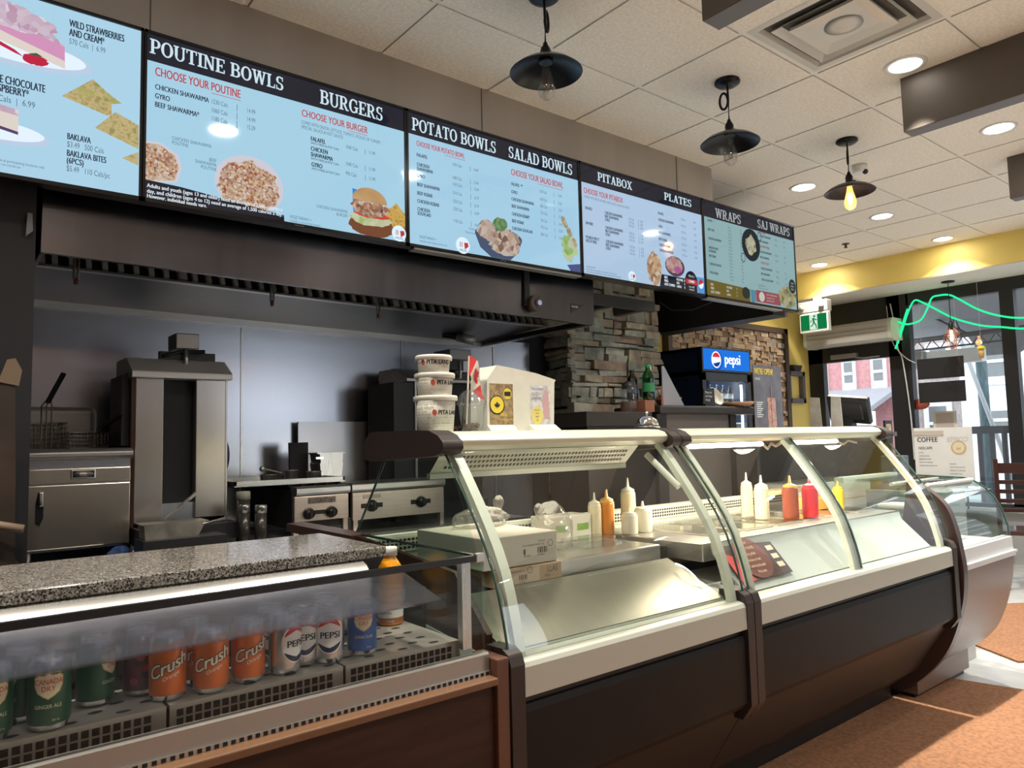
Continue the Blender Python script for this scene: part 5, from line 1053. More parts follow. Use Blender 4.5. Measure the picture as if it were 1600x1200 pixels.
def potlike(name, lab, x, y, r, h, z=1.119, g=None, m=STEEL):
    mb = MB().lathe([(1e-4, .002), (r * .92, .0), (r, h), (r * 1.06, h), (r * 1.06, h + .003), (r * .96, h + .003), (r * .88, .004), (1e-4, .004)], (x, y, z), 24); return root_mesh(mb, name, m, lab, 'container', g, loc=(x, y, z))
potlike('steel_cup', 'small steel cup on the sheet pan, in front of the dark tray', 1.455, 3.6, .034, .055); potlike('steel_cup', 'steel cup at the right of the sheet pan cups', 1.56, 3.56, .036, .045)
potlike('steel_cup', 'low steel cup with a ladle across, on the sheet pan', 1.32, 3.55, .038, .04)
root_mesh(MB().tube([(1.30, 3.55, 1.19), (1.40, 3.58, 1.165)], .004, 6).ball((1.29, 3.548, 1.19), .014), 'ladle', STEEL, 'ladle with pale knob resting across a low cup', 'ladle')
t = thing('steam_pan', 'tall steel steam pan with rim handles behind the gas burner cups', 'pan', (1.72, 3.72, 1.119))
mb = MB(); 
for z, w_ in ((1.119, .055), (1.19, .06), (1.22, .062), (1.225, .066), (1.255, .066)): pass
mb.prism([(1.66, 1.119), (1.772, 1.119), (1.782, 1.20), (1.776, 1.205), (1.784, 1.25), (1.80, 1.253), (1.80, 1.258), (1.635, 1.258), (1.635, 1.253), (1.65, 1.25), (1.656, 1.205), (1.65, 1.20)], 'y', 3.69, 3.82); mb.build('body', STEEL, t, bevel=.004); MB().box(1.625, 1.665, 3.68, 3.69, 1.225, 1.235).build('handle', CHROME, t)
root_mesh(MB().prism([(1.545, 1.119), (1.645, 1.119), (1.645, 1.315), (1.54, 1.315)], 'y', 3.83, 3.85), 'upright_tray', BLACKM, 'black tray standing on edge against the splash plate', 'tray', bevel=.003)
t = thing('drip_pan', 'steel pan with serving tongs in front of the first broiler', 'pan', (.81, 3.29, .96))
t.location.z = .968
mb = MB().prism([(.70, .94), (.90, .94), (.93, .996), (.94, .996), (.94, 1.0), (.685, 1.0), (.685, .996), (.695, .996)], 'y', 3.20, 3.31); mb.build('body', mat('worn_pan_steel', (.45, .42, .37), .4, .9, var=.25, scale=12), t, bevel=.003)
MB().tube([(.92, 3.2, .985), (1.0, 3.18, 1.003), (1.005, 3.18, 1.03)], .006, 6).build('handle', STEEL, t)
root_mesh(MB().obox((.84, 3.24, 1.06), (.003, .01, .075), Matrix.Rotation(math.radians(52), 3, 'Y')).obox((.847, 3.25, 1.066), (.003, .01, .075), Matrix.Rotation(math.radians(49), 3, 'Y')), 'serving_tongs', STEEL, 'steel tongs leaning out of the pan below the broiler', 'tongs')
root_mesh(MB().box(.68, 1.0, 3.14, 3.3, .86, .94), 'pan_stand', DARKM, 'low dark ledge under the pan with the tongs', 'stand')
def shaker(x, y, z, lab, r, h, capm, bodym, g='seasoning jars beside the first broiler'):
    t = thing('seasoning_jar', lab, 'jar', (x, y, z), g); MB().lathe([(r, 0), (r, h)], (x, y, z), 18).build('body', bodym, t); MB().lathe([(r * 1.04, h), (r * 1.04, h + .03), (r * .95, h + .036), (1e-4, h + .037)], (x, y, z), 18).build('cap', capm, t); return t
JAR = mat('dark_jar', (.06, .055, .05), .2, .3)
shaker(1.115, 3.28, .86, 'slim seasoning jar with steel cap, left of the pair', .022, .15, STEEL, JAR); shaker(1.18, 3.26, .86, 'slim seasoning jar with steel cap, right of the pair', .025, .145, STEEL, JAR)
shaker(1.15, 3.40, .86, 'jar with a pale lid behind the two slim jars', .03, .2, mat('sage_lid', (.35, .36, .3), .5), JAR)
root_mesh(MB().lathe([(1e-4, 0), (.07, .006), (.075, .016), (.06, .02)], (1.096, 3.55, 1.26), 24, mat=Matrix.Rotation(math.pi / 2, 3, 'Y')), 'hanging_plate', mat('navy_lid', (.02, .03, .12), .3), 'round navy plate hung on the side of the first broiler', 'plate', loc=(1.096, 3.55, 1.26))
root_mesh(MB().ball((.645, 3.38, .884), .03, sc=(1.3, .9, .8)).ball((.62, 3.36, .878), .022, sc=(1.3, .9, .8)), 'blue_cloth', mat('blue_rag', (.05, .10, .28), .9, var=.4, scale=30), 'crumpled blue cloth under the fryer corner', 'cloth')
# things in the dark corner at the left edge
t = thing('paper_sack', 'brown paper sack with a flap, leaning at the left picture edge', 'sack', (.08, 2.6, 0))
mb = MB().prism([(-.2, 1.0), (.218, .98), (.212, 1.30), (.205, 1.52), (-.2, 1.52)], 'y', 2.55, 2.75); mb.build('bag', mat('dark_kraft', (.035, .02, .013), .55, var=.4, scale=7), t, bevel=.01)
mb = MB().prism([(.165, 1.50), (.185, 1.565), (.205, 1.57), (.222, 1.535), (.215, 1.49)], 'y', 2.545, 2.555); mb.build('flap', mat('dull_flap', (.16, .11, .07), .8), t)
MB().cyl((.10, 2.53, 1.115), (.232, 2.50, 1.082), .012).build('handle', mat('pale_wood_handle', (.22, .15, .10), .5), t)
root_mesh(MB().box(-.35, .23, 2.5, 2.8, 0, .979), 'corner_cabinet', BLACKM, 'black cabinet below the paper sack in the left corner', 'cabinet')
root_mesh(MB().prism([(.255, 2.03), (.275, 2.05), (.272, 2.11), (.258, 2.11)], 'y', 2.93, 2.95), 'wall_clip', mat('clip_grey', (.25, .25, .26), .4), 'small grey clip on the dark wall under the first screen', 'clip')

# ================================================================ on top of the deli cases
RT = 1.3305
TUBW = mat('tub_white_paper', (.64, .61, .53), .5); TUBL = mat('tub_lid', (.70, .67, .59), .35); TUBP = mat('tub_faint_print', (.42, .40, .34), .6); TUBR = mat('tub_red_mark', (.65, .12, .08), .5)
words = ('SHAWARMA', 'GYRO', 'FALAFEL', 'KEBAB', 'HUMMUS', 'TABOULI', 'PITA LAND', 'POUTINE', 'SALAD', 'WRAPS')
def tub(c, r0, r1, h, lab, full, seed, txt='PITA LAND'):
    t = thing('takeout_tub', lab, 'tub', c, 'printed paper tubs stacked on the deli case'); rz = lambda z: r0 + (r1 - r0) * z / h
    MB().lathe([(r0 - .002, 0), (r0, .001), (r1, h)], c, 36).build('cup', TUBW, t)
    MB().lathe([(r1 + .002, h - .014), (r1 + .0055, h - .014), (r1 + .006, h - .002), (r1 + .003, h + .001), (r1 - .004, h + .001), (1e-4, h - .002)], c, 36, cap=False).build('lid', TUBL, t)
    a = math.atan2(-c[1], -c[0]); mb = MB(); rr = random.Random(seed); z = .006
    while z < h - .022:
        hh = rr.choice((.004, .006, .009)); x = -1.5
        while x < 1.5:
            wd = rr.choice(words); vv, _ = text_geo(wd); L = max(p[0] for p in vv) / CAPH * hh * .7 / rz(z)
            zf = abs(x + L / 2 - .35) < .65 and h * .42 < z + hh and z < h * .68
            if not zf: mb.wrap(wd, c, 0, a + x + L / 2, z, hh, 0, .7, rz=lambda q: rz(q) + .0004)
            x += L + .08
        z += hh + .0035
    mb.build('print', TUBP, t)
    mb = MB(); zt = h * .47
    for da, dz in ((0, 0), (.018, 0), (.009, .0008)): mb.wrap(txt, c, 0, a + full + da, zt + dz, .0125, 0, .86, rz=lambda q: rz(q) + .0006 + da * .01)
    mb.wpatch(ev(0, zt + .006, .007, .009, 14), c, rz(zt), a + full - .052 / r1, 1, rz=lambda q: rz(q) + .0006)
    mb.build('shop_name', [BLACKINK, TUBR], t)
tx, ty = 1.198, 1.86
tub((tx + .002, ty, RT), .052, .0605, .106, 'largest printed paper tub, bottom of the stack of three', .80, 1); tub((tx, ty, RT + .1075), .050, .0555, .066, 'middle paper tub of the stack of three', .84, 2); tub((tx - .003, ty, RT + .175), .0455, .0500, .052, 'smallest paper tub, top of the stack of three', .34, 3)
c = (1.332, 1.86, RT); t = thing('dome_cup', 'clear plastic cup with dome lid holding a little flag', 'cup', c)
MB().lathe([(.030, .001), (.0315, .004), (.042, .085), (.043, .086)], c, 26, cap=False).build('cup', CLEARP, t); MB().lathe([(.0465, .083), (.047, .092), (.043, .094), (.038, .112), (.024, .126), (.010, .130)], c, 26, cap=False).build('dome_lid', CLEARP, t)
mb = MB(); rr = random.Random(5)
for k in range(60): p = Vector((c[0] + rr.uniform(-.02, .02), c[1] + rr.uniform(-.02, .02), c[2] + .004 + rr.uniform(0, .02))); mb.obox(p, (.006, .003, .0025), Matrix.Rotation(rr.uniform(0, 6), 3, 'Z'), 0)
tag(mb.build('coffee_beans', mat('bean_brown', (.12, .05, .025), .5)), 'loose brown beans in the bottom of the clear dome cup', 'beans', kind='stuff')
t = thing('hand_flag', 'small red and white maple leaf flag on a stick in the dome cup', 'flag', (1.31, 1.855, RT + .005))
MB().tube([(1.309, 1.855, RT + .022), (1.3225, 1.855, RT + .235)], .0028, 6).build('stick', mat('stick_cream', (.72, .64, .48), .6), t)
FL = [mat('flag_red', (.62, .03, .04), .6), mat('flag_white', (.78, .72, .62), .6)]
mb = MB(); A0 = Vector((1.3225, 1.853, RT + .236))
FT = [(0, 0, 0), (.3, .027, -.017), (.52, .038, -.050), (.75, .046, -.090), (1, .054, -.134)]; FB = [(0, -.004, -.060), (.28, -.003, -.062), (.52, .007, -.084), (.75, .0165, -.110), (1, .049, -.137)]
def along(P_, u):
    for a, b in zip(P_[:-1], P_[1:]):
        if u <= b[0]: f = (u - a[0]) / (b[0] - a[0]); return Vector((a[1] + (b[1] - a[1]) * f, -.008 * math.sin(u * 6), a[2] + (b[2] - a[2]) * f))
    return Vector((P_[-1][1], -.008 * math.sin(u * 6), P_[-1][2]))
def fp(u, v): u = max(0, min(1, u)); return A0 + along(FT, u) * (1 - v) + along(FB, u) * v
for i in range(16):
    u0, u1 = i / 16, (i + 1) / 16; m = 0 if (u1 <= .26 or u0 >= .74) else 1
    for j in range(4): v0, v1 = j / 4, (j + 1) / 4; mb.add([fp(u0, v0), fp(u1, v0), fp(u1, v1), fp(u0, v1)], [(0, 1, 2, 3)], m, True)
leaf = [(0, .40), (.09, .24), (.18, .29), (.15, .02), (.28, .15), (.32, .08), (.44, .10), (.38, -.06), (.42, -.1), (.2, -.27), (.22, -.34), (.02, -.30), (.02, -.46), (-.02, -.46), (-.02, -.30), (-.22, -.34), (-.2, -.27), (-.42, -.1), (-.38, -.06), (-.44, .10), (-.32, .08), (-.28, .15), (-.15, .02), (-.18, .29), (-.09, .24)]
mb.poly([fp(.5 + p[0] * .40, .45 - p[1] * .85) + Vector((0, -.003, 0)) for p in leaf], 0)
mb.build('cloth', FL, t)
rr = random.Random(6); mb = MB()
for k in range(70): mb.obox((1.29 + rr.uniform(-.03, .03), 1.93 + rr.uniform(-.02, .02), RT + .004 + rr.uniform(0, .012)), (.007, .004, .0035), Matrix.Rotation(rr.uniform(0, 6), 3, 'Z'))
tag(mb.build('coffee_beans', mat('bean_brown', (.12, .05, .025), .5)), 'loose heap of brown beans between the tubs and the dome cup', 'beans', kind='stuff')
# folded white menu stand with two pictures
t = thing('menu_stand', 'white folded paper stand with a yellow picture menu and a pale one', 'menu stand', (1.53, 1.88, RT))
mb = MB().prism([(1.392, RT), (1.674, RT), (1.682, RT + .165), (1.69, RT + .172), (1.60, RT + .192), (1.50, RT + .205), (1.435, RT + .212), (1.395, RT + .165)], 'y', 1.86, 1.95); mb.build('paper_body', PAPER, t, bevel=.004)
MB().prism([(1.84, RT + .001), (1.86, RT + .02), (1.863, RT + .02), (1.863, RT + .001)], 'x', 1.392, 1.50).build('foot_fold', PAPER, t); MB().prism([(1.83, RT + .001), (1.86, RT + .02), (1.863, RT + .02), (1.863, RT + .001)], 'x', 1.565, 1.68).build('foot_fold', PAPER, t)
def fl(x0, x1, z0, z1, y=1.8595): return [(x0, y, z0), (x1, y, z0), (x1, y, z1), (x0, y, z1)]
mb = MB().poly(fl(1.402, 1.498, RT + .02, RT + .152), 0); mb.poly([(1.432 + .031 * math.cos(a), 1.8590, RT + .083 + .031 * math.sin(a)) for a in [2 * math.pi * i / 28 for i in range(28)]], 2); mb.poly([(1.432 + .027 * math.cos(a), 1.8587, RT + .084 + .027 * math.sin(a)) for a in [2 * math.pi * i / 28 for i in range(28)]], 1); mb.poly([(1.475 + .017 * math.cos(a), 1.8590, RT + .12 + .018 * math.sin(a)) for a in [2 * math.pi * i / 24 for i in range(24)]], 1)
mb.poly([(1.432 + p[0] * .026, 1.8583, RT + .084 + p[1] * .026) for p in leaf], 2); mb.poly(fl(1.462, 1.488, RT + .113, RT + .127, 1.8585), 2)
for i, s in enumerate(('BROS', 'WINGS & MORE')): mb.text(s, (1.445, 1.8585, RT + .048 - i * .014), UX, UZ, .010 if i == 0 else .006, 1, 'L', .8)
mb.build('yellow_menu', [mat('menu_brown_print', (.20, .12, .06), .5, col2=(.42, .30, .14), scale=70), mat('menu_yellow', (.78, .58, .04), .4), BLACKINK], t)
mb = MB().poly(fl(1.572, 1.66, RT + .022, RT + .150), 0); mb.poly([(1.60 + .026 * math.cos(a), 1.8588, RT + .05 + .032 * math.sin(a)) for a in [2 * math.pi * i / 24 for i in range(24)]], 1)
mb.poly([(1.632, 1.8588, RT + .04), (1.655, 1.8588, RT + .04), (1.652, 1.8588, RT + .13), (1.637, 1.8588, RT + .14), (1.622, 1.8588, RT + .10)], 2)
for i, s in enumerate(('WE NOW', 'HAVE', 'FRESH', 'SAJ')): mb.text(s, (1.60, 1.8584, RT + .066 - i * .011), UX, UZ, .005, 3, 'C', .8)
for i in range(3): mb.text(('SHAWARMA', 'PLATTERS', '& WRAPS')[i], (1.578, 1.8584, RT + .135 - i * .016), UX, UZ, .008, 3, 'L', .8)
mb.build('pale_menu', [mat('menu_pale_print', (.62, .60, .62), .4, var=.25, scale=60), mat('menu_yellow_oval', (.72, .60, .18), .4), mat('menu_pinkish', (.55, .33, .36), .5), mat('menu_slate_ink', (.15, .14, .18), .5)], t)
t = thing('service_bell', 'shiny chrome call bell on the joint between the deli cases', 'bell', (2.15, 1.86, RT + .005)); cb = (2.15, 1.86, RT + .005)
MB().lathe([(.048, 0), (.05, .004), (.046, .007), (.04, .008)], cb, 28).build('base', CHROME, t); MB().lathe([(.044, .010), (.043, .018), (.036, .032), (.022, .042), (.008, .046), (1e-4, .046)], cb, 28).build('dome', CHROME, t); MB().lathe([(.004, .044), (.004, .054), (.006, .055), (.006, .059), (1e-4, .06)], cb, 12).build('button', CHROME, t)
# cards and the till at the window end
t = thing('card_stand', 'pale marbled card on a weighted foot, farther from the till', 'card stand', (4.25, 2.31, RT - .06), 'upright cards by the till')
MARB = mat('marbled_card', (.50, .46, .36), .5, col2=(.66, .64, .58), scale=25); MARB2 = mat('washed_card', (.72, .71, .66), .5, var=.1, scale=25)
for x, y, m, lab in ((4.23, 2.33, MARB, None), (4.27, 2.22, MARB2, 'washed out white card on a weighted foot, right beside the till')):
    tt = t if lab is None else thing('card_stand', lab, 'card stand', (x, y, RT - .06), 'upright cards by the till'); tt.location = (x, y, RT - .03)
    z = RT - .03
    MB().add([(x, y + .034, z + .03), (x + .02, y - .03, z + .03), (x + .02, y - .022, z + .215), (x, y + .026, z + .22), (x + .004, y + .034, z + .03), (x + .024, y - .03, z + .03), (x + .024, y - .022, z + .215), (x + .004, y + .026, z + .22)], [(0, 1, 2, 3), (7, 6, 5, 4), (0, 4, 5, 1), (1, 5, 6, 2), (2, 6, 7, 3), (3, 7, 4, 0)]).build('card', m, tt)
    MB().lathe([(.045, 0), (.05, .012), (.012, .035), (1e-4, .036)], (x + .01, y, z), 20).build('foot', m, tt)
root_mesh(MB().box(3.78, 4.95, 2.17, 2.59, RT - .06, RT - .031).box(3.78, 4.95, 2.56, 2.59, 0, RT - .06).box(3.78, 3.81, 2.45, 2.56, 0, RT - .06).box(4.92, 4.95, 2.20, 2.56, 0, RT - .06).box(3.81, 4.92, 2.20, 2.56, .80, .83), 'till_counter', mat('till_counter_grey', (.10, .09, .085), .5), 'dark service counter behind the pastry case carrying the till', 'counter')
t = thing('till_screen', 'black touch screen till seen from behind, at the window end', 'till', (4.46, 2.24, RT - .031)); z = RT - .0305
MB().box(4.38, 4.56, 2.18, 2.34, z, z + .02).build('foot', BLACKP, t, bevel=.004); MB().prism([(4.43, z + .02), (4.51, z + .02), (4.48, z + .12), (4.45, z + .12)], 'y', 2.21, 2.28).build('neck', BLACKP, t)
R_ = Matrix.Rotation(math.radians(-28), 3, 'Y') @ Matrix.Rotation(math.radians(8), 3, 'X')
MB().obox((4.45, 2.225, z + .145), (.02, .125, .088), R_).build('housing', mat('till_black', (.018, .018, .021), .35), t, bevel=.008); MB().obox((4.45, 2.225, z + .145) , (.026, .09, .06), R_).build('back_cover', mat('till_back', (.03, .03, .034), .4), t, bevel=.01)
root_mesh(MB().lathe([(.045, 0), (.06, .012), (.05, .02), (1e-4, .022)], (3.85, 2.3, RT - .031), 20), 'red_dish', mat('dish_dark_red', (.22, .02, .03), .35), 'small dark red dish below the square wall lantern', 'dish', loc=(3.85, 2.3, RT - .031))
t = thing('picture_card', 'little dark picture card fixed to the edge of the till counter', 'card', (4.81, 2.16, 1.235)); MB().box(4.76, 4.86, 2.158, 2.168, 1.235, 1.372).build('card', BLACKP, t); MB().poly([(4.775, 2.1575, 1.265), (4.845, 2.1575, 1.265), (4.845, 2.1575, 1.35), (4.775, 2.1575, 1.35)]).build('picture', mat('sepia_picture', (.35, .3, .2), .5, var=.5, scale=30), t)

# ================================================================ the dark counter behind, with bottles and cards
t = thing('back_counter', 'dark two level counter behind the deli cases, in front of the stone pillar', 'counter', (3.2, 2.75, 0)); BCT = mat('counter_charcoal', (.028, .022, .020), .4)
MB().box(2.56, 3.05, 2.6, 2.95, 1.36, 1.435).build('low_top', BCT, t, bevel=.004); MB().box(3.12, 4.02, 2.6, 2.95, 1.425, 1.472).build('high_top', BCT, t, bevel=.01); MB().box(3.18, 3.78, 2.63, 2.93, .2, 1.425).build('panel', mat('counter_grey_panel', (.12, .10, .095), .5), t); MB().box(2.6, 3.18, 2.64, 2.93, 0, 1.36).build('cabinet', BCT, t); MB().box(3.10, 3.18, 2.61, 2.93, 0, 1.425).build('end_post', BLACKM, t); MB().box(3.78, 3.84, 2.62, 2.93, 0, 1.425).build('end_post', BLACKM, t)
def popbottle(x, y, z, r, h, lab, bodym, labm, capm, upside=False):
    t = thing('drink_bottle', lab, 'bottle', (x, y, z), 'plastic drink bottles on the back counter'); k = h / .24
    MB().lathe([(r * .8, 0), (r, .012 * k), (r, .10 * k), (r * .93, .12 * k), (r, .14 * k), (r * .95, .165 * k), (r * .42, .205 * k), (r * .38, .222 * k)], (x, y, z), 20, cap=False).build('body', bodym, t)
    MB().lathe([(r * 1.01, .055 * k), (r * 1.01, .115 * k)], (x, y, z), 20, cap=False).build('label', labm, t); MB().lathe([(r * .45, .215 * k), (r * .45, h), (1e-4, h)], (x, y, z), 14).build('cap', capm, t)
CG = glass('green_bottle_plastic', (.12, .45, .2), .08, .7, .05); CB = glass('cola_bottle_plastic', (.12, .05, .03), .08, .7, .05)
t = thing('glass_jar', 'clear ridged jar with dark lid standing left of the drink bottles', 'jar', (2.965, 2.68, 1.435))
mb = MB().lathe([(.036, 0), (.042, .006), (.042, .13), (.034, .15), (.03, .155)], (2.965, 2.68, 1.435), 20, cap=False); mb.build('body', CLEARP, t); MB().lathe([(.042, .125), (.040, .148), (.02, .168), (1e-4, .17)], (2.965, 2.68, 1.435), 20).build('lid', mat('jar_lid_dark', (.05, .05, .05), .3, .4), t)
root_mesh(MB().box(3.02, 3.095, 2.62, 2.80, 1.436, 1.50), 'bottle_riser', mat('riser_brick', (.25, .10, .06), .6), 'small red brown riser under the drink bottles', 'riser')
popbottle(3.035, 2.72, 1.501, .03, .17, 'dark cola bottle, leftmost behind the plastic sign holder', CB, mat('label_navy', (.03, .06, .2), .4), BLACKP)
popbottle(3.085, 2.65, 1.501, .033, .195, 'green soda bottle in the middle of the three bottles', CG, mat('label_green', (.03, .22, .08), .4), mat('cap_green', (.03, .25, .09), .4))
popbottle(3.15, 2.70, 1.473, .033, .22, 'clear bottle with blue and teal label behind the sign holder', CLEARP, mat('label_blue', (.04, .12, .45), .4), WHITEP)
t = thing('sign_holder', 'clear triangular plastic sign holder in front of the bottles', 'sign holder', (3.25, 2.62, 1.473))
MB().prism([(3.165, 1.473), (3.345, 1.473), (3.18, 1.69), (3.165, 1.69)], 'y', 2.615, 2.622).build('panel', glass('milky_acrylic', (.8, .82, .88), .06, .8, .1, .35, (.6, .62, .68)), t); MB().box(3.165, 3.215, 2.624, 2.63, 1.475, 1.57).build('insert', mat('insert_red', (.6, .13, .06), .5), t)
t = thing('succulent_bowl', 'grey leafy plant in a terracotta bowl beside the drinks cooler', 'plant', (3.43, 2.8, 1.473)); mb = MB(); rr = random.Random(9)
for k in range(160):
    a = rr.uniform(0, 6.28); e = rr.uniform(.2, 1.4); L = rr.uniform(.04, .085); d = Vector((math.cos(a) * math.cos(e), math.sin(a) * math.cos(e), math.sin(e))); p = Vector((3.43 + rr.uniform(-.05, .05), 2.8 + rr.uniform(-.04, .04), 1.52)); s_ = d.cross(Vector((0, 0, 1))).normalized() * .006
    mb.add([p - s_, p + s_, p + d * L], [(0, 1, 2)], 0)
mb.build('leaves', mat('dusty_leaf', (.15, .16, .12), .7, var=.3, scale=30), t); MB().lathe([(.05, 0), (.075, .04), (.08, .055), (.07, .05), (1e-4, .045)], (3.43, 2.8, 1.473), 20).build('bowl', mat('bowl_rust', (.25, .10, .05), .6), t)
t = thing('price_sign', 'small black sign with white handwriting on the back counter', 'sign', (3.62, 2.66, 1.473)); MB().prism([(3.565, 1.485), (3.68, 1.492), (3.675, 1.585), (3.575, 1.575)], 'y', 2.65, 2.66).build('board', BLACKP, t); MB().box(3.58, 3.67, 2.645, 2.69, 1.473, 1.488).build('base', BLACKP, t)
MB().text('Please do', (3.585, 2.648, 1.55), UX, UZ, .014, 0, 'L', .8).text('not forget', (3.585, 2.648, 1.528), UX, UZ, .014, 0, 'L', .8).text('change', (3.585, 2.648, 1.506), UX, UZ, .014, 0, 'L', .8).build('writing', WHITEP, t)
t = thing('white_dish', 'round pale dish propped upright next to the little black sign', 'dish', (3.74, 2.7, 1.473)); MB().lathe([(1e-4, .0), (.05, .004), (.06, .02), (.056, .02), (.045, .008), (1e-4, .006)], (3.74, 2.7, 1.53), 24, mat=Matrix.Rotation(math.radians(65), 3, 'X')).build('dish', mat('dish_sage', (.55, .55, .46), .4), t)
MB().tube([(3.74, 2.70, 1.475), (3.86, 2.72, 1.474)], .004).build('stand', STEEL, t)
root_mesh(MB().lathe([(.04, 0), (.09, .012), (.10, .03), (1e-4, .032)], (3.92, 2.66, 1.473), 20), 'bread_plate', mat('bread_tan', (.6, .35, .2), .6), 'tan bread roll plate at the right end of the high counter', 'plate', loc=(3.92, 2.66, 1.473))
root_mesh(MB().lathe([(1e-4, 0), (.05, 0), (.055, .015), (.02, .02)], (3.9, 2.40, RT - .03), 16), 'order_spike', STEEL, 'low steel spike stand beside the card stands', 'stand', loc=(3.9, 2.4, RT - .031))
# ================================================================ food boxes, bags and sauce bottles in the deli cases
PZ = .921
def printed(mb, x, y, z, k=1.0, m=1):
    # little block of shipping print on a box front facing the shop
    for i in range(9): w_ = (.0022, .0012, .003, .0015)[i % 4]; mb.poly([(x + .055 * k + i * .0045 * k, y, z), (x + .055 * k + i * .0045 * k + w_, y, z), (x + .055 * k + i * .0045 * k + w_, y, z + .018 * k), (x + .055 * k + i * .0045 * k, y, z + .018 * k)], m)
    mb.poly([(x, y, z), (x + .007, y, z), (x + .007, y, z + .016), (x, y, z + .016)], m)
    for t_, dx, dz, h in (('Pita Land', .06, .034, .006), ('Chick Halal Breast Meat 8 x 1 kg', -.005, .024, .0055), ('00112274', 0, -.008, .006), ('(01) 9 0628913', .055, -.008, .004)): mb.text(t_, (x + dx * k, y, z + dz), UX, UZ, h * k, m, 'L', .8)
    mb.add([(x + .108 * k + r * math.cos(a), y, z + .026 + r * math.sin(a)) for r in (.009, .0105) for a in [2 * math.pi * i / 20 for i in range(20)]], [(i, (i + 1) % 20, 20 + (i + 1) % 20, 20 + i) for i in range(20)], m)
PRN = mat('box_print', (.06, .05, .045), .7)
t = thing('cardboard_box', 'brown lettered carton under the big white box in the near deli case', 'box', (1.46, 1.84, .872), 'cartons in the near deli case')
MB().box(1.30, 1.566, 1.722, 1.96, .873, .922).build('carton', CARDB, t, bevel=.002)
mb = MB().poly([(1.335, 1.7212, .876), (1.475, 1.7212, .876), (1.475, 1.7212, .92), (1.335, 1.7212, .92)], 0); printed(mb, 1.35, 1.7206, .886, .8, 1); mb.text('LLAS', (1.505, 1.7206, .897), UX, UZ, .018, 1, 'L', .8); mb.text('MINI', (1.495, 1.7206, .882), UX, UZ, .009, 1, 'L', .8)
mb.build('printed_label', [mat('label_pale_brown', (.5, .38, .28), .7), PRN], t)
t = thing('cardboard_box', 'big white shipping box on the brown carton in the near deli case', 'box', (1.42, 1.92, .923), 'cartons in the near deli case')
MB().box(1.275, 1.562, 1.735, 2.10, .9235, 1.016).build('carton', CARDW, t, bevel=.003); mb = MB(); printed(mb, 1.425, 1.7343, .955, 1.0, 0); mb.build('shipping_print', PRN, t)
for x, lab in ((1.805, 'white carton with green label behind the plastic bags'), (1.915, 'white carton with green label next to the sauce bottles')):
    t = thing('cardboard_box', lab, 'box', (x + .05, 2.08, PZ), 'cartons in the near deli case'); MB().box(x, x + .10, 2.04, 2.15, PZ, PZ + .092).build('carton', CARDW, t, bevel=.002)
    mb = MB().poly([(x + .025, 2.039, PZ + .035), (x + .085, 2.039, PZ + .035), (x + .085, 2.039, PZ + .06), (x + .025, 2.039, PZ + .06)], 0); mb.build('green_label', mat('label_leaf_green', (.22, .42, .08), .6), t)
BAG = glass('thin_plastic_bag', (.90, .89, .87), .10, .9, .12, .10, (.75, .73, .68))
def bag(name, lab, c, r, sc, seed, knots):
    rr = random.Random(seed); t = thing(name, lab, 'bag', c, 'knotted plastic bags'); bm = bmesh.new(); bmesh.ops.create_icosphere(bm, subdivisions=4, radius=1)
    ks = [Vector((rr.gauss(0, 1), rr.gauss(0, 1), rr.gauss(0, 1))).normalized() for _ in range(16)]
    for v in bm.verts:
        n = v.co.normalized(); w_ = 1 + .10 * sum(math.sin(9 * n.dot(q) + i) for i, q in enumerate(ks)) / 4
        v.co = Vector((n.x * r * sc[0] * w_, n.y * r * sc[1] * w_, max(0, max(n.z, -.55) * r * sc[2] * w_ + .55 * r * sc[2])))
    mb = MB(); bm.verts.ensure_lookup_table(); mb.add([Vector(c) + v.co for v in bm.verts], [tuple(v.index for v in f.verts) for f in bm.faces], 0, True); bm.free()
    mb.build('film', BAG, t)
    for k in knots: MB().lathe([(.008, 0), (.014, .015), (.02, .04), (.012, .055), (1e-4, .06)], Vector(c) + Vector(k), 10, mat=Matrix.Rotation(k[0] * 3, 3, 'Y')).build('knot', BAG, t)
bag('plastic_bag', 'flat knotted plastic bag lying on top of the big white box', (1.46, 2.0, 1.0165), .055, (1.9, 1.1, .75), 1, [(-.03, 0, .045), (.07, 0, .04)])
bag('plastic_bag', 'peaked clear plastic bag in front of the green labelled cartons', (1.74, 1.96, PZ), .075, (1.0, .9, 1.35), 2, [(-.05, 0, .10)])
mb = MB().prism([(.0, .0), (.0, .02), (.01, .024), (.20, .024), (.21, .02), (.21, .0)], 'y', 1.84, 1.98); mb.v = [(p[0] + 1.80, p[1], p[2] + PZ) for p in mb.v]
root_mesh(mb, 'clamshell_lid', CLEARP, 'clear plastic clamshell lid lying on the steel top before the sauces', 'lid')
def squeeze(c, r, h, col, capcol, lab, grp):
    t = thing('squeeze_bottle', lab, 'squeeze bottle', c, grp); k = h
    MB().lathe([(r * .94, 0), (r, .008), (r, k * .62), (r * .96, k * .68), (r * .97, k * .70), (r * .80, k * .74)], c, 22).build('body', col, t)
    MB().lathe([(r * .86, k * .72), (r * .86, k * .77), (r * .5, k * .80), (r * .2, k * .83), (r * .10, k), (1e-4, k)], c, 18).build('nozzle_cap', capcol, t)
MAYO = mat('sauce_mayo', (.78, .70, .50), .35); MAYC = mat('cap_milky', (.80, .77, .66), .35); ORS = mat('sauce_orange', (.78, .28, .05), .35); BBQ = mat('sauce_brown_red', (.33, .06, .025), .3); KET = mat('sauce_ketchup', (.68, .02, .05), .3); MUS = mat('sauce_mustard', (.80, .52, .03), .35); ORC_ = mat('cap_orange', (.8, .45, .12), .35); GAR = mat('sauce_garlic', (.72, .68, .56), .4)
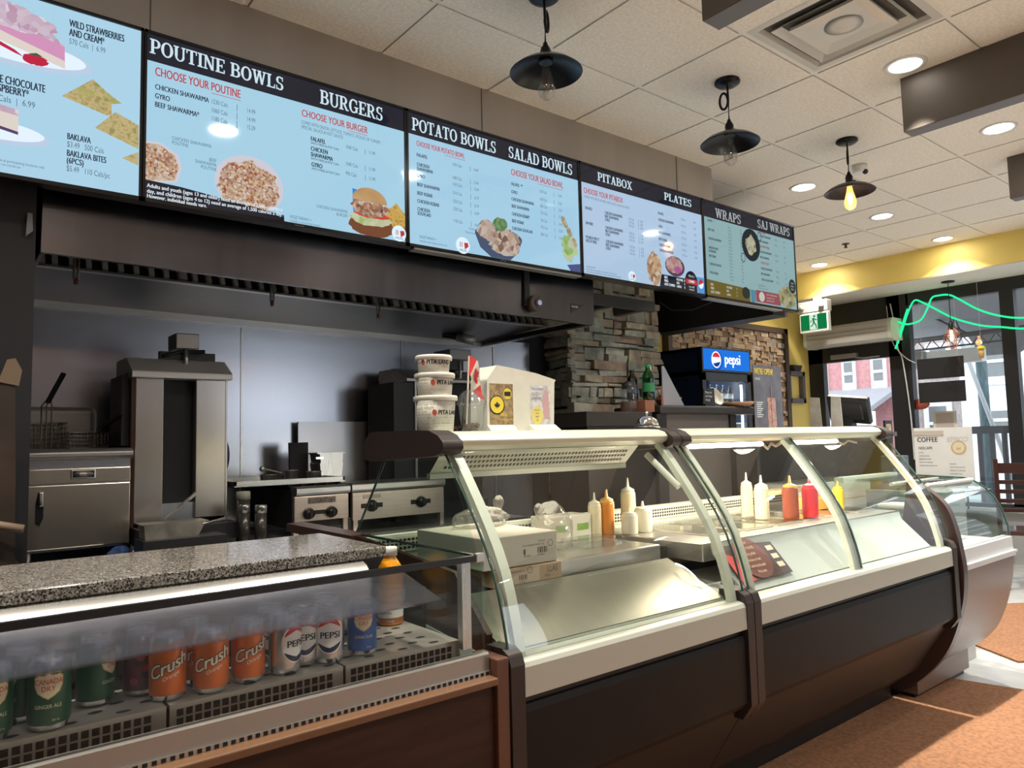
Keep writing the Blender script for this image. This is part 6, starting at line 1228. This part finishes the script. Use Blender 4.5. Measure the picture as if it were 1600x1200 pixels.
gl = 'sauce bottles in the near deli case'; gr = 'sauce bottles in the long deli case'
for x, y, r, h, a, b, lab in ((2.045, 2.05, .026, .165, MAYO, MAYC, 'cream squeeze bottle left of the orange one'), (2.10, 2.04, .028, .17, ORS, ORC_, 'orange sauce squeeze bottle among the cream ones'), (2.145, 2.08, .03, .17, MAYO, MAYC, 'cream squeeze bottle behind the low wide jars'), (2.165, 1.98, .032, .105, GAR, GAR, 'short wide pale sauce tub in front'), (2.255, 1.99, .036, .12, GAR, GAR, 'short wide pale sauce tub on the right'), (2.27, 2.08, .031, .21, MAYO, MAYC, 'tall cream squeeze bottle at the right end of its group')): squeeze((x, y, PZ + .005), r, h, a, b, lab, gl)
for x, y, r, h, a, b, lab in ((2.875, 1.925, .026, .20, MAYO, MAYC, 'cream squeeze bottle on the left of the long case'), (2.865, 1.845, .031, .19, MAYO, MAYC, 'fatter cream squeeze bottle just in front of its twin'), (2.96, 1.765, .034, .185, BBQ, ORC_, 'brown red sauce bottle with amber nozzle'), (3.06, 1.73, .034, .18, KET, KET, 'bright red ketchup bottle in the long case'), (3.46, 1.81, .026, .135, MUS, MUS, 'yellow mustard bottle near the end of the long case')): squeeze((x, y, .9335), r, h, a, b, lab, gr)
root_mesh(MB().box(3.30, 3.60, 1.86, 1.98, .933, .99), 'orange_tray', mat('tray_orange', (.72, .30, .07), .4), 'orange plastic tray beside the mustard bottle', 'tray', bevel=.004)
root_mesh(MB().box(3.83, 4.86, 2.25, 2.54, .8305, 1.01).box(3.84, 4.85, 2.249, 2.251, .90, .903, 1), 'cardboard_box', [CARDW, CARDB], 'long white box on the shelf under the till counter', 'box', bevel=.003)
root_mesh(MB().box(3.2, 3.64, 2.05, 2.155, 1.0, 1.02), 'cutting_board', mat('board_tan', (.50, .38, .22), .5), 'tan cutting board along the back of the long deli case', 'board')

# ================================================================ drinks cooler with its lit sign
t = thing('drinks_cooler', 'tall blue drinks cooler with a lit cola sign on top', 'cooler', (5.31, 4.0, 0)); NV = mat('cooler_navy', (.008, .022, .075), .35); CW = mat('cooler_white_liner', (.55, .57, .6), .4)
X0, X1, Y0, Y1 = 4.98, 5.665, 3.70, 4.30
mb = MB().box(X0, X0 + .03, Y0 + .03, Y1, .1, 2.036).box(X1 - .03, X1, Y0 + .03, Y1, .1, 2.036).box(X0, X1, Y1 - .03, Y1, .1, 2.036).box(X0, X1, Y0 + .03, Y1, 2.01, 2.036).box(X0, X1, Y0 + .03, Y1, 0, .25).box(X0, X1, Y0 + .03, Y1, 1.80, 1.84)
mb.build('cabinet', NV, t)
s_ = MB().box(X0, X1, Y0 - .005, Y0 + .04, 1.835, 2.036).build('sign_frame', BLACKP, t)
mb = MB().poly([(X0 + .015, Y0 - .006, 1.85), (X1 - .015, Y0 - .006, 1.85), (X1 - .015, Y0 - .006, 2.022), (X0 + .015, Y0 - .006, 2.022)], 0)
mb.text('pepsi', (5.285, Y0 - .0075, 1.905), UX, UZ, .088, 1, 'L', .86, .05)
gx, gz = 5.17, 1.935
mb.poly([(gx + .066 * math.cos(a), Y0 - .0068, gz + .07 * math.sin(a)) for a in [2 * math.pi * i / 30 for i in range(30)]], 1)
mb.poly([(gx + .056 * math.cos(a), Y0 - .0075, gz + .06 * math.sin(a)) for a in [math.radians(20 + 140 * i / 16) for i in range(17)]], 2)
mb.poly([(gx + .056 * math.cos(a), Y0 - .0075, gz + .06 * math.sin(a)) for a in [math.radians(215 + 130 * i / 16) for i in range(17)]], 3)
mb.add([(gx + .01 + r * math.cos(a), Y0 - .0066, gz - .008 + r * 1.02 * math.sin(a)) for r in (.07, .079) for a in [math.radians(-150 + 230 * i / 20) for i in range(21)]], [(i, i + 1, 22 + i, 21 + i) for i in range(20)], 3)
mb.build('sign_face', [emis('sign_blue', (.015, .16, .66), 1.0), emis('sign_white', (.85, .92, 1.0), 1.1), emis('sign_red', (.62, .03, .05)), emis('sign_navy', (.01, .04, .25))], s_)
d_ = MB().box(X0, X0 + .05, Y0, Y0 + .03, .25, 1.825).box(X1 - .05, X1, Y0, Y0 + .03, .25, 1.825).box(X0, X1, Y0, Y0 + .03, 1.76, 1.825).box(X0, X1, Y0, Y0 + .03, .25, .32).build('door', BLACKP, t); MB().box(X0 + .05, X1 - .05, Y0 + .012, Y0 + .018, .32, 1.76).build('door_pane', GLASS, d_)
MB().box(X0 + .03, X1 - .03, Y1 - .036, Y1 - .03, .25, 1.80).build('liner', CW, t); MB().box(X1 - .075, X1 - .055, Y0 + .05, Y0 + .06, .4, 1.74).build('light_strip', emis('cooler_light', (.85, .93, 1), 7.0), t)
mb = MB()
for z in (1.22, 1.40, 1.58): mb.box(X0 + .03, X1 - .03, Y0 + .06, Y1 - .04, z, z + .008)
mb.build('wire_shelves', mat('shelf_white_wire', (.6, .62, .64), .4), t)
proto = None
for row, z in (('upper', 1.588), ('middle', 1.408)):
    for i in range(6):
        x = X0 + .09 + i * .088; lab = '%s shelf bottle in the drinks cooler, %s' % (row, ('nearest its hinge side', 'second from the hinge side', 'third from the hinge side', 'third from the light strip', 'second from the light strip', 'next to the light strip')[i])
        if proto is None:
            c = (x, Y0 + .11, z); proto = thing('cooler_bottle', lab, 'bottle', c, 'bottles on the cooler shelves')
            MB().lathe([(.026, 0), (.028, .01), (.028, .085), (.012, .12), (.011, .135)], c, 14).build('body', mat('dark_cola', (.03, .015, .01), .15), proto); MB().lathe([(.0285, .03), (.0285, .075)], c, 14, cap=False).build('label', mat('bottle_label_pale', (.55, .58, .65), .4), proto); MB().lathe([(.0125, .128), (.0125, .148), (1e-4, .149)], c, 12).build('cap', mat('bottle_cap_blue', (.05, .1, .4), .4), proto)
        else: copy_tree(proto, (x, Y0 + .11, z), lab)
lamp('cooler_lamp', 'AREA', (5.3, 3.95, 1.79), 2.0, (.85, .93, 1), .3)

# ================================================================ yellow wall and window wall fittings
t = thing('open_poster', "dark WE'RE OPEN poster with a picture of roasting meat", 'poster', (7.18, 4.5, .7))
mb = MB().box(6.91, 7.45, 4.48, 4.49, .75, 2.05); mb.build('board', mat('poster_slate', (.10, .10, .12), .35, col2=(.17, .17, .20), scale=5), t)
mb = MB().text("WE'RE OPEN!", (6.93, 4.4775, 1.95), UX, UZ, .066, 0, 'L', .62, .03); mb.build('heading', mat('poster_gold', (.70, .55, .10), .4), t)
mb = MB().text('>>>>>', (6.94, 4.4775, 1.88), UX, UZ, .04, 0, 'L', .55, .04)
for i in range(8): mb.poly([(6.95, 4.4776, 1.64 - i * .022), (7.07 - (i % 3) * .02, 4.4776, 1.64 - i * .022), (7.07 - (i % 3) * .02, 4.4776, 1.652 - i * .022), (6.95, 4.4776, 1.652 - i * .022)], 0)
mb.build('small_print', mat('poster_white', (.65, .66, .68), .5), t)
mb = MB(); rr = random.Random(4); L_ = [(7.24 + .075 * (1 + .15 * math.sin(z * 40)) + rr.uniform(-.01, .01), z) for z in [1.0 + .07 * k for k in range(11)]]; R2 = [(7.22 - .065 * (1 + .15 * math.cos(z * 33)), z) for z in [1.7 - .07 * k for k in range(11)]]
mb.poly([(x, 4.4775, z) for x, z in L_ + R2], 0); mb.tube([(7.23, 4.476, 1.0), (7.23, 4.476, 1.82)], .006); mb.build('meat_picture', mat('meat_pink', (.42, .20, .16), .5, col2=(.55, .38, .33), scale=30), t)
SQ = mat('lantern_brown', (.12, .10, .10), .45); t = thing('square_lantern', 'square brown wall lantern with a little cup on top, on the yellow wall', 'wall lamp', (7.91, 4.57, 1.65))
mb = MB()
for a in ((7.72, 8.08, 1.655, 1.71), (7.72, 8.08, 1.97, 2.025), (7.72, 7.775, 1.655, 2.025), (8.025, 8.08, 1.655, 2.025)): mb.box(a[0], a[1], 4.545, 4.6, a[2], a[3])
mb.build('frame', SQ, t, bevel=.003); MB().prism([(7.85, 2.025), (7.97, 2.025), (8.01, 2.095), (7.81, 2.095)], 'y', 4.535, 4.595).build('cup', BROWN2, t)
WARMW = mat('aged_white_plastic', (.48, .455, .40), .45)
t = thing('exit_sign', 'green running man exit sign with lamp heads, at the corner of the soffit', 'exit sign', (7.52, 4.08, 2.40))
MB().box(7.50, 7.56, 3.925, 4.25, 2.395, 2.605).build('housing', WHITEP, t, bevel=.004); MB().box(7.50, 7.60, 3.93, 4.27, 2.612, 2.735).build('battery_box', WARMW, t, bevel=.006); MB().box(7.57, 7.64, 4.05, 4.12, 2.735, 2.788).build('mount', WARMW, t); MB().box(7.57, 7.60, 4.05, 4.12, 2.70, 2.74).build('bracket', WARMW, t)
for y in (4.215, 3.99): MB().lathe([(.028, 0), (.03, .012), (.022, .018), (1e-4, .019)], (7.50, y, 2.672), 18, mat=Matrix.Rotation(-math.pi / 2, 3, 'Y')).build('lamp_head', mat('lamp_head_glass', (.5, .48, .42), .2), t)
mb = MB(); xs_ = 7.4985
def ex(y, z): return (xs_, 4.235 - y, 2.41 + z)
for y0, y1 in ((0, .10), (.19, .295)): mb.poly([ex(y0, .012), ex(y1, .012), ex(y1, .178), ex(y0, .178)], 0)
mb.poly([ex(.10, .012), ex(.19, .012), ex(.19, .178), ex(.10, .178)], 1); xs_ = 7.4975
mb.poly([ex(.158 + .012 * math.cos(a), .155 + .012 * math.sin(a)) for a in [2 * math.pi * i / 14 for i in range(14)]], 0)
for q in ([(.135, .135), (.155, .14), (.160, .085), (.140, .08)], [(.14, .09), (.158, .088), (.178, .06), (.182, .02), (.172, .02), (.166, .055)], [(.142, .092), (.152, .085), (.135, .05), (.108, .045), (.108, .055), (.128, .06)], [(.138, .138), (.135, .125), (.115, .112), (.108, .09), (.116, .088), (.122, .105)], [(.155, .138), (.158, .122), (.172, .108), (.186, .112), (.186, .12), (.173, .12)]): mb.poly([ex(*p) for p in q], 0)
mb.build('pictogram', [emis('exit_green', (.005, .16, .045), 1.0), emis('exit_white', (.55, .72, .58), 1.0)], t)
t = thing('air_conditioner', 'cream wall air conditioner over the glass door', 'air conditioner', (8.13, 4.0, 2.28))
MB().prism([(8.0, 2.30), (7.99, 2.34), (8.0, 2.47), (8.05, 2.515), (8.265, 2.515), (8.265, 2.29), (8.10, 2.28)], 'y', 3.53, 4.46).build('casing', WARMW, t, bevel=.006)
for y in (3.50, 4.46): MB().prism([(8.0, 2.30), (7.985, 2.34), (7.995, 2.47), (8.05, 2.52), (8.265, 2.52), (8.265, 2.285), (8.10, 2.275)], 'y', y, y + .035).build('side_cap', mat('cap_greenish_white', (.55, .60, .45), .4), t, bevel=.006)
MB().box(7.988, 7.993, 3.56, 4.44, 2.375, 2.379).box(7.988, 7.995, 3.56, 4.44, 2.42, 2.423).build('louvre_line', mat('line_grey', (.25, .23, .2), .5), t)
NEON = emis('neon_green', (.02, .85, .30), 1.25)
t = thing('neon_light', 'looping green neon rope light across the top of the window', 'neon light', (8.2, 3.0, 2.2))
n1 = [(8.2, 3.557, 2.194), (8.2, 3.471, 2.393), (8.2, 3.408, 2.557), (8.2, 3.335, 2.684), (8.2, 3.259, 2.658), (8.2, 3.139, 2.571), (8.2, 2.963, 2.444), (8.2, 2.736, 2.34), (8.2, 2.543, 2.295), (8.2, 2.30, 2.25), (8.2, 1.6, 2.22)]
n2 = [(8.18, 3.506, 2.481), (8.18, 3.43, 2.445), (8.18, 3.369, 2.441), (8.18, 3.271, 2.468), (8.18, 3.201, 2.574), (8.18, 3.15, 2.681), (8.18, 3.081, 2.696), (8.18, 2.984, 2.686), (8.18, 2.892, 2.625), (8.18, 2.726, 2.494), (8.18, 2.536, 2.401), (8.18, 2.30, 2.35), (8.18, 1.6, 2.3)]
def smooth(p, n=4):
    o = []
    for i in range(len(p) - 1):
        a, b, c, d = (Vector(p[max(0, i - 1)]), Vector(p[i]), Vector(p[i + 1]), Vector(p[min(len(p) - 1, i + 2)]))
        for k in range(n): s = k / n; o.append(.5 * (2 * b + (c - a) * s + (2 * a - 5 * b + 4 * c - d) * s * s + (3 * b - a - 3 * c + d) * s ** 3))
    return o + [Vector(p[-1])]
MB().tube(smooth(n1), .009).build('tube', NEON, t); MB().tube(smooth(n2), .009).build('tube', NEON, t); MB().tube(smooth([(8.21, 3.53, 2.25), (8.21, 3.47, 2.45), (8.21, 3.41, 2.61)]), .009).build('tube', NEON, t)
for z0, lab in ((1.84, 'upper'), (1.592, 'lower')):
    mb = MB().box(8.19, 8.21, 2.90, 3.342, z0, z0 + .213); o = root_mesh(mb, 'window_board', mat('board_charcoal', (.008, .0085, .01), .7), lab + ' black board of the two hung in the window', 'board', 'black boards in the window')
    for y in (2.95, 3.29): MB().tube([(8.2, y, z0 + .213), (8.2, y, z0 + (.245 if lab == 'lower' else .82))], .002, 5).build('hanging_cord', mat('cord_white', (.6, .6, .6), .5), o)
t = thing('coffee_poster', 'white COFFEE menu poster standing in the window, with a coffee cup picture', 'poster', (7.9, 3.03, .8)); MB().box(7.9, 7.906, 2.765, 3.30, .80, 1.33).build('sheet', mat('poster_milky', (.74, .74, .73), .5, var=.03, scale=6), t); V_ = Vector((0, -1, 0)); xa = 7.8985
mb = MB().text('COFFEE', (xa, 3.27, 1.19), V_, UZ, .045, 0, 'L', .85, .02).text('NESCAFE', (xa, 3.262, 1.115), V_, UZ, .026, 0, 'L', .85)
for i in range(5): mb.text(('LATTE', 'CAPPUCCINO', 'ESPRESSO SHOT', 'FRENCH VANILLA', 'AMERICANO REGULAR')[i], (xa, 3.262, 1.075 - i * .032), V_, UZ, .011, 0)
for i in range(5): mb.text(('MOCHA', 'HOT CHOCOLATE', 'SPECIALTY DRINKS', 'STEAMED MILK', 'DECAF')[i], (xa, 2.98, .965 - i * .032), V_, UZ, .011, 0)
mb.build('lettering', BLACKINK, t)
MB().text('COFFEE', (xa, 2.80, 1.19), -V_, UZ, .045, 0, 'L', .85).build('show_through', mat('ghost_grey', (.55, .55, .54), .6), t)
mb = MB(); cy_, cz_ = 2.89, 1.13
for r, m, d in ((.068, 0, 0), (.054, 1, .0006)): mb.poly([(xa - d, cy_ + r * math.cos(a), cz_ + r * math.sin(a)) for a in [2 * math.pi * i / 32 for i in range(32)]], m)
for a in (-.7, 0, .7): mb.poly([(xa - .0012, cy_ - .004 + .028 * math.sin(a), cz_ + .012), (xa - .0012, cy_ + .018 * math.sin(a) + .010, cz_ - .018), (xa - .0012, cy_ + .018 * math.sin(a) - .004, cz_ - .018)], 0)
mb.build('cup_picture', [mat('latte_tan', (.62, .42, .18), .5), mat('latte_cream', (.72, .64, .48), .5)], t)
MB().box(7.895, 7.9, 3.02, 3.30, 1.255, 1.30).build('tan_strip', mat('strip_tan', (.55, .48, .42), .5), t)
root_mesh(MB().box(8.312, 8.3195, 3.04, 3.27, 1.30, 1.50).box(8.310, 8.313, 3.07, 3.24, 1.31, 1.48, 1), 'paper_notice', [PAPER, mat('notice_tan', (.50, .42, .36), .6)], 'pale brown notice taped inside the window above the coffee poster', 'notice')
root_mesh(MB().lathe([(1e-4, 0), (.15, .0), (.15, .004), (1e-4, .004)], (8.315, 3.385, 1.585), 28, mat=Matrix.Rotation(math.pi / 2, 3, 'Y') @ Matrix.Diagonal(Vector((.38, .62, 1)))), 'window_sticker', mat('sticker_red', (.6, .12, .08), .5), 'oval red sticker on the window below the black boards', 'sticker', loc=(8.315, 3.385, 1.585))
root_mesh(MB().tube(smooth([(8.24, 3.60, 2.70), (8.23, 3.57, 2.5), (8.22, 3.54, 2.2), (8.23, 3.50, 2.05), (8.24, 3.46, 1.5), (8.24, 3.45, 1.0)]), .007, 6).tube(smooth([(8.24, 3.64, 2.68), (8.22, 3.60, 2.3), (8.2, 3.47, 2.10), (8.2, 3.36, 2.02)]), .005, 6), 'white_cable', mat('cable_white', (.62, .62, .6), .5), 'white cable running down the post between door and window', 'cable')
t = thing('pendant_lamp', 'small caged pendant with a lit bulb hanging in the window', 'pendant lamp', (7.97, 2.91, 2.787)); p = (7.97, 2.91, 2.787)
MB().lathe([(.06, 0), (.06, -.012), (.015, -.02), (1e-4, -.021)], p, 20).build('ceiling_rose', PEND, t); MB().tube([(p[0], p[1], p[2] - .02), (p[0], p[1], p[2] - .42)], .004, 6).build('cord', DARKB, t); MB().lathe([(.01, -.40), (.022, -.42), (.024, -.47), (.03, -.49)], p, 16).build('socket', PEND, t)
b = MB().lathe([(.012, -.49), (.03, -.53), (.034, -.56), (.02, -.60), (1e-4, -.61)], p, 16, cap=False).build('bulb', BULBC, t); MB().cyl((p[0], p[1], p[2] - .50), (p[0], p[1], p[2] - .59), .012).build('filament', FILG, b)
mb = MB()
for k in range(6):
    a = k * math.pi / 3; c_, s_ = math.cos(a), math.sin(a); mb.tube([(p[0] + r * c_, p[1] + r * s_, p[2] + z) for r, z in ((.03, -.47), (.065, -.53), (.07, -.60), (.04, -.66), (.0, -.68))], .003, 5)
for r, z in ((.066, -.535), (.07, -.60)): mb.tube([(p[0] + r * math.cos(a), p[1] + r * math.sin(a), p[2] + z) for a in [2 * math.pi * i / 20 for i in range(21)]], .003, 5)
mb.build('cage', mat('copper_cage', (.40, .16, .09), .35, .8), t); lamp('filament_lamp', 'POINT', (p[0], p[1], p[2] - .57), 2.0, (1, .55, .25), .03)
t = thing('yellow_lantern', 'tiny yellow ornament lantern hanging in the window by the pole', 'ornament', (8.1, 2.70, 2.10)); MB().lathe([(.02, .06), (.035, .05), (.035, .03), (1e-4, .02)], (8.1, 2.70, 2.06), 12).build('cap', mat('ornament_yellow', (.7, .62, .03), .4), t); MB().lathe([(.02, -.06), (.024, 0), (.02, .03)], (8.1, 2.70, 2.06), 12).build('body', mat('ornament_amber', (.62, .38, .1), .3), t); MB().tube([(8.1, 2.70, 2.12), (8.1, 2.70, 2.788)], .0015, 5).build('string', mat('cord_white', (.6, .6, .6), .5), t)
mb = MB()
for y in (3.02, 2.83): mb.box(7.88, 7.9, y, y + .012, .54, .82)
mb.box(7.82, 7.98, 2.72, 3.33, .765, .80); o = root_mesh(mb, 'poster_ledge', mat('ledge_dark', (.05, .05, .05), .5), 'dark ledge in front of the window carrying the coffee poster', 'shelf')
# ---- chairs and table by the window, mats
CHW = mat('chair_dark_wood', (.050, .022, .018), .25, coat=.3)
t = thing('dining_chair', 'dark wooden slat back chair at the right picture edge', 'chair', (7.18, 2.13, 0), 'dark wooden chairs by the window'); R0 = Matrix.Rotation(math.radians(20), 3, 'Z'); O_ = Vector((7.18, 2.13, 0))
def cb_(c, h, name, rx=0, m=CHW): return MB().obox(O_ + R0 @ Vector(c), h, R0 @ Matrix.Rotation(rx, 3, 'Y'), 0).build(name, m, t, bevel=.004)
cb_((0, 0, .455), (.22, .22, .018), 'seat'); 
for sy in (-1, 1): cb_((-.20, sy * .19, .22), (.02, .02, .22), 'leg'); mb = MB().prism([(.195, 0), (.235, 0), (.225, .45), (.285, 1.04), (.245, 1.04), (.185, .45)], 'y', sy * .2 - .018, sy * .2 + .018); mb.v = [tuple(O_ + R0 @ Vector(q)) for q in mb.v]; mb.build('rear_post', CHW, t, bevel=.004)
for z in (.60, .68, .76, .84, .96): cb_((.215 + (z - .45) * .09, 0, z), (.008, .19, .045 if z > .9 else .018), 'back_slat', .1)
for sy in (-1, 1): cb_((0, sy * .19, .40), (.2, .01, .03), 'seat_rail')
copy_tree(t, (7.3, 1.62, 0), 'second dark slat back chair, cut off by the right picture edge')
t = thing('dining_table', 'dark square table by the window beyond the pastry case', 'table', (7.55, 2.9, 0)); MB().box(7.25, 7.85, 2.62, 3.2, .71, .74).build('top', CHW, t, bevel=.004); MB().box(7.25, 7.85, 2.62, 3.2, .74, .745).build('top_edge', mat('table_pale_edge', (.5, .5, .5), .3), t); MB().cyl((7.55, 2.9, .02), (7.55, 2.9, .71), .04).build('post', BLACKP, t); MB().box(7.3, 7.8, 2.86, 2.94, 0, .03).box(7.51, 7.59, 2.65, 3.15, 0, .03).build('foot', BLACKP, t)
MAT_ = mat('brown_mat_pile', (.25, .115, .055), .95, var=.22, scale=60, bump=.4, detail=6)
o = root_mesh(MB().prism([(-1.5, -1.2), (4.62, -1.2), (4.30, 1.36), (4.212, 1.735), (-1.5, 1.715)], 'z', .0005, .011), 'floor_mat', MAT_, 'long rust brown mat running along the foot of the deli cases', 'mat', 'rust brown mats', loc=(2, .5, 0))
C_ = Vector((5.54, 2.60)); e1 = Vector((-.57, -.82)); e2 = Vector((.82, -.57)); q = [C_, C_ + e1 * 2.3, C_ + e2]
q = [C_, Vector((4.99, 1.81)), Vector((4.80, 1.53)), C_ + e1 * 1.31 + e2 * 1.3, C_ + e2 * 1.3]
o = root_mesh(MB().prism([tuple(v) for v in q], 'z', .0005, .011), 'floor_mat', MAT_, 'second rust brown mat set at an angle by the pastry case', 'mat', 'rust brown mats', loc=(5.6, 1.8, 0))
t = thing('napkin_box', 'blue grey box with a clear cup beside it, behind the pastry case', 'box', (4.62, 2.1, .9)); MB().box(4.55, 4.65, 1.98, 2.10, 1.03, 1.155).build('box', mat('box_slate', (.10, .14, .19), .5), t, bevel=.003); MB().box(4.5, 4.7, 1.9, 2.15, .956, 1.03).build('tray', CARDB, t)
root_mesh(MB().box(4.47, 4.75, 1.72, 2.165, 0, .955), 'side_cabinet', mat('cabinet_grey', (.4, .4, .4), .4), 'pale cabinet standing at the window side of the pastry case', 'cabinet', bevel=.003)
